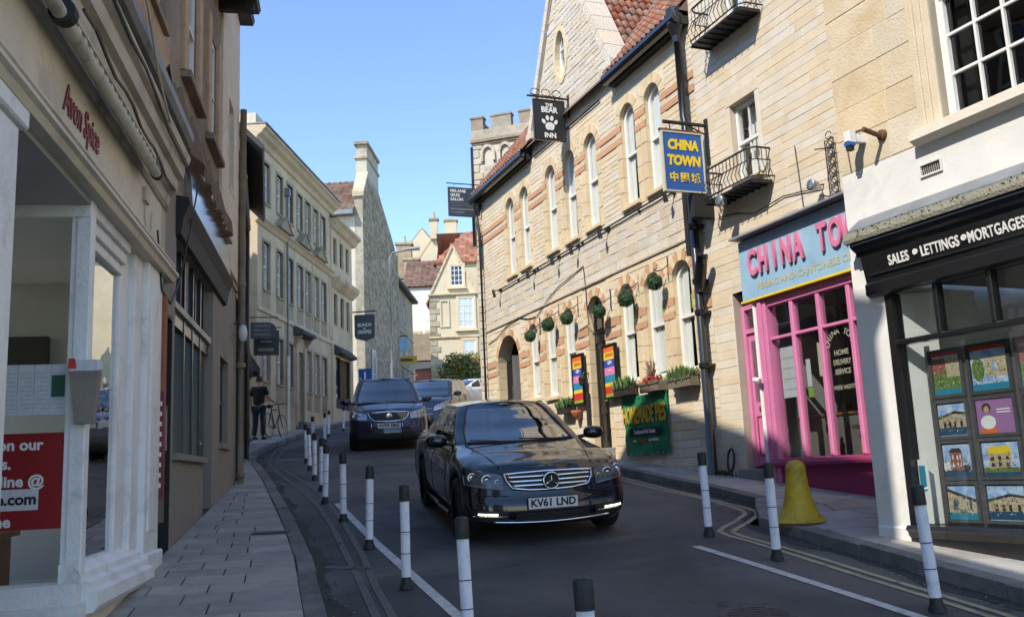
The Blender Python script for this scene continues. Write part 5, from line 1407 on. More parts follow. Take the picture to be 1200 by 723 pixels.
# vent, alarm box, spout
t = WK.root('air_vent', 'square white perforated air vent set in the white band', 'air vent', .67, -.005, 3.86)
mb = MB(); mb.ring(outline(-.11,.11,-.055,.055,False), outline(-.11,.11,-.055,.055,False,12,.014), -.012, .0); mb.build('frame', 'render_white', t)
mb = MB()
for i in range(9):
    for j in range(4): mb.box(-.085+i*.02, -.075+i*.02, -.006, .0, -.036+j*.02, -.022+j*.02)
mb.build('slots', 'iron', t, kind='stuff')
t = WK.root('alarm_box', 'small white and blue alarm camera on the stained stone beside the pipe stub', 'alarm camera', .0, -.10, 4.32)
mb = MB(); mb.box(-.03,.03,-.02,.10,-.02,.05); mb.cbox(-.035,.035,-.10,-.02,-.03,.07,.01); mb.build('case', 'white_paint', t)
mb = MB(); mb.box(-.036,.036,-.095,-.03,-.06,-.03); mb.build('band', 'sign_blue', t); mb = MB(); mb.box(-.025,.025,-.09,-.04,-.10,-.06); mb.build('lens', 'black_flat', t)
t = WK.root('pipe_stub', 'short rusty iron pipe stub projecting from the stained stone', 'pipe stub', .22, 0, 4.30)
mb = MB(); mb.tube([(0,.02,-.02),(-.0,-.22,.03)], .022, 8); mb.build('pipe', 'rust', t); mb = MB(); mb.lathe([(.05,0),(.045,-.03),(.03,-.035)], axis='y', n=12); mb.build('flange', 'rust', t)
mb = MB(); mb.tube([(-.2,-.01,4.45),(-.17,-.01,4.1)], .006, 5); mb.tube([(-.2,-.01,4.45),(.0,-.01,4.43)], .005, 5); o = mb.build('cable', 'iron'); o.location = (WK.P[0], WK.P[1], 0); o.rotation_euler = (0,0,WK.rz); tag(o, 'thin cable running down the stained stone to the alarm camera', 'cable')

# ------------------------------------------------------------------ left side: white shopfront
WA = Wall((-3.21, 8.32), -10.8, 1)
ab = building(WA, 'takeaway_building', 'weathered house over the white shopfront with red script lettering, brown upper wall', .3)
def hbox(root, name, mat, *b, ch=0):
    mb = MB()
    if ch: mb.cbox(*b, ch)
    else: mb.box(*b)
    return mb.build(name, mat, root)
AWIN = [(-.95, -.05, 5.9, 7.7), (-3.0, -2.1, 5.9, 7.7), (-5.2, -4.3, 5.9, 7.7), (-.95, -.05, 8.3, 9.8), (-3.0, -2.1, 8.3, 9.8), (-5.2, -4.3, 8.3, 9.8)]
wall_mesh(ab, -6.62, .30, 4.6, 10.7, AWIN, .0, .35, 'brown_render')
wall_mesh(ab, -9.6, -5.2, .3, 4.6, [(-8.6,-6.4,.9,3.3)], .0, .35, 'render_white', 'wall')
wall_mesh(ab, -9.6, -6.62, 4.6, 8.7, [(-8.6,-7.7,5.9,7.5)], .0, .35, 'brown_render', 'low_wall')  # unseen upper wall, added and sized to shade the right kerb
sash(ab, -8.6, -7.7, 5.92, 7.5, False, y=.05, cols=2, fr=.055, glass='glass_shop', back='interior', sill=.10, sill_m='brown_stone')
mb = MB(); mb.box(-22,-9.6,.0,.35,-2,8.7); mb.build('sun_block_wall', 'brown_render', ab)  # unseen plain wall added to keep the sun off the street
hbox(ab, 'side_wall', 'brown_render', -6.62, -6.3, .352, 7, .3, 10.7)
hbox(ab, 'side_wall', 'brown_stone', .0, .30, .352, 7, 3.6, 10.7)
mb = MB(); mb.xprism([(-.15,10.6),(-.15,10.7),(3.5,12.4),(7.2,10.7),(7.2,10.6)], -6.66, .35); mb.build('roof', 'slate', ab)
for (a, b, c, d) in AWIN:
    sash(ab, a+.06, b-.06, c+.02, d, False, y=.05, cols=2, fr=.055, glass='glass_shop', back='interior', sill=.10, sill_m='brown_stone')
    for (x0, x1) in ((a-.16, a+.06), (b-.06, b+.16)): hbox(ab, 'window_surround', 'brown_stone', x0, x1, -.035, .12, c, d, ch=.01)
    hbox(ab, 'window_surround', 'brown_stone', a-.16, b+.16, -.08, .12, d, d+.16, ch=.01)
mb = MB(); mb.xprism([(.0,4.95),(-.14,5.02),(-.16,5.12),(-.10,5.2),(0,5.35)], -6.9, .32); mb.build('ledge', 'old_brown', ab)
sfA = building(WA, 'white_shopfront', 'white painted bay shopfront with splayed entrance and red script name on the cream fascia', .6, 'shopfront')
# fascia and mouldings, thick build-up of cornice, rollers and gutters
hbox(sfA, 'fascia', 'shop_cream', -9.4, .24, -.0, .12, 3.70, 4.20)
mb = MB(); mb.xprism([(.12,3.74),(-.03,3.73),(-.05,3.71),(-.045,3.69),(-.09,3.665),(-.095,3.645),(-.075,3.63),(-.12,3.585),(-.125,3.555),(-.10,3.54),(-.08,3.50),(.12,3.50)], -9.4, .30); mb.build('lower_moulding', 'shop_cream', sfA)
mb = MB(); mb.xprism([(.0,4.235),(-.03,4.225),(-.04,4.205),(-.02,4.185),(.0,4.18)], -9.4, .26); mb.build('upper_bead', 'gutter_cream', sfA)
mb = MB(); mb.xprism([(.0,4.24),(-.02,4.25),(-.03,4.34),(-.09,4.38),(-.10,4.42),(-.10,4.50),(-.15,4.52),(-.165,4.60),(-.16,4.64),(-.20,4.66),(-.215,4.72),(-.20,4.76),(-.13,4.79),(-.11,4.90),(.0,4.95)], -9.4, .28); mb.build('cornice', 'gutter_cream', sfA)
mb = MB(); mb.xprism([(-.11,4.90),(-.20,4.86),(-.235,4.90),(-.24,4.97),(-.215,4.97),(-.20,4.92),(-.12,4.95)], -9.4, .30); mb.build('gutter', 'lead', sfA)
aw = WA.root('awning_roller', 'long cream awning roller with black ends fixed under the shop cornice', 'awning', -5.0, -.13, 4.17)
mb = MB(); mb.tube([(-4.2,0,0),(4.04,0,0)], .040, 14); mb.build('roller', 'gutter_cream', aw, smooth=True)
mb = MB(); mb.tube([(4.04,0,0),(4.09,0,-.0)], .048, 14); mb.build('end_cap', 'black_flat', aw)
mb = MB(); mb.tube([(1.28,-.01,.015),(1.36,-.01,.015)], .072, 14); mb.build('motor', 'black_flat', aw)
mb = MB()
for k in range(60): x = -4.0+k*.135; mb.box(x, x+.05, .0, .04, .045, .11)
mb.box(-4.2, 4.0, -.005, .005, .115, .13); mb.box(-4.2,4.0,.02,.06,.02,.12); mb.build('fringe', 'shop_cream', aw, kind='stuff')
for (a, b, lb) in (((-6,-.25,4.80),(.2,-.19,4.60),'black cable running along the top of the shop cornice'), ((-3.4,-.17,4.35),(.15,-.10,4.34),'black cable running under the shop gutter')):
    mb = MB(); mb.tube([tuple(a[i]+(b[i]-a[i])*k/12+(.03*math.sin(k*1.7) if i == 2 else 0) for i in range(3)) for k in range(13)], .012, 5)
    o = mb.build('cable', 'iron'); o.location = (WA.P[0], WA.P[1], 0); o.rotation_euler = (0,0,WA.rz); tag(o, lb, 'cable')
mb = MB(); mb.tube([(-3.0,-.26,5.35),(-2.2,-.28,5.02),(-1.5,-.24,4.78),(-.9,-.22,4.66),(-.3,-.16,4.80),(.1,-.1,5.0)], .010, 5)
o = mb.build('cable', 'gutter_cream'); o.location = (WA.P[0], WA.P[1], 0); o.rotation_euler = (0,0,WA.rz); tag(o, 'slack white cable looping over the shop gutter', 'cable')
mb = MB(); mb.tube([(-.75,-.01,4.0),(-.75,-.01,3.86),(-.70,-.01,3.76),(-.58,-.01,3.74),(-.48,-.01,3.82),(-.45,-.01,3.98)], .006, 5); mb.box(-.82,-.66,-.03,0,3.98,4.10)
mb.build('wire_loop', 'gutter_cream', sfA)
text_obj('Avon Spice', .27, 'crimson', sfA, (-2.72, -.006, 3.93), extrude=.004, bold=.003, shear=.25, sx=.72, space=.95)
# pilaster, frame, glazing
hbox(sfA, 'pilaster', 'shop_white', -.62, .0, -.03, .4, .85, 3.50, ch=.01)
hbox(sfA, 'pilaster_foot', 'shop_white', -.66, .03, -.07, .4, .7, 1.08, ch=.015)
hbox(sfA, 'pilaster_panel', 'shop_white', -.50, -.16, -.045, -.03, 1.25, 3.35, ch=.008)
hbox(sfA, 'window_jamb', 'shop_white', -.90, -.62, .02, .4, 1.05, 3.50, ch=.01)
hbox(sfA, 'window_jamb', 'shop_white', -1.20, -.90, .07, .4, 1.05, 3.50, ch=.01)
hbox(sfA, 'corner_post', 'shop_white', -2.42, -2.31, -.01, .08, 1.0, 3.50, ch=.008)
for k, (o_, z0, z1) in enumerate(((.00,3.42,3.50),(.03,3.33,3.42),(.06,3.25,3.33))): hbox(sfA, 'head_rail', 'shop_white', -2.31, -1.20, o_, .12, z0+.001, z1, ch=.005)
hbox(sfA, 'pane', 'glass_front', -2.31, -1.20, .10, .106, 1.15, 3.26)
mb = MB(); mb.xprism([(.12,1.16),(.05,1.155),(-.01,1.10),(-.02,1.06),(-.06,1.04),(-.07,1.0),(-.11,.98),(-.12,.90),(-.09,.86),(.12,.86)], -2.42, -.60); mb.build('sill', 'shop_white', sfA)
hbox(sfA, 'stallriser', 'shop_cream', -2.40, -.62, -.04, .3, .5, .86)
# return window into the entrance, facing down the street
hbox(sfA, 'pane', 'glass_shop', -2.392, -2.386, .08, .62, 1.08, 3.38)
mb = MB(); mb.box(-2.43,-2.35,.0,.66,3.38,3.50); mb.box(-2.43,-2.35,.62,.70,1.0,3.5); mb.box(-2.41,-2.37,.08,.115,1.02,3.42); mb.build('window_frame', 'shop_white', sfA)
mb = MB(); mb.box(-2.58,-2.34,-.02,.72,.93,1.05); mb.box(-2.62,-2.34,-.05,.75,.84,.93); mb.build('return_sill', 'shop_white', sfA)
mb = MB(); mb.box(-2.40,-2.34,.0,.72,.5,.84); mb.build('return_stallriser', 'shop_cream', sfA)
hbox(sfA, 'entrance_wall', 'shop_white', -3.95, -2.36, 1.35, 1.40, .5, 3.5)
hbox(sfA, 'entrance_ceiling', 'interior_light', -3.98, -2.36, .0, 1.4, 3.46, 3.50)
hbox(sfA, 'entrance_floor', 'flag', -3.98, -2.42, -.0, 1.4, .55, .70)
hbox(sfA, 'entrance_door', 'shop_white', -2.42, -2.36, .72, 1.35, .7, 3.46)
hbox(sfA, 'left_post', 'shop_white', -4.34, -4.00, -.05, .3, .6, 3.40, ch=.015)
hbox(sfA, 'left_post_capital', 'shop_white', -4.40, -3.95, -.08, .3, 3.40, 3.50, ch=.01)
hbox(sfA, 'left_front', 'shop_white', -5.2, -4.34, .0, .3, .4, 3.5)
# room behind
hbox(sfA, 'party_wall', 'white_paint', -.02, .0, .4, 3.6, .8, 3.5)
mb = MB(); mb.box(-2.35,.0,3.6,3.65,.8,1.3); mb.box(-2.35,.0,3.6,3.65,3.2,3.5); mb.box(-4.0,-2.36,3.6,3.65,.8,3.5); mb.build('room_wall', 'interior', sfA)  # back wall left open at mid height, gap added to let sky light in
mb = MB(); mb.box(-2.35,0,.12,3.6,3.44,3.47); mb.box(-2.35,0,.12,3.6,.82,.86); mb.build('room_ceiling', 'white_paint', sfA)
hbox(sfA, 'wall_screen', 'black_flat', -.10, -.03, .9, 2.0, 2.45, 2.95)
t = WA.root('counter', 'orange brown wooden counter end low inside the shop window', 'counter', -1.2, 1.2, .86)
hbox(t, 'top', 'orange_wood', -.6, .6, -.3, .3, .42, .46); hbox(t, 'body', 'orange_wood', -.55, .55, -.25, .25, 0, .42)
# sheets on the return pane (they face -x)
def xflat(parent, name, mat, x, y0, y1, z0, z1): mb = MB(); mb.box(x, x+.002, y0, y1, z0, z1); return mb.build(name, mat, parent)
mp = building(WA, 'menu_sheets', 'four white printed menu sheets with a dark green square taped inside the shop window', 1.6, 'menu')
for k in range(4):
    xflat(mp, 'sheet', 'paper', -2.399, .115+k*.098, .210+k*.098, 2.09, 2.41)
    for j in range(9): xflat(mp, 'print_line', 'sign_slate', -2.4005, .128+k*.098, .196+k*.098 if j % 3 else .17+k*.098, 2.13+j*.028, 2.1315+j*.028)
xflat(mp, 'green_square', 'pc_green', -2.402, .125, .205, 2.20, 2.34)
rp = building(WA, 'red_poster', 'red poster with white lettering in the lower part of the shop window', 1.3, 'poster')
xflat(rp, 'sheet', 'red_poster', -2.403, .115, .60, 1.38, 1.975)
xflat(rp, 'panel', 'paper', -2.406, .255, .60, 1.50, 1.63)
def xtext(s, size, mat, parent, x, y, z, **k):
    k.setdefault('align', 'RIGHT'); return text_obj(s, size, mat, parent, (x, y, z), rot=(math.pi/2, 0, -math.pi/2), **k)
for (s, y, z, m_) in (('on our', .24, 1.90, 'print_white'), ('rs.', .42, 1.785, 'print_white'), ('nline @', .225, 1.675, 'print_white'), ('e.com', .265, 1.565, 'black_flat'), ('ine', .41, 1.43, 'print_white')):
    xtext(s, .095, m_, rp, -2.4075, y, z, extrude=.0008, bold=.003)
lb_ = WA.root('leaflet_box', 'grey brown box with white and red lid on the corner post of the shopfront', 'box', -2.44, -.02, 2.02)
mb = MB(); mb.add([(-.05,-.05,0),(.02,-.05,0),(.02,.06,0),(-.05,.06,0),(-.07,-.08,.33),(.02,-.08,.33),(.02,.09,.33),(-.07,.09,.33)], [(0,3,2,1),(4,5,6,7),(0,1,5,4),(1,2,6,5),(2,3,7,6),(3,0,4,7)]); mb.build('box', 'grey_render', lb_)
hbox(lb_, 'lid', 'paper', -.075, .022, -.085, .095, .33, .40, ch=.01); mb = MB(); mb.add([(-.077,.05,.345),(-.077,.10,.345),(-.077,.10,.41),(-.077,.06,.41)], [(0,1,2,3)]); mb.build('red_mark', 'print_red', lb_)
st = building(WA, 'sign_strip', 'narrow upright red sign strip with white lettering beside the white pilaster', 1.3, 'sign')
hbox(st, 'upper_board', 'terracotta', .005, .10, -.06, .0, 2.45, 3.32); hbox(st, 'lower_board', 'crimson', .005, .10, -.06, .0, 1.50, 2.45); hbox(st, 'foot_board', 'wood_box', .005, .10, -.06, .0, 1.30, 1.50)
for k, c in enumerate('TEAROOMS'[:0]): pass
for k in range(9): xflat(st, 'print_mark', 'print_white', .003, -.045, -.015, 1.60+k*.09, 1.64+k*.09)

# ------------------------------------------------------------------ left side: grey rendered shop with dark windows
gb = building(WA, 'grey_building', 'grey rendered shop with a glossy dark fascia, brown stone upper floor and projecting dark eaves', .9)
GH_ = [(.05,.72,.9,3.20), (.85,3.72,1.22,4.10), (4.5,5.45,2.15,3.36)]
wall_mesh(gb, .05 if False else .02, 6.45, .8, 4.62, [(.05,.72,.8,3.20),(.85,2.98,1.93,4.10),(2.98,3.72,1.2,4.10),(4.5,5.45,2.15,3.36)], .0, .3, 'grey_render')
mb = MB(); mb.box(.05,.72,.55,.58,.8,3.2); mb.box(.05,.052,.3,.55,.8,3.2); mb.box(.718,.72,.3,.55,.8,3.2); mb.build('alley_door', 'black_flat', gb)
hbox(gb, 'window_sill', 'grey_render', .82, 3.0, -.05, .1, 1.86, 1.93, ch=.006)
hbox(gb, 'transom', 'gutter_cream', .85, 3.72, .02, .10, 3.40, 3.47); hbox(gb, 'transom_lower', 'black_paint', .85, 3.72, .06, .12, 3.25, 3.40)
for x in (.85, 1.75, 2.35, 2.95): hbox(gb, 'mullion', 'black_paint', x, x+.06, .05, .14, 1.93, 4.10)
for x in (1.2, 1.55, 2.0, 2.6, 3.3): hbox(gb, 'glazing_bar', 'gutter_cream' if x in (1.2, 2.0) else 'black_paint', x, x+.03, .06, .10, 3.47, 4.10)
hbox(gb, 'pane', 'glass_dark', .88, 2.98, .10, .106, 1.93, 3.28); hbox(gb, 'pane', 'glass_dark', .88, 3.70, .10, .106, 3.47, 4.10)
dd = hbox(gb, 'door', 'black_paint', 3.04, 3.70, .10, .15, 1.24, 3.26); hbox(gb, 'door_pane', 'glass_dark', 3.15, 3.60, .088, .094, 2.2, 3.1)
h = MB(); h.lathe([(0,-.05),(.025,-.04),(.025,-.01),(.01,0)], c=(3.12,.09,2.1), axis='y', n=10); h.build('door_handle', 'stainless', gb)
mb = MB(); mb.box(.3,4.0,2.2,2.25,.9,4.3); mb.box(.82,.85,.3,2.2,.9,4.3); mb.box(3.98,4.0,.3,2.2,.9,4.3); mb.box(.85,4,.3,2.2,4.25,4.3); mb.build('interior_room', 'interior_dark', gb)
sash(gb, 4.5, 5.45, 2.16, 3.35, False, y=.10, cols=2, fr=.05, frame='black_paint', glass='glass_dark', sill=.03, sill_m='grey_render')
mb = MB(); mb.xprism([(.0,4.52),(-.12,4.50),(-.14,4.44),(-.08,4.30),(-.05,4.12),(.0,4.10)], .80, 4.80); mb.build('fascia_box', 'black_flat', gb)
mb = MB(); mb.add([(1.25,-.10,4.53),(4.80,-.10,4.53),(4.80,-.06,5.02),(1.25,-.06,5.02),(1.25,0,4.53),(4.8,0,4.53),(4.8,0,5.02),(1.25,0,5.02)], [(0,1,2,3),(0,3,7,4),(1,5,6,2),(3,2,6,7),(0,4,5,1)]); mb.build('sign_board', 'mirror_board', gb)
hbox(gb, 'sign_edging', 'gutter_cream', 1.2, 4.85, -.12, .0, 5.02, 5.07)
hbox(gb, 'door_reveal', 'interior_dark', .708, .716, .0, .55, .9, 3.2)
hbox(gb, 'door_head', 'grey_render', .05, .72, .0, .55, 3.2, 3.24)
# upper floors
GW = [(1.15,1.95,5.95,7.5), (3.0,3.75,5.95,7.5)]
wall_mesh(gb, .30, 4.2, 4.62, 8.45, GW, .0, .3, 'brown_stone', 'upper_wall')
wall_mesh(gb, 4.2, 6.45, 4.62, 9.3, [(5.0,5.65,6.0,7.35)], -.04, .3, 'cream_render', 'upper_wall')
for (a, b, c, d) in GW:
    sash(gb, a, b, c+.02, d, False, y=.04, cols=2, fr=.06, glass='glass_shop', back='interior')
    for (x0, x1) in ((a-.22, a), (b, b+.22)): hbox(gb, 'window_surround', 'brown_render', x0, x1, -.05, .10, c, d+.1, ch=.012)
    hbox(gb, 'projecting_sill', 'brown_stone', a-.20, b+.20, -.11, .10, c-.08, c, ch=.01)
sash(gb, 5.0, 5.65, 6.02, 7.33, False, y=.06, cols=2, rows=4, fr=.05, sill=.05, sill_m='cream_render')
mb = MB(); mb.xprism([(-.52,8.36),(-.55,8.42),(-.52,8.52),(3,10.6),(3,8.5),(.0,8.36)], .0, 4.35); mb.build('roof', 'slate', gb)
for k in range(9): hbox(gb, 'rafter_end', 'dark_wood', .2+k*.47, .30+k*.47, -.48, .02, 8.22, 8.36)
mb = MB(); mb.xprism([(.02,4.62),(-.05,4.66),(-.06,4.72),(.02,4.76)], 4.2, 6.45); mb.build('string_course', 'old_brown', gb)
mb = MB(); mb.xprism([(-.25,9.25),(-.28,9.33),(3,10.9),(3,9.3),(0,9.25)], 4.36, 6.5); mb.build('rear_roof', 'slate', gb)
hbox(gb, 'side_wall', 'grey_render', 6.2, 6.45, .302, 6, .9, 9.3)
# broken old ledge below the brown wall
mb = MB(); rl = random.Random(8); P = []
for i in range(28):
    x = .0+i*.16; d = .10+.10*rl.random(); P.append([(x,0,4.95),(x,-d,5.0+.05*rl.random()),(x,-d*.9,5.16+.06*rl.random()),(x,-.05,5.4+.25*rl.random()),(x,.0,5.5)])
mb.grid(P); mb.build('crumbling_ledge', 'old_brown', gb)
mb = MB(); mb.tube([(6.40,-.09,1.4),(6.40,-.09,4.7),(6.40,-.11,7.7)], .055, 10)
for z in (1.7, 3.4, 4.7, 6.5): mb.lathe([(.06,0),(.075,.01),(.075,.07),(.06,.08)], c=(6.40,-.09-(.04*(z-4.7)/4.4 if z > 4.7 else 0),z), n=10)
o = mb.build('drainpipe', 'brown_stone', smooth=True); o.location = (WA.P[0], WA.P[1], 0); o.rotation_euler = (0,0,WA.rz); tag(o, 'brown drainpipe at the far corner of the grey rendered shop', 'drainpipe')
t = WA.root('globe_lamp', 'small oval white wall lamp near the drainpipe of the grey shop', 'wall lamp', 6.15, -.14, 3.92)
mb = MB(); mb.lathe([(0,-.14),(.05,-.11),(.07,0),(.05,.11),(0,.14)], n=12); mb.build('globe', 'paper', t, smooth=True); mb = MB(); mb.tube([(0,0,.12),(0,.15,.16)], .012, 5); mb.build('bracket', 'iron', t)
# framed notice standing in the alley doorway
t = WA.root('framed_notice', 'small framed red and grey notice on the side of the alley doorway', 'notice', .704, .15, 1.95)
mb = MB(); mb.box(-.012,.0,-.12,.12,0,.42); mb.build('frame', 'gutter_cream', t); mb = MB(); mb.box(-.016,-.012,-.105,.105,.015,.405); mb.build('backing', 'sign_slate', t); mb = MB(); mb.box(-.019,-.016,-.09,-.02,.04,.38); mb.build('red_print', 'crimson', t)
mb = MB(); mb.tube([(-.30,-.03,3.86),(-.10,-.04,3.35),(.3,-.05,3.3),(.75,-.05,3.6),(1.05,-.10,4.2),(1.4,-.14,4.9)], .009, 5); o = mb.build('cable', 'iron'); o.location = (WA.P[0], WA.P[1], 0); o.rotation_euler = (0,0,WA.rz); tag(o, 'slack black cable hanging between the white shop and the grey building', 'cable')

# ------------------------------------------------------------------ dark houses before the Georgian front
WD = Wall((-4.46, 14.78), -14.83, 1)
db = building(WD, 'dark_house', 'dark weathered house seen edge-on behind the brown drainpipe with deep black eaves', 1.3)
DW = [(5.6,6.3,5.0,6.4),(8.0,8.8,5.2,6.6),(5.6,6.3,7.3,8.4),(8.0,8.8,7.3,8.4)]
wall_mesh(db, .0, 4.9, 1.3, 7.0, [(1.2,2.0,4.6,5.9),(3.2,4.0,4.7,6.0)], .0, .3, 'brown_stone', 'low_wall')
wall_mesh(db, 4.9, 10.5, 1.3, 9.1, DW, .0, .3, 'brown_stone')
for (a, b, c, d) in [(1.2,2.0,4.6,5.9),(3.2,4.0,4.7,6.0)]+DW: sash(db, a, b, c, d, False, y=.06, cols=2, fr=.06, glass='glass_dark', sill=.06, sill_m='brown_stone')
hbox(db, 'side_wall', 'old_brown', 4.9, 5.2, .302, 6, 1.3, 9.1); hbox(db, 'side_wall', 'brown_stone', 10.2, 10.5, .302, 6, 1.3, 9.1); hbox(db, 'side_wall', 'stone_georg', .0, .3, .302, 6, 1.3, 7.0)
mb = MB(); mb.prism([(4.92,9.1),(5.18,9.1),(5.18,9.1)], 0, .1) if False else None
mb = MB(); mb.xprism([(.0,9.1),(3,12.0),(6,9.1)], 4.92, 5.18); mb.xprism([(.0,9.1),(3,12.0),(6,9.1)], 10.2, 10.48); mb.build('gable_end', 'old_brown', db)
mb = MB(); mb.xprism([(-.10,6.92),(-.14,7.0),(3,8.6),(6,7.0),(6,6.92)], -.05, 4.85); mb.build('low_roof', 'slate', db)
mb = MB(); mb.xprism([(-.38,8.74),(-.42,8.84),(3,12.18),(6.4,8.84),(6.3,8.76),(3,12.0)], 4.6, 10.6); mb.build('roof', 'slate', db)
mb = MB(); mb.xprism([(-.10,4.3),(-.13,4.42),(0,4.6),(0,4.2)], .1, 9.5); mb.build('fascia', 'black_flat', db)
for k in range(8): hbox(db, 'shop_pilaster', 'dark_wood', .3+k*1.2, .42+k*1.2, -.05, .02, 1.5+.1*k, 4.2, ch=.01)
mb = MB(); mb.tube([(4.75,-.08,2.0),(4.75,-.08,6.9)], .04, 8); mb.build('downpipe', 'iron', db)
mb = MB(); mb.xprism([(-.26,4.40),(-.30,4.48),(0,4.95),(0,4.4)], 9.0, 10.3); mb.build('door_hood', 'slate', db)
t = WD.root('hanging_sign', 'grey hanging sign with a rounded end and faint white lines', 'hanging sign', 8.9, 0, 5.22)
mb = MB(); P = [(-.60, 0), (-.08, 0), (-.08, .42), (-.60, .42)] 
pts = [(-.06,0),(-.50,0)]+[(-.50-.21*math.sin(a*math.pi/8), .21-.21*math.cos(a*math.pi/8)) for a in range(1, 8)]+[(-.50,.42),(-.06,.42)]
n = len(pts); mb.v = [(-.02,p[0],p[1]) for p in pts]+[(.02,p[0],p[1]) for p in pts]; mb.f = [tuple(range(n)), tuple(range(2*n-1,n-1,-1))]+[(i,(i+1)%n,n+(i+1)%n,n+i) for i in range(n)]; mb.m = [0]*len(mb.f)
mb.build('board', 'sign_slate', t)
for k in range(3): mb = MB(); mb.box(-.024,-.020,-.56,-.16,.09+k*.11,.125+k*.11); mb.build('print_line', 'lead', t)
mb = MB(); mb.tube([(0,.02,.55),(0,-.75,.55)], .014, 6); mb.tube([(0,-.1,.55),(0,-.1,.42)], .006, 5); mb.tube([(0,-.55,.55),(0,-.55,.42)], .006, 5); mb.build('bracket', 'iron', t)
t = WD.root('hanging_sign', 'small black rectangular hanging sign just above the man with the bicycle', 'hanging sign', 10.1, 0, 5.0)
mb = MB(); mb.box(-.02,.02,-.78,-.12,-.05,.62); mb.build('board', 'sign_black', t); mb = MB(); mb.box(-.024,-.02,-.64,-.24,.06,.14); mb.box(-.024,-.02,-.6,-.3,.30,.34); mb.build('print_line', 'lead', t)
mb = MB(); mb.tube([(0,.02,.70),(0,-.85,.70)], .014, 6); mb.build('bracket', 'iron', t)

# ------------------------------------------------------------------ Georgian house
WG = Wall((-7.57, 27.14), 4.2, 1)
ge = building(WG, 'georgian_house', 'long three storey georgian stone house with sash windows, string course and bold cornice', 2.6)
GU = [.85, 2.12, 3.18, 4.28, 5.22, 6.22, 7.2]
gw = .58
G3 = [(u-gw/2, u+gw/2, 10.15, 11.45) for u in GU]; G2 = [(u-gw/2, u+gw/2, 7.40, 8.90) for u in GU]
G1 = [(u-gw/2, u+gw/2, 4.62, 6.05) for u in GU if abs(u-4.28) > .1]; GD = [(3.95, 4.60, 3.2, 5.92)]
wall_mesh(ge, .0, 8.15, 2.6, 12.0, G3+G2+G1+GD, .0, .3, 'stone_georg')
hbox(ge, 'end_wall', 'cream_render', .0, .3, .302, 8, 2.6, 12.2); hbox(ge, 'end_wall', 'stone_georg', 7.85, 8.15, .302, 8, 2.6, 12.2)
for i, h in enumerate(G3+G2+G1):
    dark = abs((h[0]+h[1])/2-3.18) < .1 or abs((h[0]+h[1])/2-5.22) < .1
    sash(ge, h[0]+.03, h[1]-.03, h[2]+.01, h[3], False, y=.10, cols=2, rows=4, fr=.045, bar=.018, blind=None if dark else ('curtain', .0), blind_y=.06, glass='glass', sill=.06, sill_m='stone_georg_dark', back='interior_dark')
    hbox(ge, 'window_surround', 'stone_georg_dark', h[0]-.09, h[0], -.02, .1, h[2]-.02, h[3]+.09, ch=.006); hbox(ge, 'window_surround', 'stone_georg_dark', h[1], h[1]+.09, -.02, .1, h[2]-.02, h[3]+.09, ch=.006); hbox(ge, 'window_surround', 'stone_georg_dark', h[0], h[1], -.02, .1, h[3], h[3]+.09, ch=.006)
    if h[2] < 9: hbox(ge, 'apron', 'stone_georg_dark', h[0]-.05, h[1]+.05, -.012, .0, h[2]-.62, h[2]-.09, ch=.006)
for k, (z, m_) in enumerate(((9.46,'stone_georg'),(6.95,'stone_georg'))):
    mb = MB(); mb.xprism([(.0,z+.12),(-.16,z+.10),(-.20,z+.04),(-.12,z-.02),(-.05,z-.12),(.0,z-.14)] if k == 0 else [(.0,z-.1),(-.06,z-.12),(-.06,z-.26),(.0,z-.28)], -.18 if k == 0 else 0, 8.15); mb.build('string_course', m_, ge)
mb = MB(); mb.xprism([(.3,12.35),(-.36,12.33),(-.38,12.24),(-.30,12.18),(-.24,12.08),(-.12,12.0),(-.06,11.86),(.0,11.84),(.3,11.84)], -.28, 8.4); mb.build('cornice', 'stone_georg', ge)
hbox(ge, 'cornice_capping', 'lead', -.3, 8.42, -.40, .32, 12.35, 12.39)
hbox(ge, 'parapet', 'cream_render', -.25, .5, -.05, 1.0, 12.39, 12.72); mb = MB(); mb.add([(-.2,-.3,12.37),(8.3,-.3,12.37),(8.3,4,13.2),(-.2,4,13.2),(8.3,8,12.37),(-.2,8,12.37)], [(0,1,2,3),(3,2,4,5),(0,3,5),(1,4,2)]); mb.build('roof', 'slate', ge)
for u in (2.12, 4.28, 6.22):
    mb = MB(); mb.prism([(u-.62, 9.58), (u+.62, 9.58), (u, 10.0)], -.24, .0); mb.build('pediment', 'stone_georg_dark', ge)
    mb = MB(); mb.prism([(u-.68, 9.58), (u-.58, 9.60), (u, 9.995), (u, 10.05)], -.27, .0); mb.prism([(u+.001, 10.05), (u+.001, 9.995), (u+.58, 9.60), (u+.68, 9.58)], -.27, .0); mb.build('pediment_lead', 'stone_georg_dark', ge)
mb = MB(); mb.xprism([(-.32,6.45),(-.35,6.50),(-.33,6.58),(0,6.75),(0,6.40)], 3.5, 5.0); mb.build('door_hood', 'slate', ge)
for x in (3.62, 4.78): 
    mb = MB(); mb.xprism([(0,6.0),(-.08,6.15),(-.26,6.40),(0,6.40)], x, x+.12); mb.build('hood_bracket', 'stone_georg_dark', ge)
hbox(ge, 'door_surround', 'stone_georg', 3.72, 3.95, -.06, .1, 3.4, 6.1, ch=.01); hbox(ge, 'door_surround', 'stone_georg', 4.60, 4.83, -.06, .1, 3.4, 6.1, ch=.01)
hbox(ge, 'door', 'print_navy', 3.96, 4.59, .14, .2, 3.55, 5.9); hbox(ge, 'door_step', 'kerb', 3.8, 4.8, -.25, .2, 3.1, 3.54)
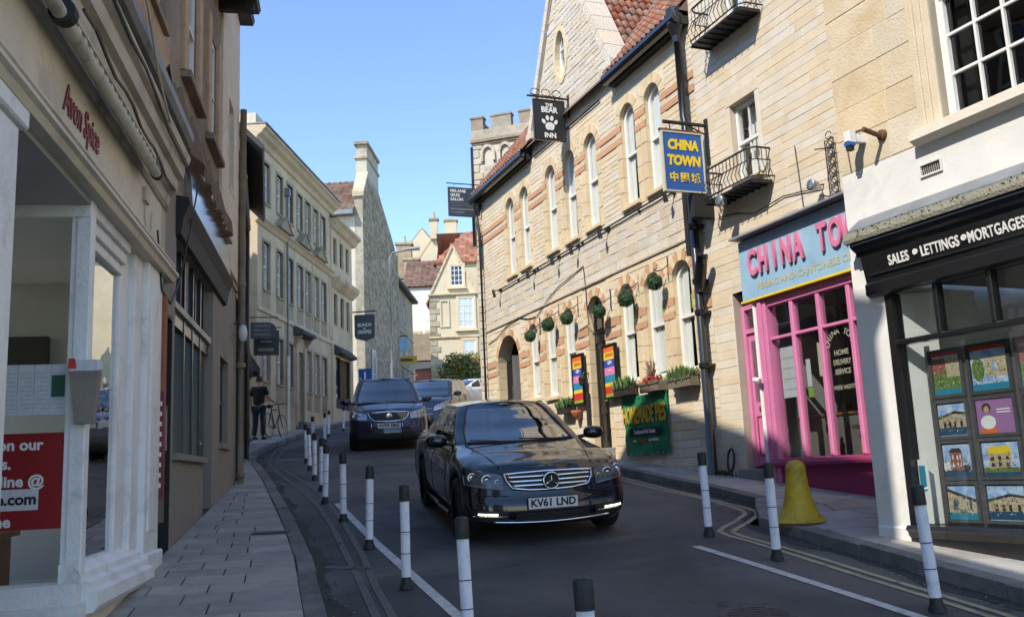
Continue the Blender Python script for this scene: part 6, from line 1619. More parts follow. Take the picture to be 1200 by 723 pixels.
mb = MB(); mb.box(2.68,2.74,-.10,-.04,4.0,11.0); mb.box(2.62,2.80,-.16,-.0,10.95,11.2); mb.build('downpipe', 'lead', ge)
mb = MB(); mb.tube([(2.72,-.08,3.2),(2.72,-.08,5.6)], .05, 8); mb.build('pipe_foot', 'white_paint', ge)
for k in range(4): hbox(ge, 'pilaster', 'stone_georg', (0,2.55,5.68,7.9)[k], (.22,2.66,5.78,8.15)[k], -.03, .0, 6.95, 9.3, ch=.008)

# ------------------------------------------------------------------ second house and its shopfront
s2 = building(WG, 'bay_fronted_house', 'narrow stone house with dark sashes over a lit shopfront, right of the georgian house', 3.4)
S3 = [(8.45,8.95,10.0,11.0),(9.42,9.95,10.0,11.0),(10.35,10.85,10.0,11.0)]; S2 = [(8.45,8.95,7.55,8.75),(9.42,9.95,7.55,8.75),(10.35,10.85,7.55,8.75)]
wall_mesh(s2, 8.16, 11.3, 3.4, 11.4, S3+S2+[(8.6,10.9,4.3,6.3)], -.05, .3, 'stone_georg')
for h in S3+S2: sash(s2, *h, False, y=.06, cols=2, rows=2, fr=.05, frame='white_paint' if False else 'black_paint', glass='glass_dark', sill=.05, sill_m='stone_georg')
mb = MB(); mb.xprism([(.3,11.72),(-.38,11.70),(-.40,11.58),(-.28,11.5),(-.15,11.32),(-.05,11.28),(.3,11.28)], 8.16, 11.65); mb.build('cornice', 'stone_georg', s2)
mb = MB(); mb.xprism([(.3,9.35),(-.40,9.35),(-.36,9.2),(-.1,8.95),(-.05,8.95)], 8.2, 11.3); mb.build('bay_apron', 'stone_georg', s2)
hbox(s2, 'end_wall', 'rubble_light', 11.0, 11.3, .302, 6, 3.4, 11.4)
mb = MB(); mb.add([(8.1,-.3,11.7),(11.4,-.3,11.7),(11.4,4,12.9),(8.1,4,12.9)], [(0,1,2,3)]); mb.build('roof', 'slate', s2)
mb = MB(); mb.xprism([(-.05,6.35),(-.32,6.40),(-.34,6.48),(-.05,6.75)], 8.4, 10.9); mb.build('shop_hood', 'slate', s2)
hbox(s2, 'shopfront_frame', 'black_flat', 8.62, 10.88, .0, .1, 4.25, 4.7); 
for x in (8.6, 9.4, 9.85, 10.25, 10.8): hbox(s2, 'mullion', 'black_flat', x, x+.08, .0, .1, 4.3, 6.3)
hbox(s2, 'lit_pane', 'lit_window', 9.50, 9.84, .12, .13, 4.7, 6.2); hbox(s2, 'lit_pane', 'lit_window', 9.95, 10.24, .12, .13, 4.7, 6.2); hbox(s2, 'dark_pane', 'glass_dark', 8.7, 9.4, .06, .07, 4.7, 6.3); hbox(s2, 'room', 'interior_dark', 8.6, 10.9, .4, .42, 4.3, 6.3)
t = WG.root('hanging_sign', 'black shield shaped hanging sign reading BUNCH OF GRAPES', 'hanging sign', 11.5, 0, 7.25)
mb = MB(); pts = [(-.95,.22),(-.9,.12),(-.52,.0),(-.14,.12),(-.09,.22),(-.09,1.12),(-.95,1.12)]; n = len(pts)
mb.v = [(-.03,p[0],p[1]) for p in pts]+[(.03,p[0],p[1]) for p in pts]; mb.f = [tuple(range(n)), tuple(range(2*n-1,n-1,-1))]+[(i,(i+1)%n,n+(i+1)%n,n+i) for i in range(n)]; mb.m = [0]*len(mb.f); mb.build('board', 'sign_slate', t)
for s_, z in (('BUNCH', .68), ('OF', .52), ('GRAPES', .38)): text_obj(s_, .20 if s_ != 'OF' else .1, 'sign_white', t, (-.034, -.52, z), rot=(math.pi/2, 0, -math.pi/2), extrude=.002, bold=.004, absz=False, sx=.85)
mb = MB(); mb.tube([(0,.02,1.25),(0,-1.0,1.25)], .03, 6); mb.build('bracket', 'iron', t)
t = WG.root('blue_sign', 'small bright blue square sign hung beside the dark shopfront', 'sign', 11.6, -.1, 5.55)
mb = MB(); mb.box(-.03,.03,-.65,-.1,0,.55); mb.build('board', 'sign_blue', t); mb = MB(); mb.box(-.035,-.03,-.42,-.34,.1,.42); mb.build('figure', 'print_white', t)
# ------------------------------------------------------------------ rubble gable with chimney
WR_ = Wall((-7.05, 43.8), 2.6, 1)
gr = building(WR_, 'gable_house', 'tall grey rubble gable house with a brick tiled roof and big stone chimney', 4.0)
GP = [(0,4.0),(9.6,4.0),(9.6,14.2),(8.6,14.8),(4.2,16.6),(1.2,16.6),(0,15.2)]
mb = MB(); mb.prism(GP, .0, .4); mb.build('wall', 'rubble', gr)
def in_gr(x, z):
    zt = 15.2+x*1.16 if x < 1.2 else (16.6 if x < 4.2 else (16.6-(x-4.2)*.41 if x < 8.6 else 14.4))
    return z < zt-.2 and not (1.2 < x < 2.4 and 5.1 < z < 8.0)
stones(gr, .05, 9.55, 4.2, 16.5, [], .19, .22, .52, 'rubble', nparts=300, gap=.03, depth=.05, rough=.018, clip=in_gr, y0=-.02, name='rubble_stone', joined='rubble_stones')
mb = MB(); mb.prism([(9.3,4.0),(9.6,4.0),(9.6,14.4),(9.3,14.5)], -.05, 0); mb.build('quoin_strip', 'rubble', gr)
mb = MB(); mb.box(.0,.3,.402,6,4.0,14.6); mb.build('side_wall', 'rubble_light', gr)
mb = MB(); mb.add([(-.3,.4,14.4),(-.3,7,14.4),(3.2,7,16.95),(3.2,.4,16.95),(9.9,.4,14.2),(9.9,7,14.2)], [(0,1,2,3),(3,2,5,4)]); mb.build('roof_deck', 'tile_brown', gr)
pantiles(gr, (-.35, 7.0, 14.42), (0,-1,0), (3.5/4.32,0,2.53/4.32), 22, 12, .30, .36, 'tile_brown', nparts=286)
hbox(gr, 'lead_apron', 'lead', -.45, .0, .4, 7, 14.2, 14.42)
for k in range(6): 
    a, b = k/6, (k+1)/6-.01; P = lambda t: (0+1.2*t, 15.15+1.4*t); (xa, za), (xb, zb2) = P(a), P(b)
    mb = MB(); mb.prism([(xa-.12,za),(xa-.12,za+.22),(xb-.12,zb2+.22),(xb-.12,zb2)], -.08, .48); mb.build('coping_stone', 'rubble_light', gr)
mb = MB(); mb.box(1.2,4.2,.002,.55,16.2,17.5); mb.build('chimney', 'rubble_light', gr); mb = MB(); mb.box(1.1,4.3,-.06,.62,17.5,17.62); mb.box(1.25,4.15,-.0,.52,17.62,18.25); mb.box(1.1,4.3,-.08,.64,18.25,18.4); mb.build('chimney_cap', 'rubble', gr)
sash(gr, 1.4, 2.2, 5.4, 7.8, False, y=-.08, cols=2, fr=.08, blind=('curtain', 0), back_d=.1)
mb = MB(); mb.box(1.3,2.3,-.10,.0,5.2,5.36); mb.build('window_ledge', 'rubble_light', gr)
# terrace
WT2 = Wall((-7.0, 53.6), 1.6, 1)
te = building(WT2, 'stone_terrace', 'row of brown stone cottages with small white windows beyond the rubble gable', 5.2)
TW = [(1.2,1.9,11.2,12.4),(4.6,5.3,11.2,12.4),(1.0,2.2,8.6,10.0),(2.8,4.0,8.6,10.0),(4.8,6.2,8.6,10.0),(1.6,2.5,5.9,7.9),(4.4,5.2,5.9,7.9)]
wall_mesh(te, 0, 8.6, 5.2, 13.2, TW, .0, .3, 'rubble')
for h in TW: sash(te, *h, False, y=.08, cols=2, rows=2, fr=.08, glass='glass', blind=('curtain', 0), sill=.08, sill_m='rubble_light')
hbox(te, 'side_wall', 'rubble', 0, .3, .302, 6, 5.2, 13.2)
mb = MB(); mb.xprism([(-.35,13.1),(-.4,13.25),(3,15.2),(6.5,13.2)], -.2, 8.8); mb.build('roof', 'slate', te)
mb = MB(); mb.xprism([(0,8.3),(-.06,8.3),(-.06,8.42),(0,8.42)], 0, 8.6); mb.xprism([(0,10.4),(-.06,10.4),(-.06,10.5),(0,10.5)], 0, 8.6); mb.build('string_course', 'rubble_light', te)
t = WT2.root('yellow_sign', 'yellow arched hanging sign outside the stone cottages', 'sign', .2, 0, 8.05)
mb = MB(); mb.box(-.04,.04,-1.35,-.1,0,.42); mb.build('board', 'banner_yellow', t); mb = MB(); mb.box(-.05,-.04,-1.1,-.3,.12,.3); mb.build('lettering', 'rust', t)
t = WT2.root('blue_grey_sign', 'pale blue oval hanging sign above the yellow sign', 'sign', -.3, 0, 8.9)
mb = MB(); mb.lathe([(.40,-.03),(.42,0),(.40,.03)], c=(0,-.6,.2), n=16, axis='x'); mb.build('board', 'fascia_blue', t); mb = MB(); mb.tube([(0,0,.7),(0,-.9,.7)], .03, 6); mb.build('bracket', 'iron', t)

# ------------------------------------------------------------------ end of the street
def rect_house(name, lb, x0, x1, y0, y1, z0, z1, zr, wall, roof, gable_front=True, cat='house', ov=.25, rot=0, tiles=True, hip=0):
    """house block facing the camera; ridge runs away from the camera if gable_front"""
    o = thing(name, lb, cat, ((x0+x1)/2, y0, z0), R_(rot)); w = (x1-x0)/2; d = y1-y0; h = z1-z0; hr = zr-z0
    mb = MB()
    if gable_front: mb.prism([(-w,0),(w,0),(w,h),(0,hr),(-w,h)], 0, d)
    else: mb.box(-w, w, 0, d, 0, h)
    mb.build('wall', wall, o)
    mb = MB()
    if gable_front:
        for s in (-1, 1):
            a = (s*(w+ov), 0.12, h-ov*(hr-h)/w); b = (0, 0.12, hr+.02); mb.face([a, b, (0, d+.1, hr+.02), (a[0], d+.1, a[2])]); mb.face([(p[0], p[1], p[2]+.12) for p in [a, b, (0, d+.1, hr+.02), (a[0], d+.1, a[2])]])
            mb.face([a, b, (0,.12,hr+.14), (a[0],.12,a[2]+.12)])
    else:
        a = [(-w-ov, -ov, h-.05), (w+ov, -ov, h-.05), (w+ov, d/2, hr), (-w-ov+hip, d/2, hr)]; mb.face(a)
        if hip: mb.face([(-w-ov, -ov, h-.05), (-w-ov+hip, d/2, hr+.12), (-w-ov, d+ov, h-.05)]); mb.face([(p[0], p[1], p[2]+.12) for p in a]); mb.face([a[0], a[1], (a[1][0], a[1][1], a[1][2]+.12), (a[0][0], a[0][1], a[0][2]+.12)])
        mb.face([(-w-ov, d/2, hr+.1), (w+ov, d/2, hr+.1), (w+ov, d+ov, h), (-w-ov, d+ov, h)])
        mb.face([(-w,0,h),(-w,d,h),(-w,d/2,hr)]); mb.face([(w,0,h),(w,d,h),(w,d/2,hr)])
    mb.build('roof', roof, o)
    if tiles:
        if not gable_front:
            L = math.hypot(d/2+ov, hr-h+.05); pantiles(o, (-w-ov, -ov, h+.06), (1,0,0), (0,(d/2+ov)/L,(hr-h+.05)/L), int((2*w+2*ov)/.42), int(L/.42), .42, .42, roof, nparts=0, clip=lambda c: c.x > -w-ov+hip*(c.z-h)/max(hr-h, .1))
        else:
            for s in (-1, 1):
                ww_ = w+ov; L = math.hypot(ww_, hr-h+ov*(hr-h)/w); pantiles(o, (s*ww_, .15, h-ov*(hr-h)/w+.12), (0,1,0), (-s*ww_/L,0,(hr-h+ov*(hr-h)/w)/L), int(d/.42), int(L/.42), .42, .42, roof, nparts=0)
    return o
def fwin(o, x0, x1, z0, z1, cols=2, rows=4, y=-.02, **k):
    """window on the front (y = 0) plane of a far house"""
    mb = MB(); mb.ring(outline(x0-.16, x1+.16, z0-.16, z1+.16, False), outline(x0, x1, z0, z1, False), -.10, .0); mb.build('window_surround', 'stone_dress', o)
    ZB.setdefault(o.name, 0)
    mb = MB(); mb.box(x0, x1, -.012, -.004, z0, z1); mb.build('dark_recess', 'interior_dark', o, loc=(0,0,0))
    mb = MB(); mb.ring(outline(x0, x1, z0, z1, False), outline(x0, x1, z0, z1, False, 12, .07), -.07, -.03)
    w = mb.build('window', 'white_paint', o, loc=(0,0,0))
    for i in range(1, cols): m = MB(); xx = x0+(x1-x0)*i/cols; m.box(xx-.022, xx+.022, -.06, -.035, z0, z1); m.build('glazing_bar', 'white_paint', w)
    for j in range(1, rows): m = MB(); zz = z0+(z1-z0)*j/rows; m.box(x0, x1, -.058, -.036, zz-.022, zz+.022); m.build('glazing_bar', 'white_paint', w)
    m = MB(); m.box(x0, x1, -.034, -.030, z0, z1); m.build('pane', 'glass', w)
    if k.get('sill', True): m = MB(); m.cbox(x0-.25, x1+.25, -.22, 0, z0-.26, z0-.16, .02); m.build('sill', 'stone_dress', w)
    if k.get('curt'): m = MB(); m.box(x0+.05, x1-.05, -.028, -.02, z0, z1); m.build('curtain', 'curtain', w)
# cream gabled house facing down the street (66 m away)
gx0, gx1 = -5.9, -3.0
H = rect_house('cream_gable_house', 'cream stone house facing down the street with a small attic window in its gable', gx0, gx1+.6, 66, 74, 6.6, 14.2, 17.9, 'far_cream', 'tile', True)
cxh = (gx0+gx1+.6)/2
ZB[H.name] = 0
def hx(x): return x-cxh
def hz(z): return z-6.6
fwin(H, hx(-4.35), hx(-3.45), hz(15.0), hz(16.5), 3, 4)
fwin(H, hx(-3.85), hx(-2.75), hz(11.9), hz(14.1), 3, 4, curt=True)
fwin(H, hx(-3.6), hx(-2.7), hz(9.55), hz(11.0), 2, 2, curt=True)
mb = MB(); mb.ring(outline(hx(-5.2), hx(-4.5), hz(12.0), hz(14.0), False), outline(hx(-5.08), hx(-4.62), hz(12.12), hz(13.88), False), -.08, .0); mb.build('blind_window', 'far_cream', H, loc=(0,0,0))
for (z, p) in ((14.35, .22), (11.25, .12)): mb = MB(); mb.xprism([(.0,hz(z+.12)),(-p,hz(z+.08)),(-p,hz(z-.02)),(0,hz(z-.15))], hx(gx0)-.1, hx(gx1+.6)+.1); mb.build('string_course', 'stone_georg', H, loc=(0,0,0))
for s in (-1, 1):
    w_ = (gx1+.6-gx0)/2
    for k in range(8):
        a, b = k/8, (k+1)/8-.01; X = lambda t: s*(w_+.1)*(1-t); Z = lambda t: hz(14.1)+3.85*t
        mb = MB(); mb.prism([(X(a),Z(a)-.1),(X(a),Z(a)+.18),(X(b),Z(b)+.18),(X(b),Z(b)-.1)], -.12, .2); mb.build('coping_stone', 'stone_georg', H, loc=(0,0,0))
z = 7.0; k = 0
while z < 14:
    mb = MB(); mb.cbox(hx(gx0)-.04, hx(gx0)+(.7 if k % 2 else .45), -.06, .3, hz(z), hz(z+.42), .02); mb.build('quoin', 'rubble', H, loc=(0,0,0)); z += .46; k += 1
mb = MB(); mb.box(hx(-5.1),hx(-4.3),-.7,0,hz(9.1),hz(9.35)); mb.build('door_hood', 'slate', H, loc=(0,0,0)); mb = MB(); mb.box(hx(-5.0),hx(-4.4),-.03,0,hz(6.8),hz(9.0)); mb.build('door', 'dark_wood', H, loc=(0,0,0))
mb = MB(); mb.lathe([(.34,0),(.34,.05),(.26,.06)], c=(hx(-3.95),-.06,hz(16.95)), n=16, axis='y'); mb.build('roundel', 'stone_dress', H, loc=(0,0,0))
rect_house('red_roofed_house', 'house with a broad red hipped roof rising behind the cream gable', -6.0, 2.5, 74.2, 82, 8, 18.5, 22.0, 'far_cream', 'tile', False, hip=2.4)
Wh = rect_house('white_house', 'white rendered house with a brown tiled roof between the stone cottages and the cream gable', -8.4, -5.3, 72, 79, 7, 16.2, 19.0, 'render_white', 'tile_brown', False, ov=.15)
ZB[Wh.name] = 0; fwin(Wh, .1, .8, 4.6, 5.6, 1, 2, sill=False); fwin(Wh, -1.2, -.5, 4.6, 5.6, 1, 2, sill=False)
rect_house('garden_outbuilding', 'low dark red outbuilding between the white house and the cream gable', -7.2, -5.8, 67, 70, 6.5, 9.2, 9.9, 'print_brick', 'slate', False, tiles=False)
mb = MB(); mb.box(-8.6,-5.7,70.6,71.0,6.5,12.3); o = mb.build('garden_wall', 'brown_stone'); tag(o, 'tall rubble wall, shade put into its dark colour, below the white house', 'wall')  # dark brown stone stands in for shade lying on this wall
rect_house('hill_house', 'pale cream gabled house high on the hill with a stone chimney at its peak', -8.6, -5.5, 86, 94, 12, 21.7, 23.9, 'far_cream', 'tile', True)
rect_house('hill_house', 'cream gable farthest up the hill behind the chimney', -11.6, -7.0, 97, 104, 14, 24.8, 27.7, 'far_cream', 'tile', True)
rect_house('hill_house', 'long red tiled roof on the hill right of the cream gable', -7.2, 1, 92, 99, 13, 23.4, 25.8, 'far_cream', 'tile', False)
rect_house('hill_house', 'low house with a bright red roof just above the stone cottages', -13.5, -8.8, 80, 88, 10, 17.3, 21.3, 'far_cream', 'tile', False)
rect_house('hill_house', 'grey stone house with a broad chimney above the stone cottages', -10.4, -7.7, 78, 79.8, 10, 18.0, 18.9, 'rubble_light', 'slate', True, tiles=False)
def chimney(lb, x, y, z0, z1, w, mat='far_cream', pots=2):
    t = thing('chimney_stack', lb, 'chimney', (x, y, z0)); h = z1-z0
    mb = MB(); mb.box(-w/2,w/2,-w*.35,w*.35,0,h); mb.build('stack', mat, t); mb = MB(); mb.box(-w/2-.12,w/2+.12,-w*.35-.12,w*.35+.12,h,h+.2); mb.build('cap', 'rubble', t)
    for k in range(pots): mb = MB(); mb.lathe([(.16,h+.2),(.13,h+.75),(.15,h+.8)], c=((k-(pots-1)/2)*.5,0,0), n=8); mb.build('pot', 'rubble_light', t)
chimney('pale chimney at the peak of the hillside gable', -7.05, 85.8, 23.6, 25.4, .7, pots=1)
chimney('pale chimney rising from the red roof below the salon sign', -5.9, 93, 24.4, 27.2, 1.2, pots=0)
chimney('broad grey chimney with a narrow pot above the stone cottages', -8.9, 77, 18, 20.9, 1.25, 'rubble', 1)
chimney('small grey chimney left of the broad one', -8.2, 76.0, 17.4, 19.3, 1.2, 'rubble', 0)
# hill behind
mb = MB(); P = []
for i in range(41):
    x = -60+i*3; r = []
    for j, y in enumerate((100, 108, 118, 130, 150, 200)): r.append((x, y, 12+j*2.0+(1.2*math.sin(i*.7+j) if j else -4)))
    P.append(r)
mb.grid(P); mb.build('hill', 'field', kind='structure')
# right-hand side of the street end (hidden from here, seen from a step aside)
mb = MB(); mb.box(-.9, 6, 24.6, 60, 2, 7.2); o = mb.build('rear_wall', 'rubble_light'); tag(o, 'long rubble wall running on behind the battlement tower', 'wall')
# hedge
def hedge(name, lb, x0, x1, y0, y1, z0, z1, n, mat):
    t = thing(name, lb, 'hedge', ((x0+x1)/2, (y0+y1)/2, z0)); r = random.Random(9); mb = MB(); w, d, h = (x1-x0)/2, (y1-y0)/2, z1-z0
    for k in range(26):
        c = (r.uniform(-w*.8, w*.8), r.uniform(-d*.6, d*.6), h*r.uniform(.25, .82)); leafball(mb, c, .75, .7, .6, n//26, .19, r, .35)
    mb.build('foliage', mat, t); mb = MB()
    for k in range(9): x = -w*.8+k*w*.2; mb.tube([(x,0,0),(x+r.uniform(-.2,.2),0,h*.4),(x+r.uniform(-.5,.5),r.uniform(-.3,.3),h*.75)], [.06,.04,.02], 5)
    mb.build('stem', 'dark_wood', t)
hedge('hedge', 'bushy green and russet hedge in front of the cream gable house', -4.7, -1.2, 56.5, 59, 6.0, 9.0, 7500, 'leaf_hedge')
t = thing('roof_tree', 'small green shrub growing between the hillside roofs', 'shrub', (-7.6, 84, 18.0)); mb = MB(); leafball(mb, (0,0,.5), 1.1,.6,.6, 700, .25, random.Random(6), .2); mb.build('foliage', 'leaf_hedge', t)
# street lamp
t = thing('street_lamp', 'slim pale grey street lamp with a bent arm before the rubble gable', 'street lamp', (-5.95, 45, gz(45)))
mb = MB(); mb.tube([(0,0,0),(0,0,2.4)], .09, 10); mb.tube([(0,0,2.4),(0,0,7.6),(.15,0,7.9),(.95,0,8.05)], .055, 8); mb.build('column', 'lead', t); mb = MB(); mb.tube([(.8,0,8.05),(1.5,0,8.1)], [.08,.12], 8); mb.build('lantern', 'lead', t)
# salon sign on the tower
WS_ = Wall((-.72, 22.9), -21.3, -1)
t = WS_.root('hanging_sign', 'slate grey salon sign with small white lettering, hanging left of the tower', 'hanging sign', 0, 0, 7.98)
mb = MB(); mb.box(-.015,.015,-.82,-.08,.0,.76); mb.build('board', 'sign_slate', t); mb = MB(); mb.tube([(0,.05,.86),(0,-.85,.86)], .014, 6); mb.tube([(0,-.2,.86),(0,-.2,.76)], .006, 5); mb.tube([(0,-.65,.86),(0,-.65,.76)], .006, 5); mb.build('bracket', 'iron', t)
for (s_, z, sz) in (('MELANIE', .66, .105), ('GILES', .55, .105), ('SALON', .44, .105)): yztext(s_, sz, 'sign_white', t, .017, -.76, z, bold=.003, align='LEFT')
for z in (.33, .27): mb = MB(); mb.box(.015,.018,-.76,-.12 if z > .3 else -.2,z,z+.012); mb.build('rule', 'lead', t)
yztext('01225 863095', .07, 'sign_white', t, .017, -.76, .19, bold=.002, align='LEFT') if False else yztext('HAIR & BEAUTY', .075, 'sign_white', t, .017, -.76, .19, bold=.002, align='LEFT') if False else None
mb = MB(); mb.box(.015,.018,-.76,-.16,.17,.21); mb.box(.015,.018,-.76,-.40,.09,.12); mb.build('small_print', 'lead', t)

# ------------------------------------------------------------------ cars
def interp(T, v):
    if v <= T[0][0]: return T[0][1]
    for a, b in zip(T, T[1:]):
        if v <= b[0]:
            t = (v-a[0])/(b[0]-a[0]); t = t*t*(3-2*t)*.35 + t*.65; return a[1]+(b[1]-a[1])*t
    return T[-1][1]
def contour(F, R, W, bow, rx, ry, rbow, rrx, rry, ns=84, taper=.0):
    """half outline from the front centre round the side to the rear centre; returns (x, y, zone)"""
    P = []
    yc = W-ry
    for i in range(11): y = yc*i/10; P.append((F-bow*(y/W)**2, y, 'f'))
    xe = F-bow*(yc/W)**2
    for i in range(1, 10): a = math.pi/2*i/10; P.append((xe-rx*(1-math.cos(a)), yc+ry*math.sin(a), 'c'))
    yr = W-rry; xr = R+rbow*(yr/W)**2; x0, x1 = xe-rx, xr+rrx
    for i in range(ns+1):
        x = x0+(x1-x0)*i/ns; t = i/ns; P.append((x, W*(1-taper*(2*t-1)**4*.5), 's'))
    for i in range(9, 0, -1): a = math.pi/2*i/10; P.append((xr+rrx*(1-math.cos(a)), yr+rry*math.sin(a), 'd'))
    for i in range(10, -1, -1): y = yr*i/10; P.append((R+rbow*(y/W)**2, y, 'r'))
    return P
def make_car(name, label, loc, fwd, C, scl=1.0):
    f = Vector((fwd[0], fwd[1], .103*fwd[1])).normalized(); up = Vector((0, -.103, 1)).normalized(); lf = up.cross(f).normalized(); f = lf.cross(up)
    t = thing(name, label, 'car', (0, 0, 0)); M = Matrix((f, lf, up)).transposed().to_4x4(); M.translation = Vector((loc[0], loc[1], gz(loc[1])+.004)); t.matrix_world = M @ Matrix.Scale(scl, 4)
    paint = C['paint']; ax = C['axles']; wr = C['wheel_r']; ar = wr+.055
    def zb(x):
        z = C['clear']
        for a in ax:
            d = abs(x-a)
            if d < ar: z = max(z, wr+math.sqrt(ar*ar-d*d)-.0)
        return z
    zt = lambda x: interp(C['belt'], x)
    NK = 16
    rows = []
    for k in range(NK+1):
        kk = k/NK
        cc = contour(interp(C['F'], kk), interp(C['R'], kk), interp(C['W'], kk), C['bow'], C['rx'], C['ry'], .12, .22, .20, taper=C.get('taper', .03))
        row = []
        for (x, y, zn) in cc:
            b = zb(x) if (y > .55) else C['clear']
            tz = zt(x); row.append(Vector((x, y, b+(tz-b)*kk)))
        rows.append(row)
    def mirror(rows): return [[Vector((p.x, -p.y, p.z)) for p in r] for r in rows]
    body = MB(); body.grid(rows); body.grid([r[::-1] for r in mirror(rows)])
    # bonnet, scuttle and boot lid
    top = rows[-1]; n = len(top); cap = []
    for i in range(n):
        p = top[i]; r = []
        for j in range(-6, 7):
            u = j/6; r.append(Vector((p.x, p.y*u, p.z+C['crown']*(1-u*u))))
        cap.append(r)
    cap = [c for c in cap]
    body.grid(cap)
    b_ = body.build('body', paint, t, smooth=True)
    # lower dark bumper band
    if C.get('dark_low'):
        mb = MB(); lo = []
        for k in range(0, 6):
            kk = k/NK; lo.append([Vector((p.x*1.002+.004*(1 if p.x > 0 else -1), p.y*1.006, p.z)) for p in rows[k]])
        sel = [i for i in range(n) if rows[0][i].x > ax[0]+ar or rows[0][i].x < ax[1]-ar]
        a = [i for i in sel if rows[0][i].x > 0]; mb.grid([[r[i] for i in a] for r in lo]); mb.grid([[Vector((r[i].x, -r[i].y, r[i].z)) for i in a][::-1] for r in lo])
        mb.build('bumper_trim', 'car_plastic', t, smooth=True)
    mb = MB(); W0 = C['W'][2][1]
    mb.box(C['R'][0][1]+.25, C['F'][0][1]-.25, -W0+.22, W0-.22, C['clear']+.02, .62); mb.box(ax[0]+.5 if False else ax[1]+.45, ax[0]-.45, -W0+.06, W0-.06, C['clear']+.02, .6); mb.build('chassis', 'car_inside', t)
    for a in ax:
        for s in (-1, 1):
            mb = MB(); P = [[(a+ar*math.cos(q*math.pi/14), s*yy, wr+ar*math.sin(q*math.pi/14)) for q in range(15)] for yy in (W0-.22, W0-.01)]; mb.grid(P); mb.build('wheel_arch', 'car_plastic', t, smooth=True)
    # glasshouse
    G = C['glass']; NM = 12; gr_ = []
    for m in range(NM+1):
        mm = m/NM
        cc = contour(interp(G['F'], mm), interp(G['R'], mm), interp(G['W'], mm), G['bow'], .10, .13, .14, .14, .14, ns=60)
        z0 = G['z0']; z1 = G['z1']; gr_.append([(Vector((x, y, (zt(x) if y > .5 else z0)*(1-mm)*0+z0+(z1-z0)*mm)), zn) for (x, y, zn) in cc])
    parts = {'windscreen': MB(), 'pillar': MB(), 'side_window': MB(), 'rear_window': MB()}
    bp = G['pillars']
    for m in range(NM):
        for i in range(len(gr_[0])-1):
            q = [gr_[m][i], gr_[m][i+1], gr_[m+1][i+1], gr_[m+1][i]]; zn = gr_[m][i][1]; xm = sum(p[0].x for p in q)/4
            key = 'pillar'
            if 1 <= m < NM-1:
                if zn == 'f': key = 'windscreen'
                elif zn == 'r': key = 'rear_window'
                elif zn == 's':
                    key = 'side_window'
                    for (a, w) in bp:
                        if abs(xm-a) < w: key = 'pillar'
            for s in (1, -1):
                pts = [Vector((p[0].x, p[0].y*s, p[0].z)) for p in q]
                k2 = key if key != 'side_window' else ('side_window', s, sum(1 for a, w in bp if xm > a))
                parts.setdefault(k2, MB()).face(pts if s > 0 else pts[::-1])
    for k_, mbx in parts.items():
        if not mbx.f: continue
        k_ = k_ if isinstance(k_, str) else k_[0]
        o = mbx.build(k_, paint if k_ == 'pillar' else 'glass_car', t, smooth=True)
        # weld so that smooth shading runs across
        import bmesh
        bm = bmesh.new(); bm.from_mesh(o.data); bmesh.ops.remove_doubles(bm, verts=bm.verts, dist=.0005); bmesh.ops.recalc_face_normals(bm, faces=bm.faces); bm.to_mesh(o.data); bm.free()
    topg = [p[0] for p in gr_[-1]]; cap = []
    for p in topg: cap.append([Vector((p.x, p.y*j/6, p.z+G['crown']*(1-(j/6)**2)*(1-.25*abs((p.x-(G['F'][-1][1]+G['R'][-1][1])/2)/1.0)**2))) for j in range(-6, 7)])
    mb = MB(); mb.grid(cap); mb.build('roof', paint, t, smooth=True)
    for ob in (b_,):
        import bmesh
        bm = bmesh.new(); bm.from_mesh(ob.data); bmesh.ops.remove_doubles(bm, verts=bm.verts, dist=.0005); bmesh.ops.recalc_face_normals(bm, faces=bm.faces); bm.to_mesh(ob.data); bm.free()
    # rubber seal round the windscreen
    for s in (1, -1):
        i0 = 10
        mb = MB(); mb.tube([Vector((gr_[m][i0+1][0].x+.004, s*gr_[m][i0+1][0].y, gr_[m][i0+1][0].z)) for m in range(0, NM+1)], .012, 5); mb.build('screen_seal', 'car_plastic', t)
    mb = MB(); mb.tube([Vector((gr_[1][i][0].x+.006, gr_[1][i][0].y, gr_[1][i][0].z)) for i in range(10, -1, -1)]+[Vector((gr_[1][i][0].x+.006, -gr_[1][i][0].y, gr_[1][i][0].z)) for i in range(1, 11)], .016, 5); mb.build('scuttle', 'car_plastic', t)
    # nose surface
    def nose(y, z):
        best = None; ay = abs(y)
        for it in range(1):
            x = 2.0
            for _ in range(4):
                kk = max(0, min(1, (z-C['clear'])/(zt(x)-C['clear'])))
                F, W = interp(C['F'], kk), interp(C['W'], kk); yc = W-C['ry']
                if ay <= yc: x = F-C['bow']*(ay/W)**2
                else:
                    u = min(1, (ay-yc)/C['ry']); x = F-C['bow']*(yc/W)**2-C['rx']*(1-math.sqrt(1-u*u))
        return x
    def patch(pf, nu, nv, off, name, mat, par=t):
        """pf(u, v) -> (y, z) laid on the nose"""
        mb = MB(); mb.grid([[(lambda yz: (nose(*yz)+off, yz[0], yz[1]))(pf(i/nu, j/nv)) for i in range(nu+1)] for j in range(nv+1)]); return mb.build(name, mat, par, smooth=True, loc=(0,0,0) if par is not t else None)
    def nline(pts, r, off, name, mat, par=t, n=6): mb = MB(); mb.tube([(nose(y, z)+off, y, z) for y, z in pts], r, n); return mb.build(name, mat, par, loc=(0,0,0) if par is not t else None, smooth=True)
    H = C['head']
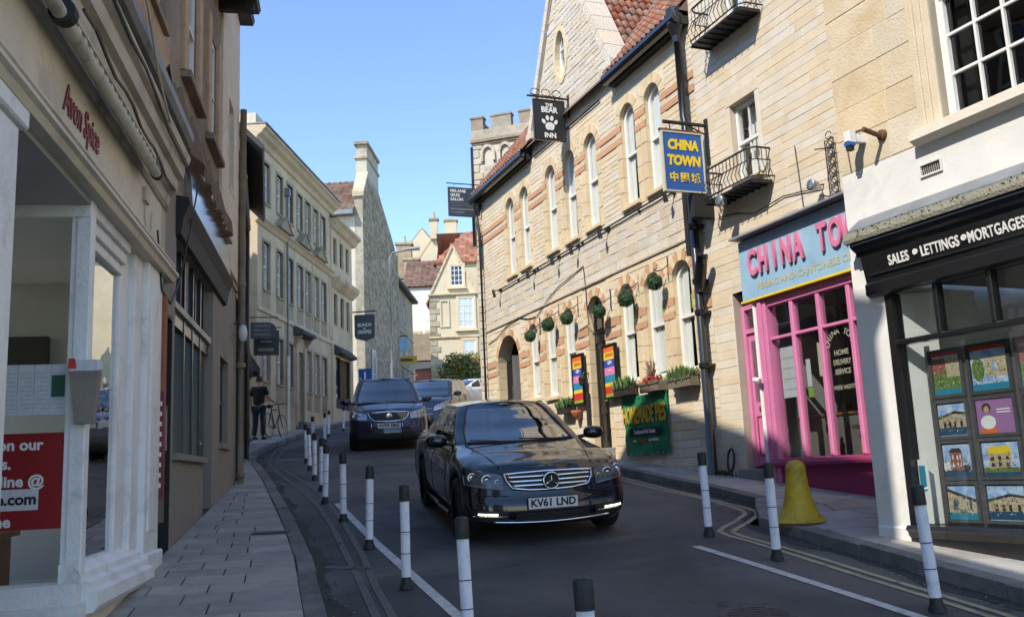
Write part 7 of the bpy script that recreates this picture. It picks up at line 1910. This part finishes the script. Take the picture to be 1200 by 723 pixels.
    for s in (1, -1):
        pf = lambda u, v: (s*(H['y0']+(H['y1']-H['y0'])*u), (H['b0']+(H['b1']-H['b0'])*u)*(1-v)+(H['t0']+(H['t1']-H['t0'])*u)*v)
        hl = patch(pf, 12, 6, .006, 'headlight', H.get('mat', 'car_inside'))
        for (uy, r) in H['lamps']:
            y = s*(H['y0']+(H['y1']-H['y0'])*uy); z = pf(uy, .5)[1]; x = nose(y, z)
            mb = MB(); mb.lathe([(r*.8,-.01),(r,.014),(r*.72,.018),(r*.7,.004),(0,.012)], c=(x-.012, y, z), n=16, axis='x'); mb.build('reflector', 'chrome', hl, smooth=True, loc=(0,0,0))
        mb = MB(); e = [pf(i/8, 0) for i in range(9)]+[pf(1, j/4) for j in range(1, 5)]+[pf(1-i/8, 1) for i in range(1, 9)]+[pf(0, 1-j/4) for j in range(1, 5)]
        mb.tube([(nose(*q)+.008, q[0], q[1]) for q in e], .006, 5); mb.build('headlight_rim', 'alloy', hl, loc=(0,0,0))
        patch(pf, 12, 6, .018, 'headlight_glass', 'glass_lamp', hl)
    C['details'](t, nose, patch, nline, C)
    # plate
    pw, ph, pz = .26, .055, C['plate_z']; px = nose(0, pz)+.022
    mb = MB(); mb.box(px-.012, px, -pw, pw, pz-ph, pz+ph); pl = mb.build('number_plate', 'plate_white', t)
    mb = MB(); mb.box(px-.014, px-.002, -pw-.012, pw+.012, pz-ph-.010, pz+ph+.010); mb.build('plate_holder', 'car_plastic', t)
    text_obj(C['plate'], .105, 'black_flat', t, (px+.002, 0, pz), rot=(math.pi/2, 0, math.pi/2), extrude=.001, bold=.0035, absz=False, sx=1.0)
    # wheels
    for a in ax:
        for s in (1, -1):
            yc = W0-.105
            c = (a, s*yc, wr)
            mb = MB(); mb.lathe([(wr*.68,-.105),(wr*.9,-.11),(wr*.985,-.08),(wr,-.04),(wr,.04),(wr*.985,.08),(wr*.9,.11),(wr*.68,.105)], c=c, n=32, axis='y'); w_ = mb.build('wheel', 'tyre', t, smooth=True)
            mb = MB(); o_ = s*.075
            mb.lathe([(wr*.70,-.09),(wr*.70,.09),(wr*.66,.092),(wr*.64,.06),(wr*.62,-.02),(0,-.02)] if s > 0 else [(wr*.70,.09),(wr*.70,-.09),(wr*.66,-.092),(wr*.64,-.06),(wr*.62,.02),(0,.02)], c=c, n=28, axis='y')
            for q in range(5):
                for dq in (-.13, .13):
                    an = 2*math.pi*q/5+dq; r0, r1 = wr*.14, wr*.66
                    p0 = Vector((c[0]+r0*math.cos(an-dq), c[1]+o_, c[2]+r0*math.sin(an-dq))); p1 = Vector((c[0]+r1*math.cos(an), c[1]+o_*.9, c[2]+r1*math.sin(an))); mb.tube([p0, p1], [.020, .013], 6)
            mb.lathe([(wr*.16,-.01),(wr*.18,.0),(wr*.12,.012),(0,.014)], c=(c[0], c[1]+o_, c[2]), n=12, axis='y'); mb.build('rim', 'alloy', w_, smooth=False, loc=(0,0,0))
    # mirrors
    mx_, my_, mz_ = C['mirror']
    for s in (1, -1):
        mb = MB(); P = []
        for i in range(9):
            th = math.pi*i/8; r = []
            for j in range(14):
                ph_ = 2*math.pi*j/14; cx_ = math.cos(ph_); sx_ = math.sin(ph_)
                r.append((mx_+.075*math.sin(th)*abs(cx_)**.7*(1 if cx_ > 0 else -1), s*(my_+.125*math.cos(th)*-1*1.0), mz_+.075*math.sin(th)**.6*abs(sx_)**.6*(1 if sx_ > 0 else -1)))
            P.append(r)
        mb.grid(P, closed=True); m_ = mb.build('wing_mirror', paint, t, smooth=True)
        mb = MB(); mb.tube([(mx_, s*(my_-.20), mz_-.05), (mx_, s*(my_-.08), mz_-.03)], .025, 6); mb.build('mirror_arm', 'car_plastic', m_, loc=(0,0,0))
    # door shuts, handles, sill
    for s in (1, -1):
        for xx in C['shuts']:
            P = []
            for k in range(1, NK+1):
                r = rows[k]; i = min((i for i in range(n) if r[i].y > .6), key=lambda i: abs(r[i].x-xx)); P.append((r[i].x, s*(r[i].y+.001), r[i].z))
            mb = MB(); mb.tube(P, .004, 4); mb.build('door_shut', 'black_flat', t)
        for xx in C['handles']:
            k = int(NK*.86); r = rows[k]; i = min((i for i in range(n) if r[i].y > .6), key=lambda i: abs(r[i].x-xx)); p = r[i]
            mb = MB(); mb.tube([(p.x-.09, s*(p.y+.008), p.z), (p.x, s*(p.y+.030), p.z+.005), (p.x+.09, s*(p.y+.008), p.z)], .013, 6); mb.build('door_handle', C.get('handle_mat', 'chrome'), t)
        mb = MB(); mb.tube([(ax[1]+ar+.05, s*(W0-.01), C['clear']+.03), (ax[0]-ar-.05, s*(W0-.01), C['clear']+.03)], .03, 6); mb.build('sill_trim', paint, t, smooth=True)
        # bonnet shut lines
        a, b = C['bonnet']; P = [(a[0]+(b[0]-a[0])*q/8, s*(a[1]+(b[1]-a[1])*q/8)) for q in range(9)]; Q = []
        for (x, y) in P:
            i = min((i for i in range(n) if top[i].y > abs(y)-.02 or top[i].x < x), key=lambda i: abs(top[i].x-x)); ye = max(top[i].y, .3); Q.append((x, y, top[i].z+C['crown']*(1-min(1, (y/ye)**2))+.002))
        mb = MB(); mb.tube(Q, .005, 4); mb.build('bonnet_shut', 'black_flat', t)
    # cabin: seats, dashboard, wheel, rear shelf
    gF, gR, gz0 = G['F'][0][1], G['R'][0][1], G['z0']
    mb = MB(); mb.box(gF-.75, gF-.1, -.62, .62, gz0-.2, gz0-.02); mb.build('dashboard', 'car_inside', t)
    for (sx_, rowx) in ((-.36, gF-1.35), (.36, gF-1.35), (-.36, gF-2.2), (.36, gF-2.2)):
        mb = MB(); mb.box(rowx-.12, rowx+.02, sx_-.22, sx_+.22, .5, gz0+.12); mb.box(rowx-.1, rowx, sx_-.13, sx_+.13, gz0+.15, gz0+.34); mb.build('seat', 'car_inside', t)
    mb = MB(); mb.tube([(gF-.95+.02*math.sin(a*.6), -.36+.18*math.cos(a*.5236), gz0-.02+.17*math.sin(a*.5236)) for a in range(13)], .016, 6); mb.build('steering_wheel', 'car_inside', t)
    mb = MB(); mb.box(gR+.2, gR+.5, -.55, .55, gz0-.1, gz0-.05); mb.build('rear_shelf', 'car_inside', t)
    mb = MB(); mb.box(G['F'][-1][1]-.12, G['F'][-1][1]-.08, -.12, .12, G['z1']-.10, G['z1']-.03); mb.build('inner_mirror', 'car_inside', t)
    # wipers
    for (y0, y1) in ((.55, -.05), (-.08, -.60)):
        mb = MB(); x_ = lambda y, m_: gr_[m_][min(10, int(abs(y)/.07))][0].x+.02
        mb.tube([(x_(y0, 1)+.01, y0, gr_[1][0][0].z-.0), (x_(y1, 1)+.01, y1, gr_[1][0][0].z+.035)], .008, 5); mb.build('wiper', 'car_plastic', t)
    return t
def merc_details(t, nose, patch, nline, C):
    patch(lambda u, v: ((-1+2*u)*(.38+.08*v), .565+.150*v), 24, 8, .012, 'grille_recess', 'black_flat')
    edge = [(-.47,.712),(-.3,.72),(0,.725),(.3,.72),(.47,.712),(.45,.64),(.40,.575),(.22,.552),(0,.548),(-.22,.552),(-.40,.575),(-.45,.64),(-.47,.712)]
    E2 = []
    for a, b in zip(edge, edge[1:]):
        for q in range(4): E2.append((a[0]+(b[0]-a[0])*q/4, a[1]+(b[1]-a[1])*q/4))
    E2.append(edge[0])
    g = nline(E2, .011, .018, 'grille', 'chrome')
    for z, w in ((.682, .44), (.640, .43), (.598, .40)):
        nline([(y*w/10, z) for y in range(-10, 11)], .0125, .024, 'grille_bar', 'chrome', g)
    x = nose(0, .635)+.050; zc = .636
    mb = MB(); mb.lathe([(.085,-.02),(.085,.0),(0,.0)], c=(x, 0, zc), n=24, axis='x'); mb.build('badge_disc', 'black_flat', g, loc=(0,0,0))
    mb = MB(); mb.tube([(x+.006, .083*math.cos(a*math.pi/12), zc+.083*math.sin(a*math.pi/12)) for a in range(25)], .0085, 6)
    for q in range(3):
        a = math.pi/2+q*2*math.pi/3; mb.tube([(x+.008, 0, zc), (x+.006, .08*math.cos(a), zc+.08*math.sin(a))], [.012, .003], 6)
    mb.build('badge', 'chrome', g, loc=(0,0,0), smooth=True)
    for s in (1, -1):
        nline([(s*(.57+.19*i/6), .325+.010*i/6) for i in range(7)], .0085, .012, 'daytime_light', 'drl')
        nline([(s*(.48+.32*i/6), .300+.012*i/6) for i in range(7)], .006, .008, 'light_trim', 'chrome')
        patch(lambda u, v: (s*(.46+.36*u), .245+.11*v+.02*u), 10, 6, .010, 'intake', 'black_flat')
    patch(lambda u, v: ((-1+2*u)*(.40-.02*v), .255+.075*v), 20, 5, .010, 'intake', 'black_flat')
    nline([((-1+2*i/20)*.62, .228+.022*abs(-1+2*i/20)**2) for i in range(21)], .010, .012, 'lower_trim', 'chrome')
    # bonnet star
    x = nose(0, .735)-.10
    # thin crease lines of the bumper
    for s in (1, -1): nline([(s*(.45+.36*i/8), .50+.02*i/8) for i in range(9)], .004, .004, 'bumper_crease', 'car_plastic')
MERC = dict(paint='car_black', axles=(1.49, -1.27), wheel_r=.325, clear=.19, bow=.15, rx=.34, ry=.24, crown=.030, taper=.03, plate='KV61 LND', plate_z=.42,
    F=[(0,2.20),(.10,2.26),(.25,2.28),(.42,2.27),(.55,2.235),(.8,2.20),(.93,2.15),(1,2.06)], R=[(0,-2.15),(.2,-2.28),(.5,-2.30),(.8,-2.26),(1,-2.14)],
    W=[(0,.80),(.12,.85),(.35,.885),(.6,.885),(.82,.865),(.93,.82),(1,.76)], belt=[(-2.3,.93),(-1.9,1.0),(-1,.985),(0,.965),(.9,.945),(1.5,.875),(1.9,.80),(2.2,.73)],
    glass=dict(F=[(0,1.10),(.5,.62),(.85,.32),(1,.16)], R=[(0,-1.92),(.5,-1.55),(1,-1.10)], W=[(0,.755),(.3,.72),(.8,.62),(1,.56)], bow=.24, z0=.93, z1=1.365, crown=.05, pillars=[(-.30,.035),(-1.12,.03),(.52,.02)]),
    head=dict(y0=.50, y1=.855, b0=.565, b1=.62, t0=.695, t1=.79, lamps=((.42,.062),(.80,.050),(.13,.03)), mat='lamp_grey'), mirror=(.74, .955, 1.0), shuts=(.80,-.28,-1.15), handles=(-.12,-1.0), bonnet=((2.02,.50),(1.0,.66)), details=merc_details)
make_car('saloon_car', 'glossy black saloon car with chrome star grille and number plate KV61 LND, lights lit', (-.17, 10.95), (.228, -.974), MERC, .915)
def vw_details(t, nose, patch, nline, C):
    patch(lambda u, v: ((-1+2*u)*(.34+.10*v), .66+.17*v), 16, 5, .004, 'grille_recess', 'black_flat')
    E = [(-.47,.845),(-.42,.74),(-.33,.665),(0,.65),(.33,.665),(.42,.74),(.47,.845),(0,.865),(-.47,.845)]; E2 = []
    for a, b in zip(E, E[1:]):
        for q in range(5): E2.append((a[0]+(b[0]-a[0])*q/5, a[1]+(b[1]-a[1])*q/5))
    g = nline(E2, .014, .008, 'grille', 'chrome')
    x = nose(0, .76)+.02
    mb = MB(); mb.lathe([(.075,-.01),(.075,.004),(.06,.01),(0,.012)], c=(x, 0, .765), n=20, axis='x'); mb.tube([(x+.012,-.045,.80),(x+.014,-.018,.725),(x+.014,0,.77),(x+.014,.018,.725),(x+.012,.045,.80)], .008, 5); mb.build('badge', 'chrome', g, loc=(0,0,0))
    for (y0, y1) in ((-.40,-.30), (.30,.40)): nline([(y0, .52), (y0*.99, .64)], .012, .010, 'grille_side', 'chrome')
    patch(lambda u, v: ((-1+2*u)*.55, .26+.10*v), 14, 3, .012, 'intake', 'black_flat')
TOURAN = dict(paint='car_navy', axles=(1.36, -1.32), wheel_r=.32, clear=.20, bow=.14, rx=.34, ry=.26, crown=.05, taper=.02, plate='AV59 EMZ', plate_z=.56, dark_low=True,
    F=[(0,2.12),(.12,2.19),(.3,2.20),(.5,2.18),(.75,2.12),(.9,2.04),(1,1.90)], R=[(0,-2.1),(.2,-2.2),(.7,-2.18),(1,-2.1)],
    W=[(0,.82),(.12,.86),(.35,.895),(.6,.895),(.82,.88),(.93,.85),(1,.80)], belt=[(-2.2,1.06),(-1,1.05),(0,1.03),(.9,1.03),(1.4,.99),(1.9,.88),(2.1,.82)],
    glass=dict(F=[(0,1.30),(.5,.85),(.85,.52),(1,.34)], R=[(0,-2.12),(.5,-2.06),(1,-1.85)], W=[(0,.81),(.3,.79),(.8,.70),(1,.63)], bow=.26, z0=1.0, z1=1.60, crown=.05, pillars=[(.02,.04),(-.95,.04),(.75,.03)]),
    head=dict(y0=.50, y1=.86, b0=.69, b1=.72, t0=.83, t1=.90, lamps=((.35,.06),(.75,.06)), mat='alloy'), mirror=(.92, .97, 1.10), shuts=(1.0,.02,-.95), handles=(.15,-.8), handle_mat='car_plastic', bonnet=((1.85,.52),(1.25,.72)), details=vw_details)
make_car('people_carrier', 'dark blue people carrier with silver roof rails following behind the black saloon', (-3.28, 23.5), (.17, -.985), TOURAN)
def ford_details(t, nose, patch, nline, C):
    patch(lambda u, v: ((-1+2*u)*(.42-.06*v), .30+.24*v), 14, 5, .004, 'grille_recess', 'black_flat')
    nline([((-1+2*i/14)*.42, .70) for i in range(15)], .012, .008, 'grille_bar', 'chrome')
    nline([((-1+2*i/14)*.44, .55) for i in range(15)], .010, .008, 'grille_bar', 'chrome')
FORD = dict(TOURAN, paint='car_navy', plate='WR57 KLO', plate_z=.46, dark_low=False, wheel_r=.32, F=[(0,2.10),(.12,2.18),(.3,2.20),(.5,2.17),(.75,2.08),(.9,1.98),(1,1.84)],
    glass=dict(TOURAN['glass'], z1=1.50, F=[(0,1.38),(.5,.88),(.85,.50),(1,.28)]), head=dict(y0=.46, y1=.86, b0=.64, b1=.74, t0=.76, t1=.93, lamps=((.35,.06),(.72,.06)), mat='alloy'), details=ford_details)
make_car('hatchback_car', 'dark blue hatchback half hidden behind the people carrier, pale reflections on its side', (-2.62, 29.4), (-.12, -.99), FORD)
make_car('parked_car', 'white car by the hedge at the top of the street, mostly hidden', (-2.35, 49.5), (-.72, -.69), dict(FORD, paint='car_white', plate='', glass=dict(FORD['glass'], z1=1.42)))
# silver roof rails of the people carrier
pc = bpy.data.objects['people_carrier']
for s in (1, -1):
    mb = MB(); mb.tube([(.20,s*.60,1.62),(.0,s*.61,1.67),(-1.6,s*.60,1.67),(-1.8,s*.58,1.62)], .018, 6); mb.build('roof_rail', 'alloy', pc)

# ------------------------------------------------------------------ man with bicycle
def skin_obj(name, V, E, Rd, mat, parent, sub=2, root=0):
    me = bpy.data.meshes.new(name); me.from_pydata(V, E, []); me.update(); o = link(name, me, parent)
    md = o.modifiers.new('skin', 'SKIN'); md.use_smooth_shade = True
    for i, r in enumerate(Rd):
        sv = me.skin_vertices[0].data[i]; sv.radius = (r if isinstance(r, tuple) else (r, r)); sv.use_root = (i == root)
    sd = o.modifiers.new('sub', 'SUBSURF'); sd.levels = sub; sd.render_levels = sub
    dg = bpy.context.evaluated_depsgraph_get(); dg.update()
    nm = bpy.data.meshes.new_from_object(o.evaluated_get(dg)); nm.materials.clear(); nm.materials.append(MATS[mat])
    o.modifiers.clear(); o.data = nm
    nm.polygons.foreach_set('use_smooth', [True]*len(nm.polygons)); return o
px_, py_ = -7.22, 26.15
man = thing('person', 'man in a black t-shirt and dark jeans seen from behind, holding a bicycle', 'person', (px_, py_, gz(py_)+.10), R_(-8))
V = [(0,0,.93),(0,.01,1.12),(0,.0,1.32),(0,.02,1.46),(0,.04,1.54),(0,.05,1.66),
     (.10,0,.88),(.12,.02,.50),(.12,-.02,.10),(.13,.13,.04),(-.10,0,.88),(-.11,.03,.50),(-.13,-.01,.10),(-.14,.14,.04),
     (.17,.0,1.42),(.25,.03,1.18),(.33,.22,1.06),(.36,.30,1.03),(-.17,.0,1.42),(-.24,-.02,1.17),(-.25,.05,.94),(-.25,.07,.87)]
E = [(0,1),(1,2),(2,3),(3,4),(4,5),(0,6),(6,7),(7,8),(8,9),(0,10),(10,11),(11,12),(12,13),(3,14),(14,15),(15,16),(16,17),(3,18),(18,19),(19,20),(20,21)]
Rd = [(.14,.10),(.14,.10),(.16,.11),(.09,.07),(.055,.055),(.088,.10),(.085,.09),(.06,.06),(.042,.042),(.04,.035),(.085,.09),(.06,.06),(.042,.042),(.04,.035),(.06,.06),(.045,.045),(.032,.032),(.035,.02),(.06,.06),(.045,.045),(.032,.032),(.035,.02)]
nb0 = len(V)
for (base, d, idx) in (((.36,.30,1.03), (.35,.9,-.15), 17), ((-.25,.07,.87), (0,.25,-1), 21)):
    dv = Vector(d).normalized(); side = dv.cross(Vector((0,0,1)) if abs(dv.z) < .8 else Vector((0,1,0))).normalized(); pal = Vector((0,-.2,-1)) if abs(dv.z) < .8 else Vector((0,1,0))
    for q, L in zip((-1.5,-.5,.5,1.5), (.065,.075,.072,.058)):
        b = Vector(base)+side*q*.018+dv*.04; m_ = b+dv*L*.55; e_ = m_+dv*L*.3+pal*L*.35; i = len(V); V += [tuple(b), tuple(m_), tuple(e_)]; E += [(idx,i),(i,i+1),(i+1,i+2)]; Rd += [.010,.009,.008]
    b = Vector(base)+side*.030; i = len(V); V += [tuple(b), tuple(b+dv*.035+side*.022), tuple(b+dv*.065+side*.018+pal*.015)]; E += [(idx,i),(i,i+1),(i+1,i+2)]; Rd += [.012,.010,.009]
skin_obj('body', V, E, Rd, 'skin', man)
skin_obj('t_shirt', [(0,0,.90),(0,0,1.10),(0,0,1.30),(0,.01,1.44),(.17,0,1.43),(.245,.025,1.22),(-.17,0,1.43),(-.24,-.015,1.21)], [(0,1),(1,2),(2,3),(3,4),(4,5),(3,6),(6,7)], [(.18,.135),(.175,.13),(.19,.135),(.11,.09),(.08,.08),(.07,.07),(.08,.08),(.07,.07)], 'tee_black', man)
skin_obj('jeans', [(0,0,.94),(.10,0,.86),(.12,.02,.50),(.125,-.02,.09),(-.10,0,.86),(-.11,.03,.50),(-.135,-.01,.09)], [(0,1),(1,2),(2,3),(0,4),(4,5),(5,6)], [(.15,.12),(.105,.11),(.08,.085),(.068,.072),(.105,.11),(.08,.085),(.068,.072)], 'denim', man)
for s, y in ((1, .0), (-1, .01)):
    skin_obj('shoe', [(s*.125,y-.07,.045),(s*.13,y+.05,.045),(s*.14,y+.18,.035)], [(0,1),(1,2)], [(.05,.045),(.052,.045),(.042,.032)], 'black_flat', man)
mb = MB(); P = []
for i in range(9):
    th = math.pi*i/8; P.append([(.092*math.sin(th)*math.cos(a), .035+.108*math.sin(th)*math.sin(a)-.012, 1.675+.115*math.cos(th)) for a in [2*math.pi*k/14 for k in range(14)]])
P = P[:6]; mb.grid(P, closed=True); mb.build('hair', 'hair', man, smooth=True)
mb = MB(); 
for s in (1, -1): mb.lathe([(.012,-.03),(.02,-.01),(.02,.02),(.008,.032)], c=(s*.093, .05, 1.635), n=8)
mb.tube([(0,.145,1.64),(0,.165,1.62)], [.012,.014], 6); mb.build('ears_and_nose', 'skin', man, smooth=True)
mb = MB()
for s in (1, -1): mb.lathe([(0,-.004),(.011,0),(0,.004)], c=(s*.03, .142, 1.66), n=8, axis='y')
mb.box(-.025,.025,.138,.146,1.585,1.592); mb.build('eyes_and_mouth', 'dark_wood', man)
bk = thing('bicycle', 'bicycle with drop tubes and a black saddle held upright beside the man', 'bicycle', (-6.80, 26.45, gz(26.45)+.10), R_(88)); bk.rotation_euler = (R_(-5), 0, R_(82))
for (x, nm) in ((-.5, 'rear'), (.52, 'front')):
    mb = MB(); mb.tube([(x+.335*math.cos(a*math.pi/16), 0, .345+.335*math.sin(a*math.pi/16)) for a in range(33)], .016, 6); w_ = mb.build('wheel', 'tyre', bk, smooth=True)
    mb = MB(); mb.tube([(x+.315*math.cos(a*math.pi/16), 0, .345+.315*math.sin(a*math.pi/16)) for a in range(33)], .008, 5)
    for q in range(14): a = q*math.pi/7; mb.tube([(x, .015*(-1)**q, .345), (x+.31*math.cos(a), 0, .345+.31*math.sin(a))], .002, 3)
    mb.tube([(x,-.03,.345),(x,.03,.345)], .02, 8); mb.build('rim', 'alloy', w_, loc=(0,0,0))
mb = MB()
for a, b in (((-.5,.0,.345),(-.08,0,.28)), ((-.5,0,.345),(-.20,0,.78)), ((-.08,0,.28),(-.22,0,.86)), ((-.08,0,.28),(.36,0,.72)), ((-.20,0,.80),(.34,0,.82)), ((.33,0,.90),(.39,0,.66)), ((.39,0,.66),(.52,0,.345))): mb.tube([a, b], .017, 6)
mb.build('frame', 'iron', bk)
mb = MB(); mb.tube([(.30,-.26,.96),(.34,-.2,.99),(.33,0,.98),(.34,.2,.99),(.30,.26,.96)], .012, 6); mb.tube([(.33,0,.9),(.33,0,.98)], .014, 6); mb.build('handlebar', 'black_flat', bk)
mb = MB(); mb.tube([(-.36,0,.885),(-.22,0,.90),(-.10,0,.885)], [.06,.045,.018], 8); mb.build('saddle', 'black_flat', bk)
mb = MB(); mb.lathe([(.09,-.005),(.09,.005)], c=(-.08,.03,.28), n=16, axis='y'); mb.tube([(-.08,.05,.28),(.02,.09,.16)], .01, 5); mb.tube([(-.08,-.05,.28),(-.18,-.09,.40)], .01, 5); mb.box(-.02,.06,.07,.13,.15,.17); mb.build('crank', 'alloy', bk)

# drivers, dimly seen through the windscreens
def driver(car, name_lb, gF, z0):
    d = thing('person', name_lb, 'person'); d.matrix_world = car.matrix_world @ Matrix.Translation((gF-1.28, -.36, z0-.42))
    Vd = [(0,0,0),(-.02,0,.22),(.0,0,.42),(.02,0,.52),(.05,0,.66),(.02,.19,.40),(.16,.22,.20),(.36,.14,.34),(.02,-.19,.40),(.16,-.22,.20),(.36,-.14,.34)]
    Ed = [(0,1),(1,2),(2,3),(3,4),(2,5),(5,6),(6,7),(2,8),(8,9),(9,10)]
    skin_obj('body', Vd, Ed, [(.14,.16),(.13,.17),(.10,.15),(.05,.05),(.085,.095),.06,.045,.035,.06,.045,.035], 'skin', d)
    skin_obj('jumper', [(0,0,-.02),(-.02,0,.2),(.0,0,.42),(.02,.20,.41),(.15,.23,.21),(.30,.17,.30),(.02,-.20,.41),(.15,-.23,.21),(.30,-.17,.30)], [(0,1),(1,2),(2,3),(3,4),(4,5),(2,6),(6,7),(7,8)], [(.16,.18),(.15,.19),(.11,.15),.075,.058,.045,.075,.058,.045], 'sign_slate', d)
    mb = MB(); P = []
    for i in range(6):
        th = math.pi*i/9; P.append([(.035+.098*math.sin(th)*math.cos(a)-.01, .092*math.sin(th)*math.sin(a), .67+.105*math.cos(th)) for a in [2*math.pi*k/12 for k in range(12)]])
    mb.grid(P, closed=True); mb.build('hair', 'hair', d, smooth=True)
bpy.context.view_layer.update()
driver(bpy.data.objects['saloon_car'], 'driver at the wheel of the black saloon, dim behind its windscreen', 1.10, .93)
driver(bpy.data.objects['people_carrier'], 'driver at the wheel of the dark blue people carrier', 1.30, 1.0)
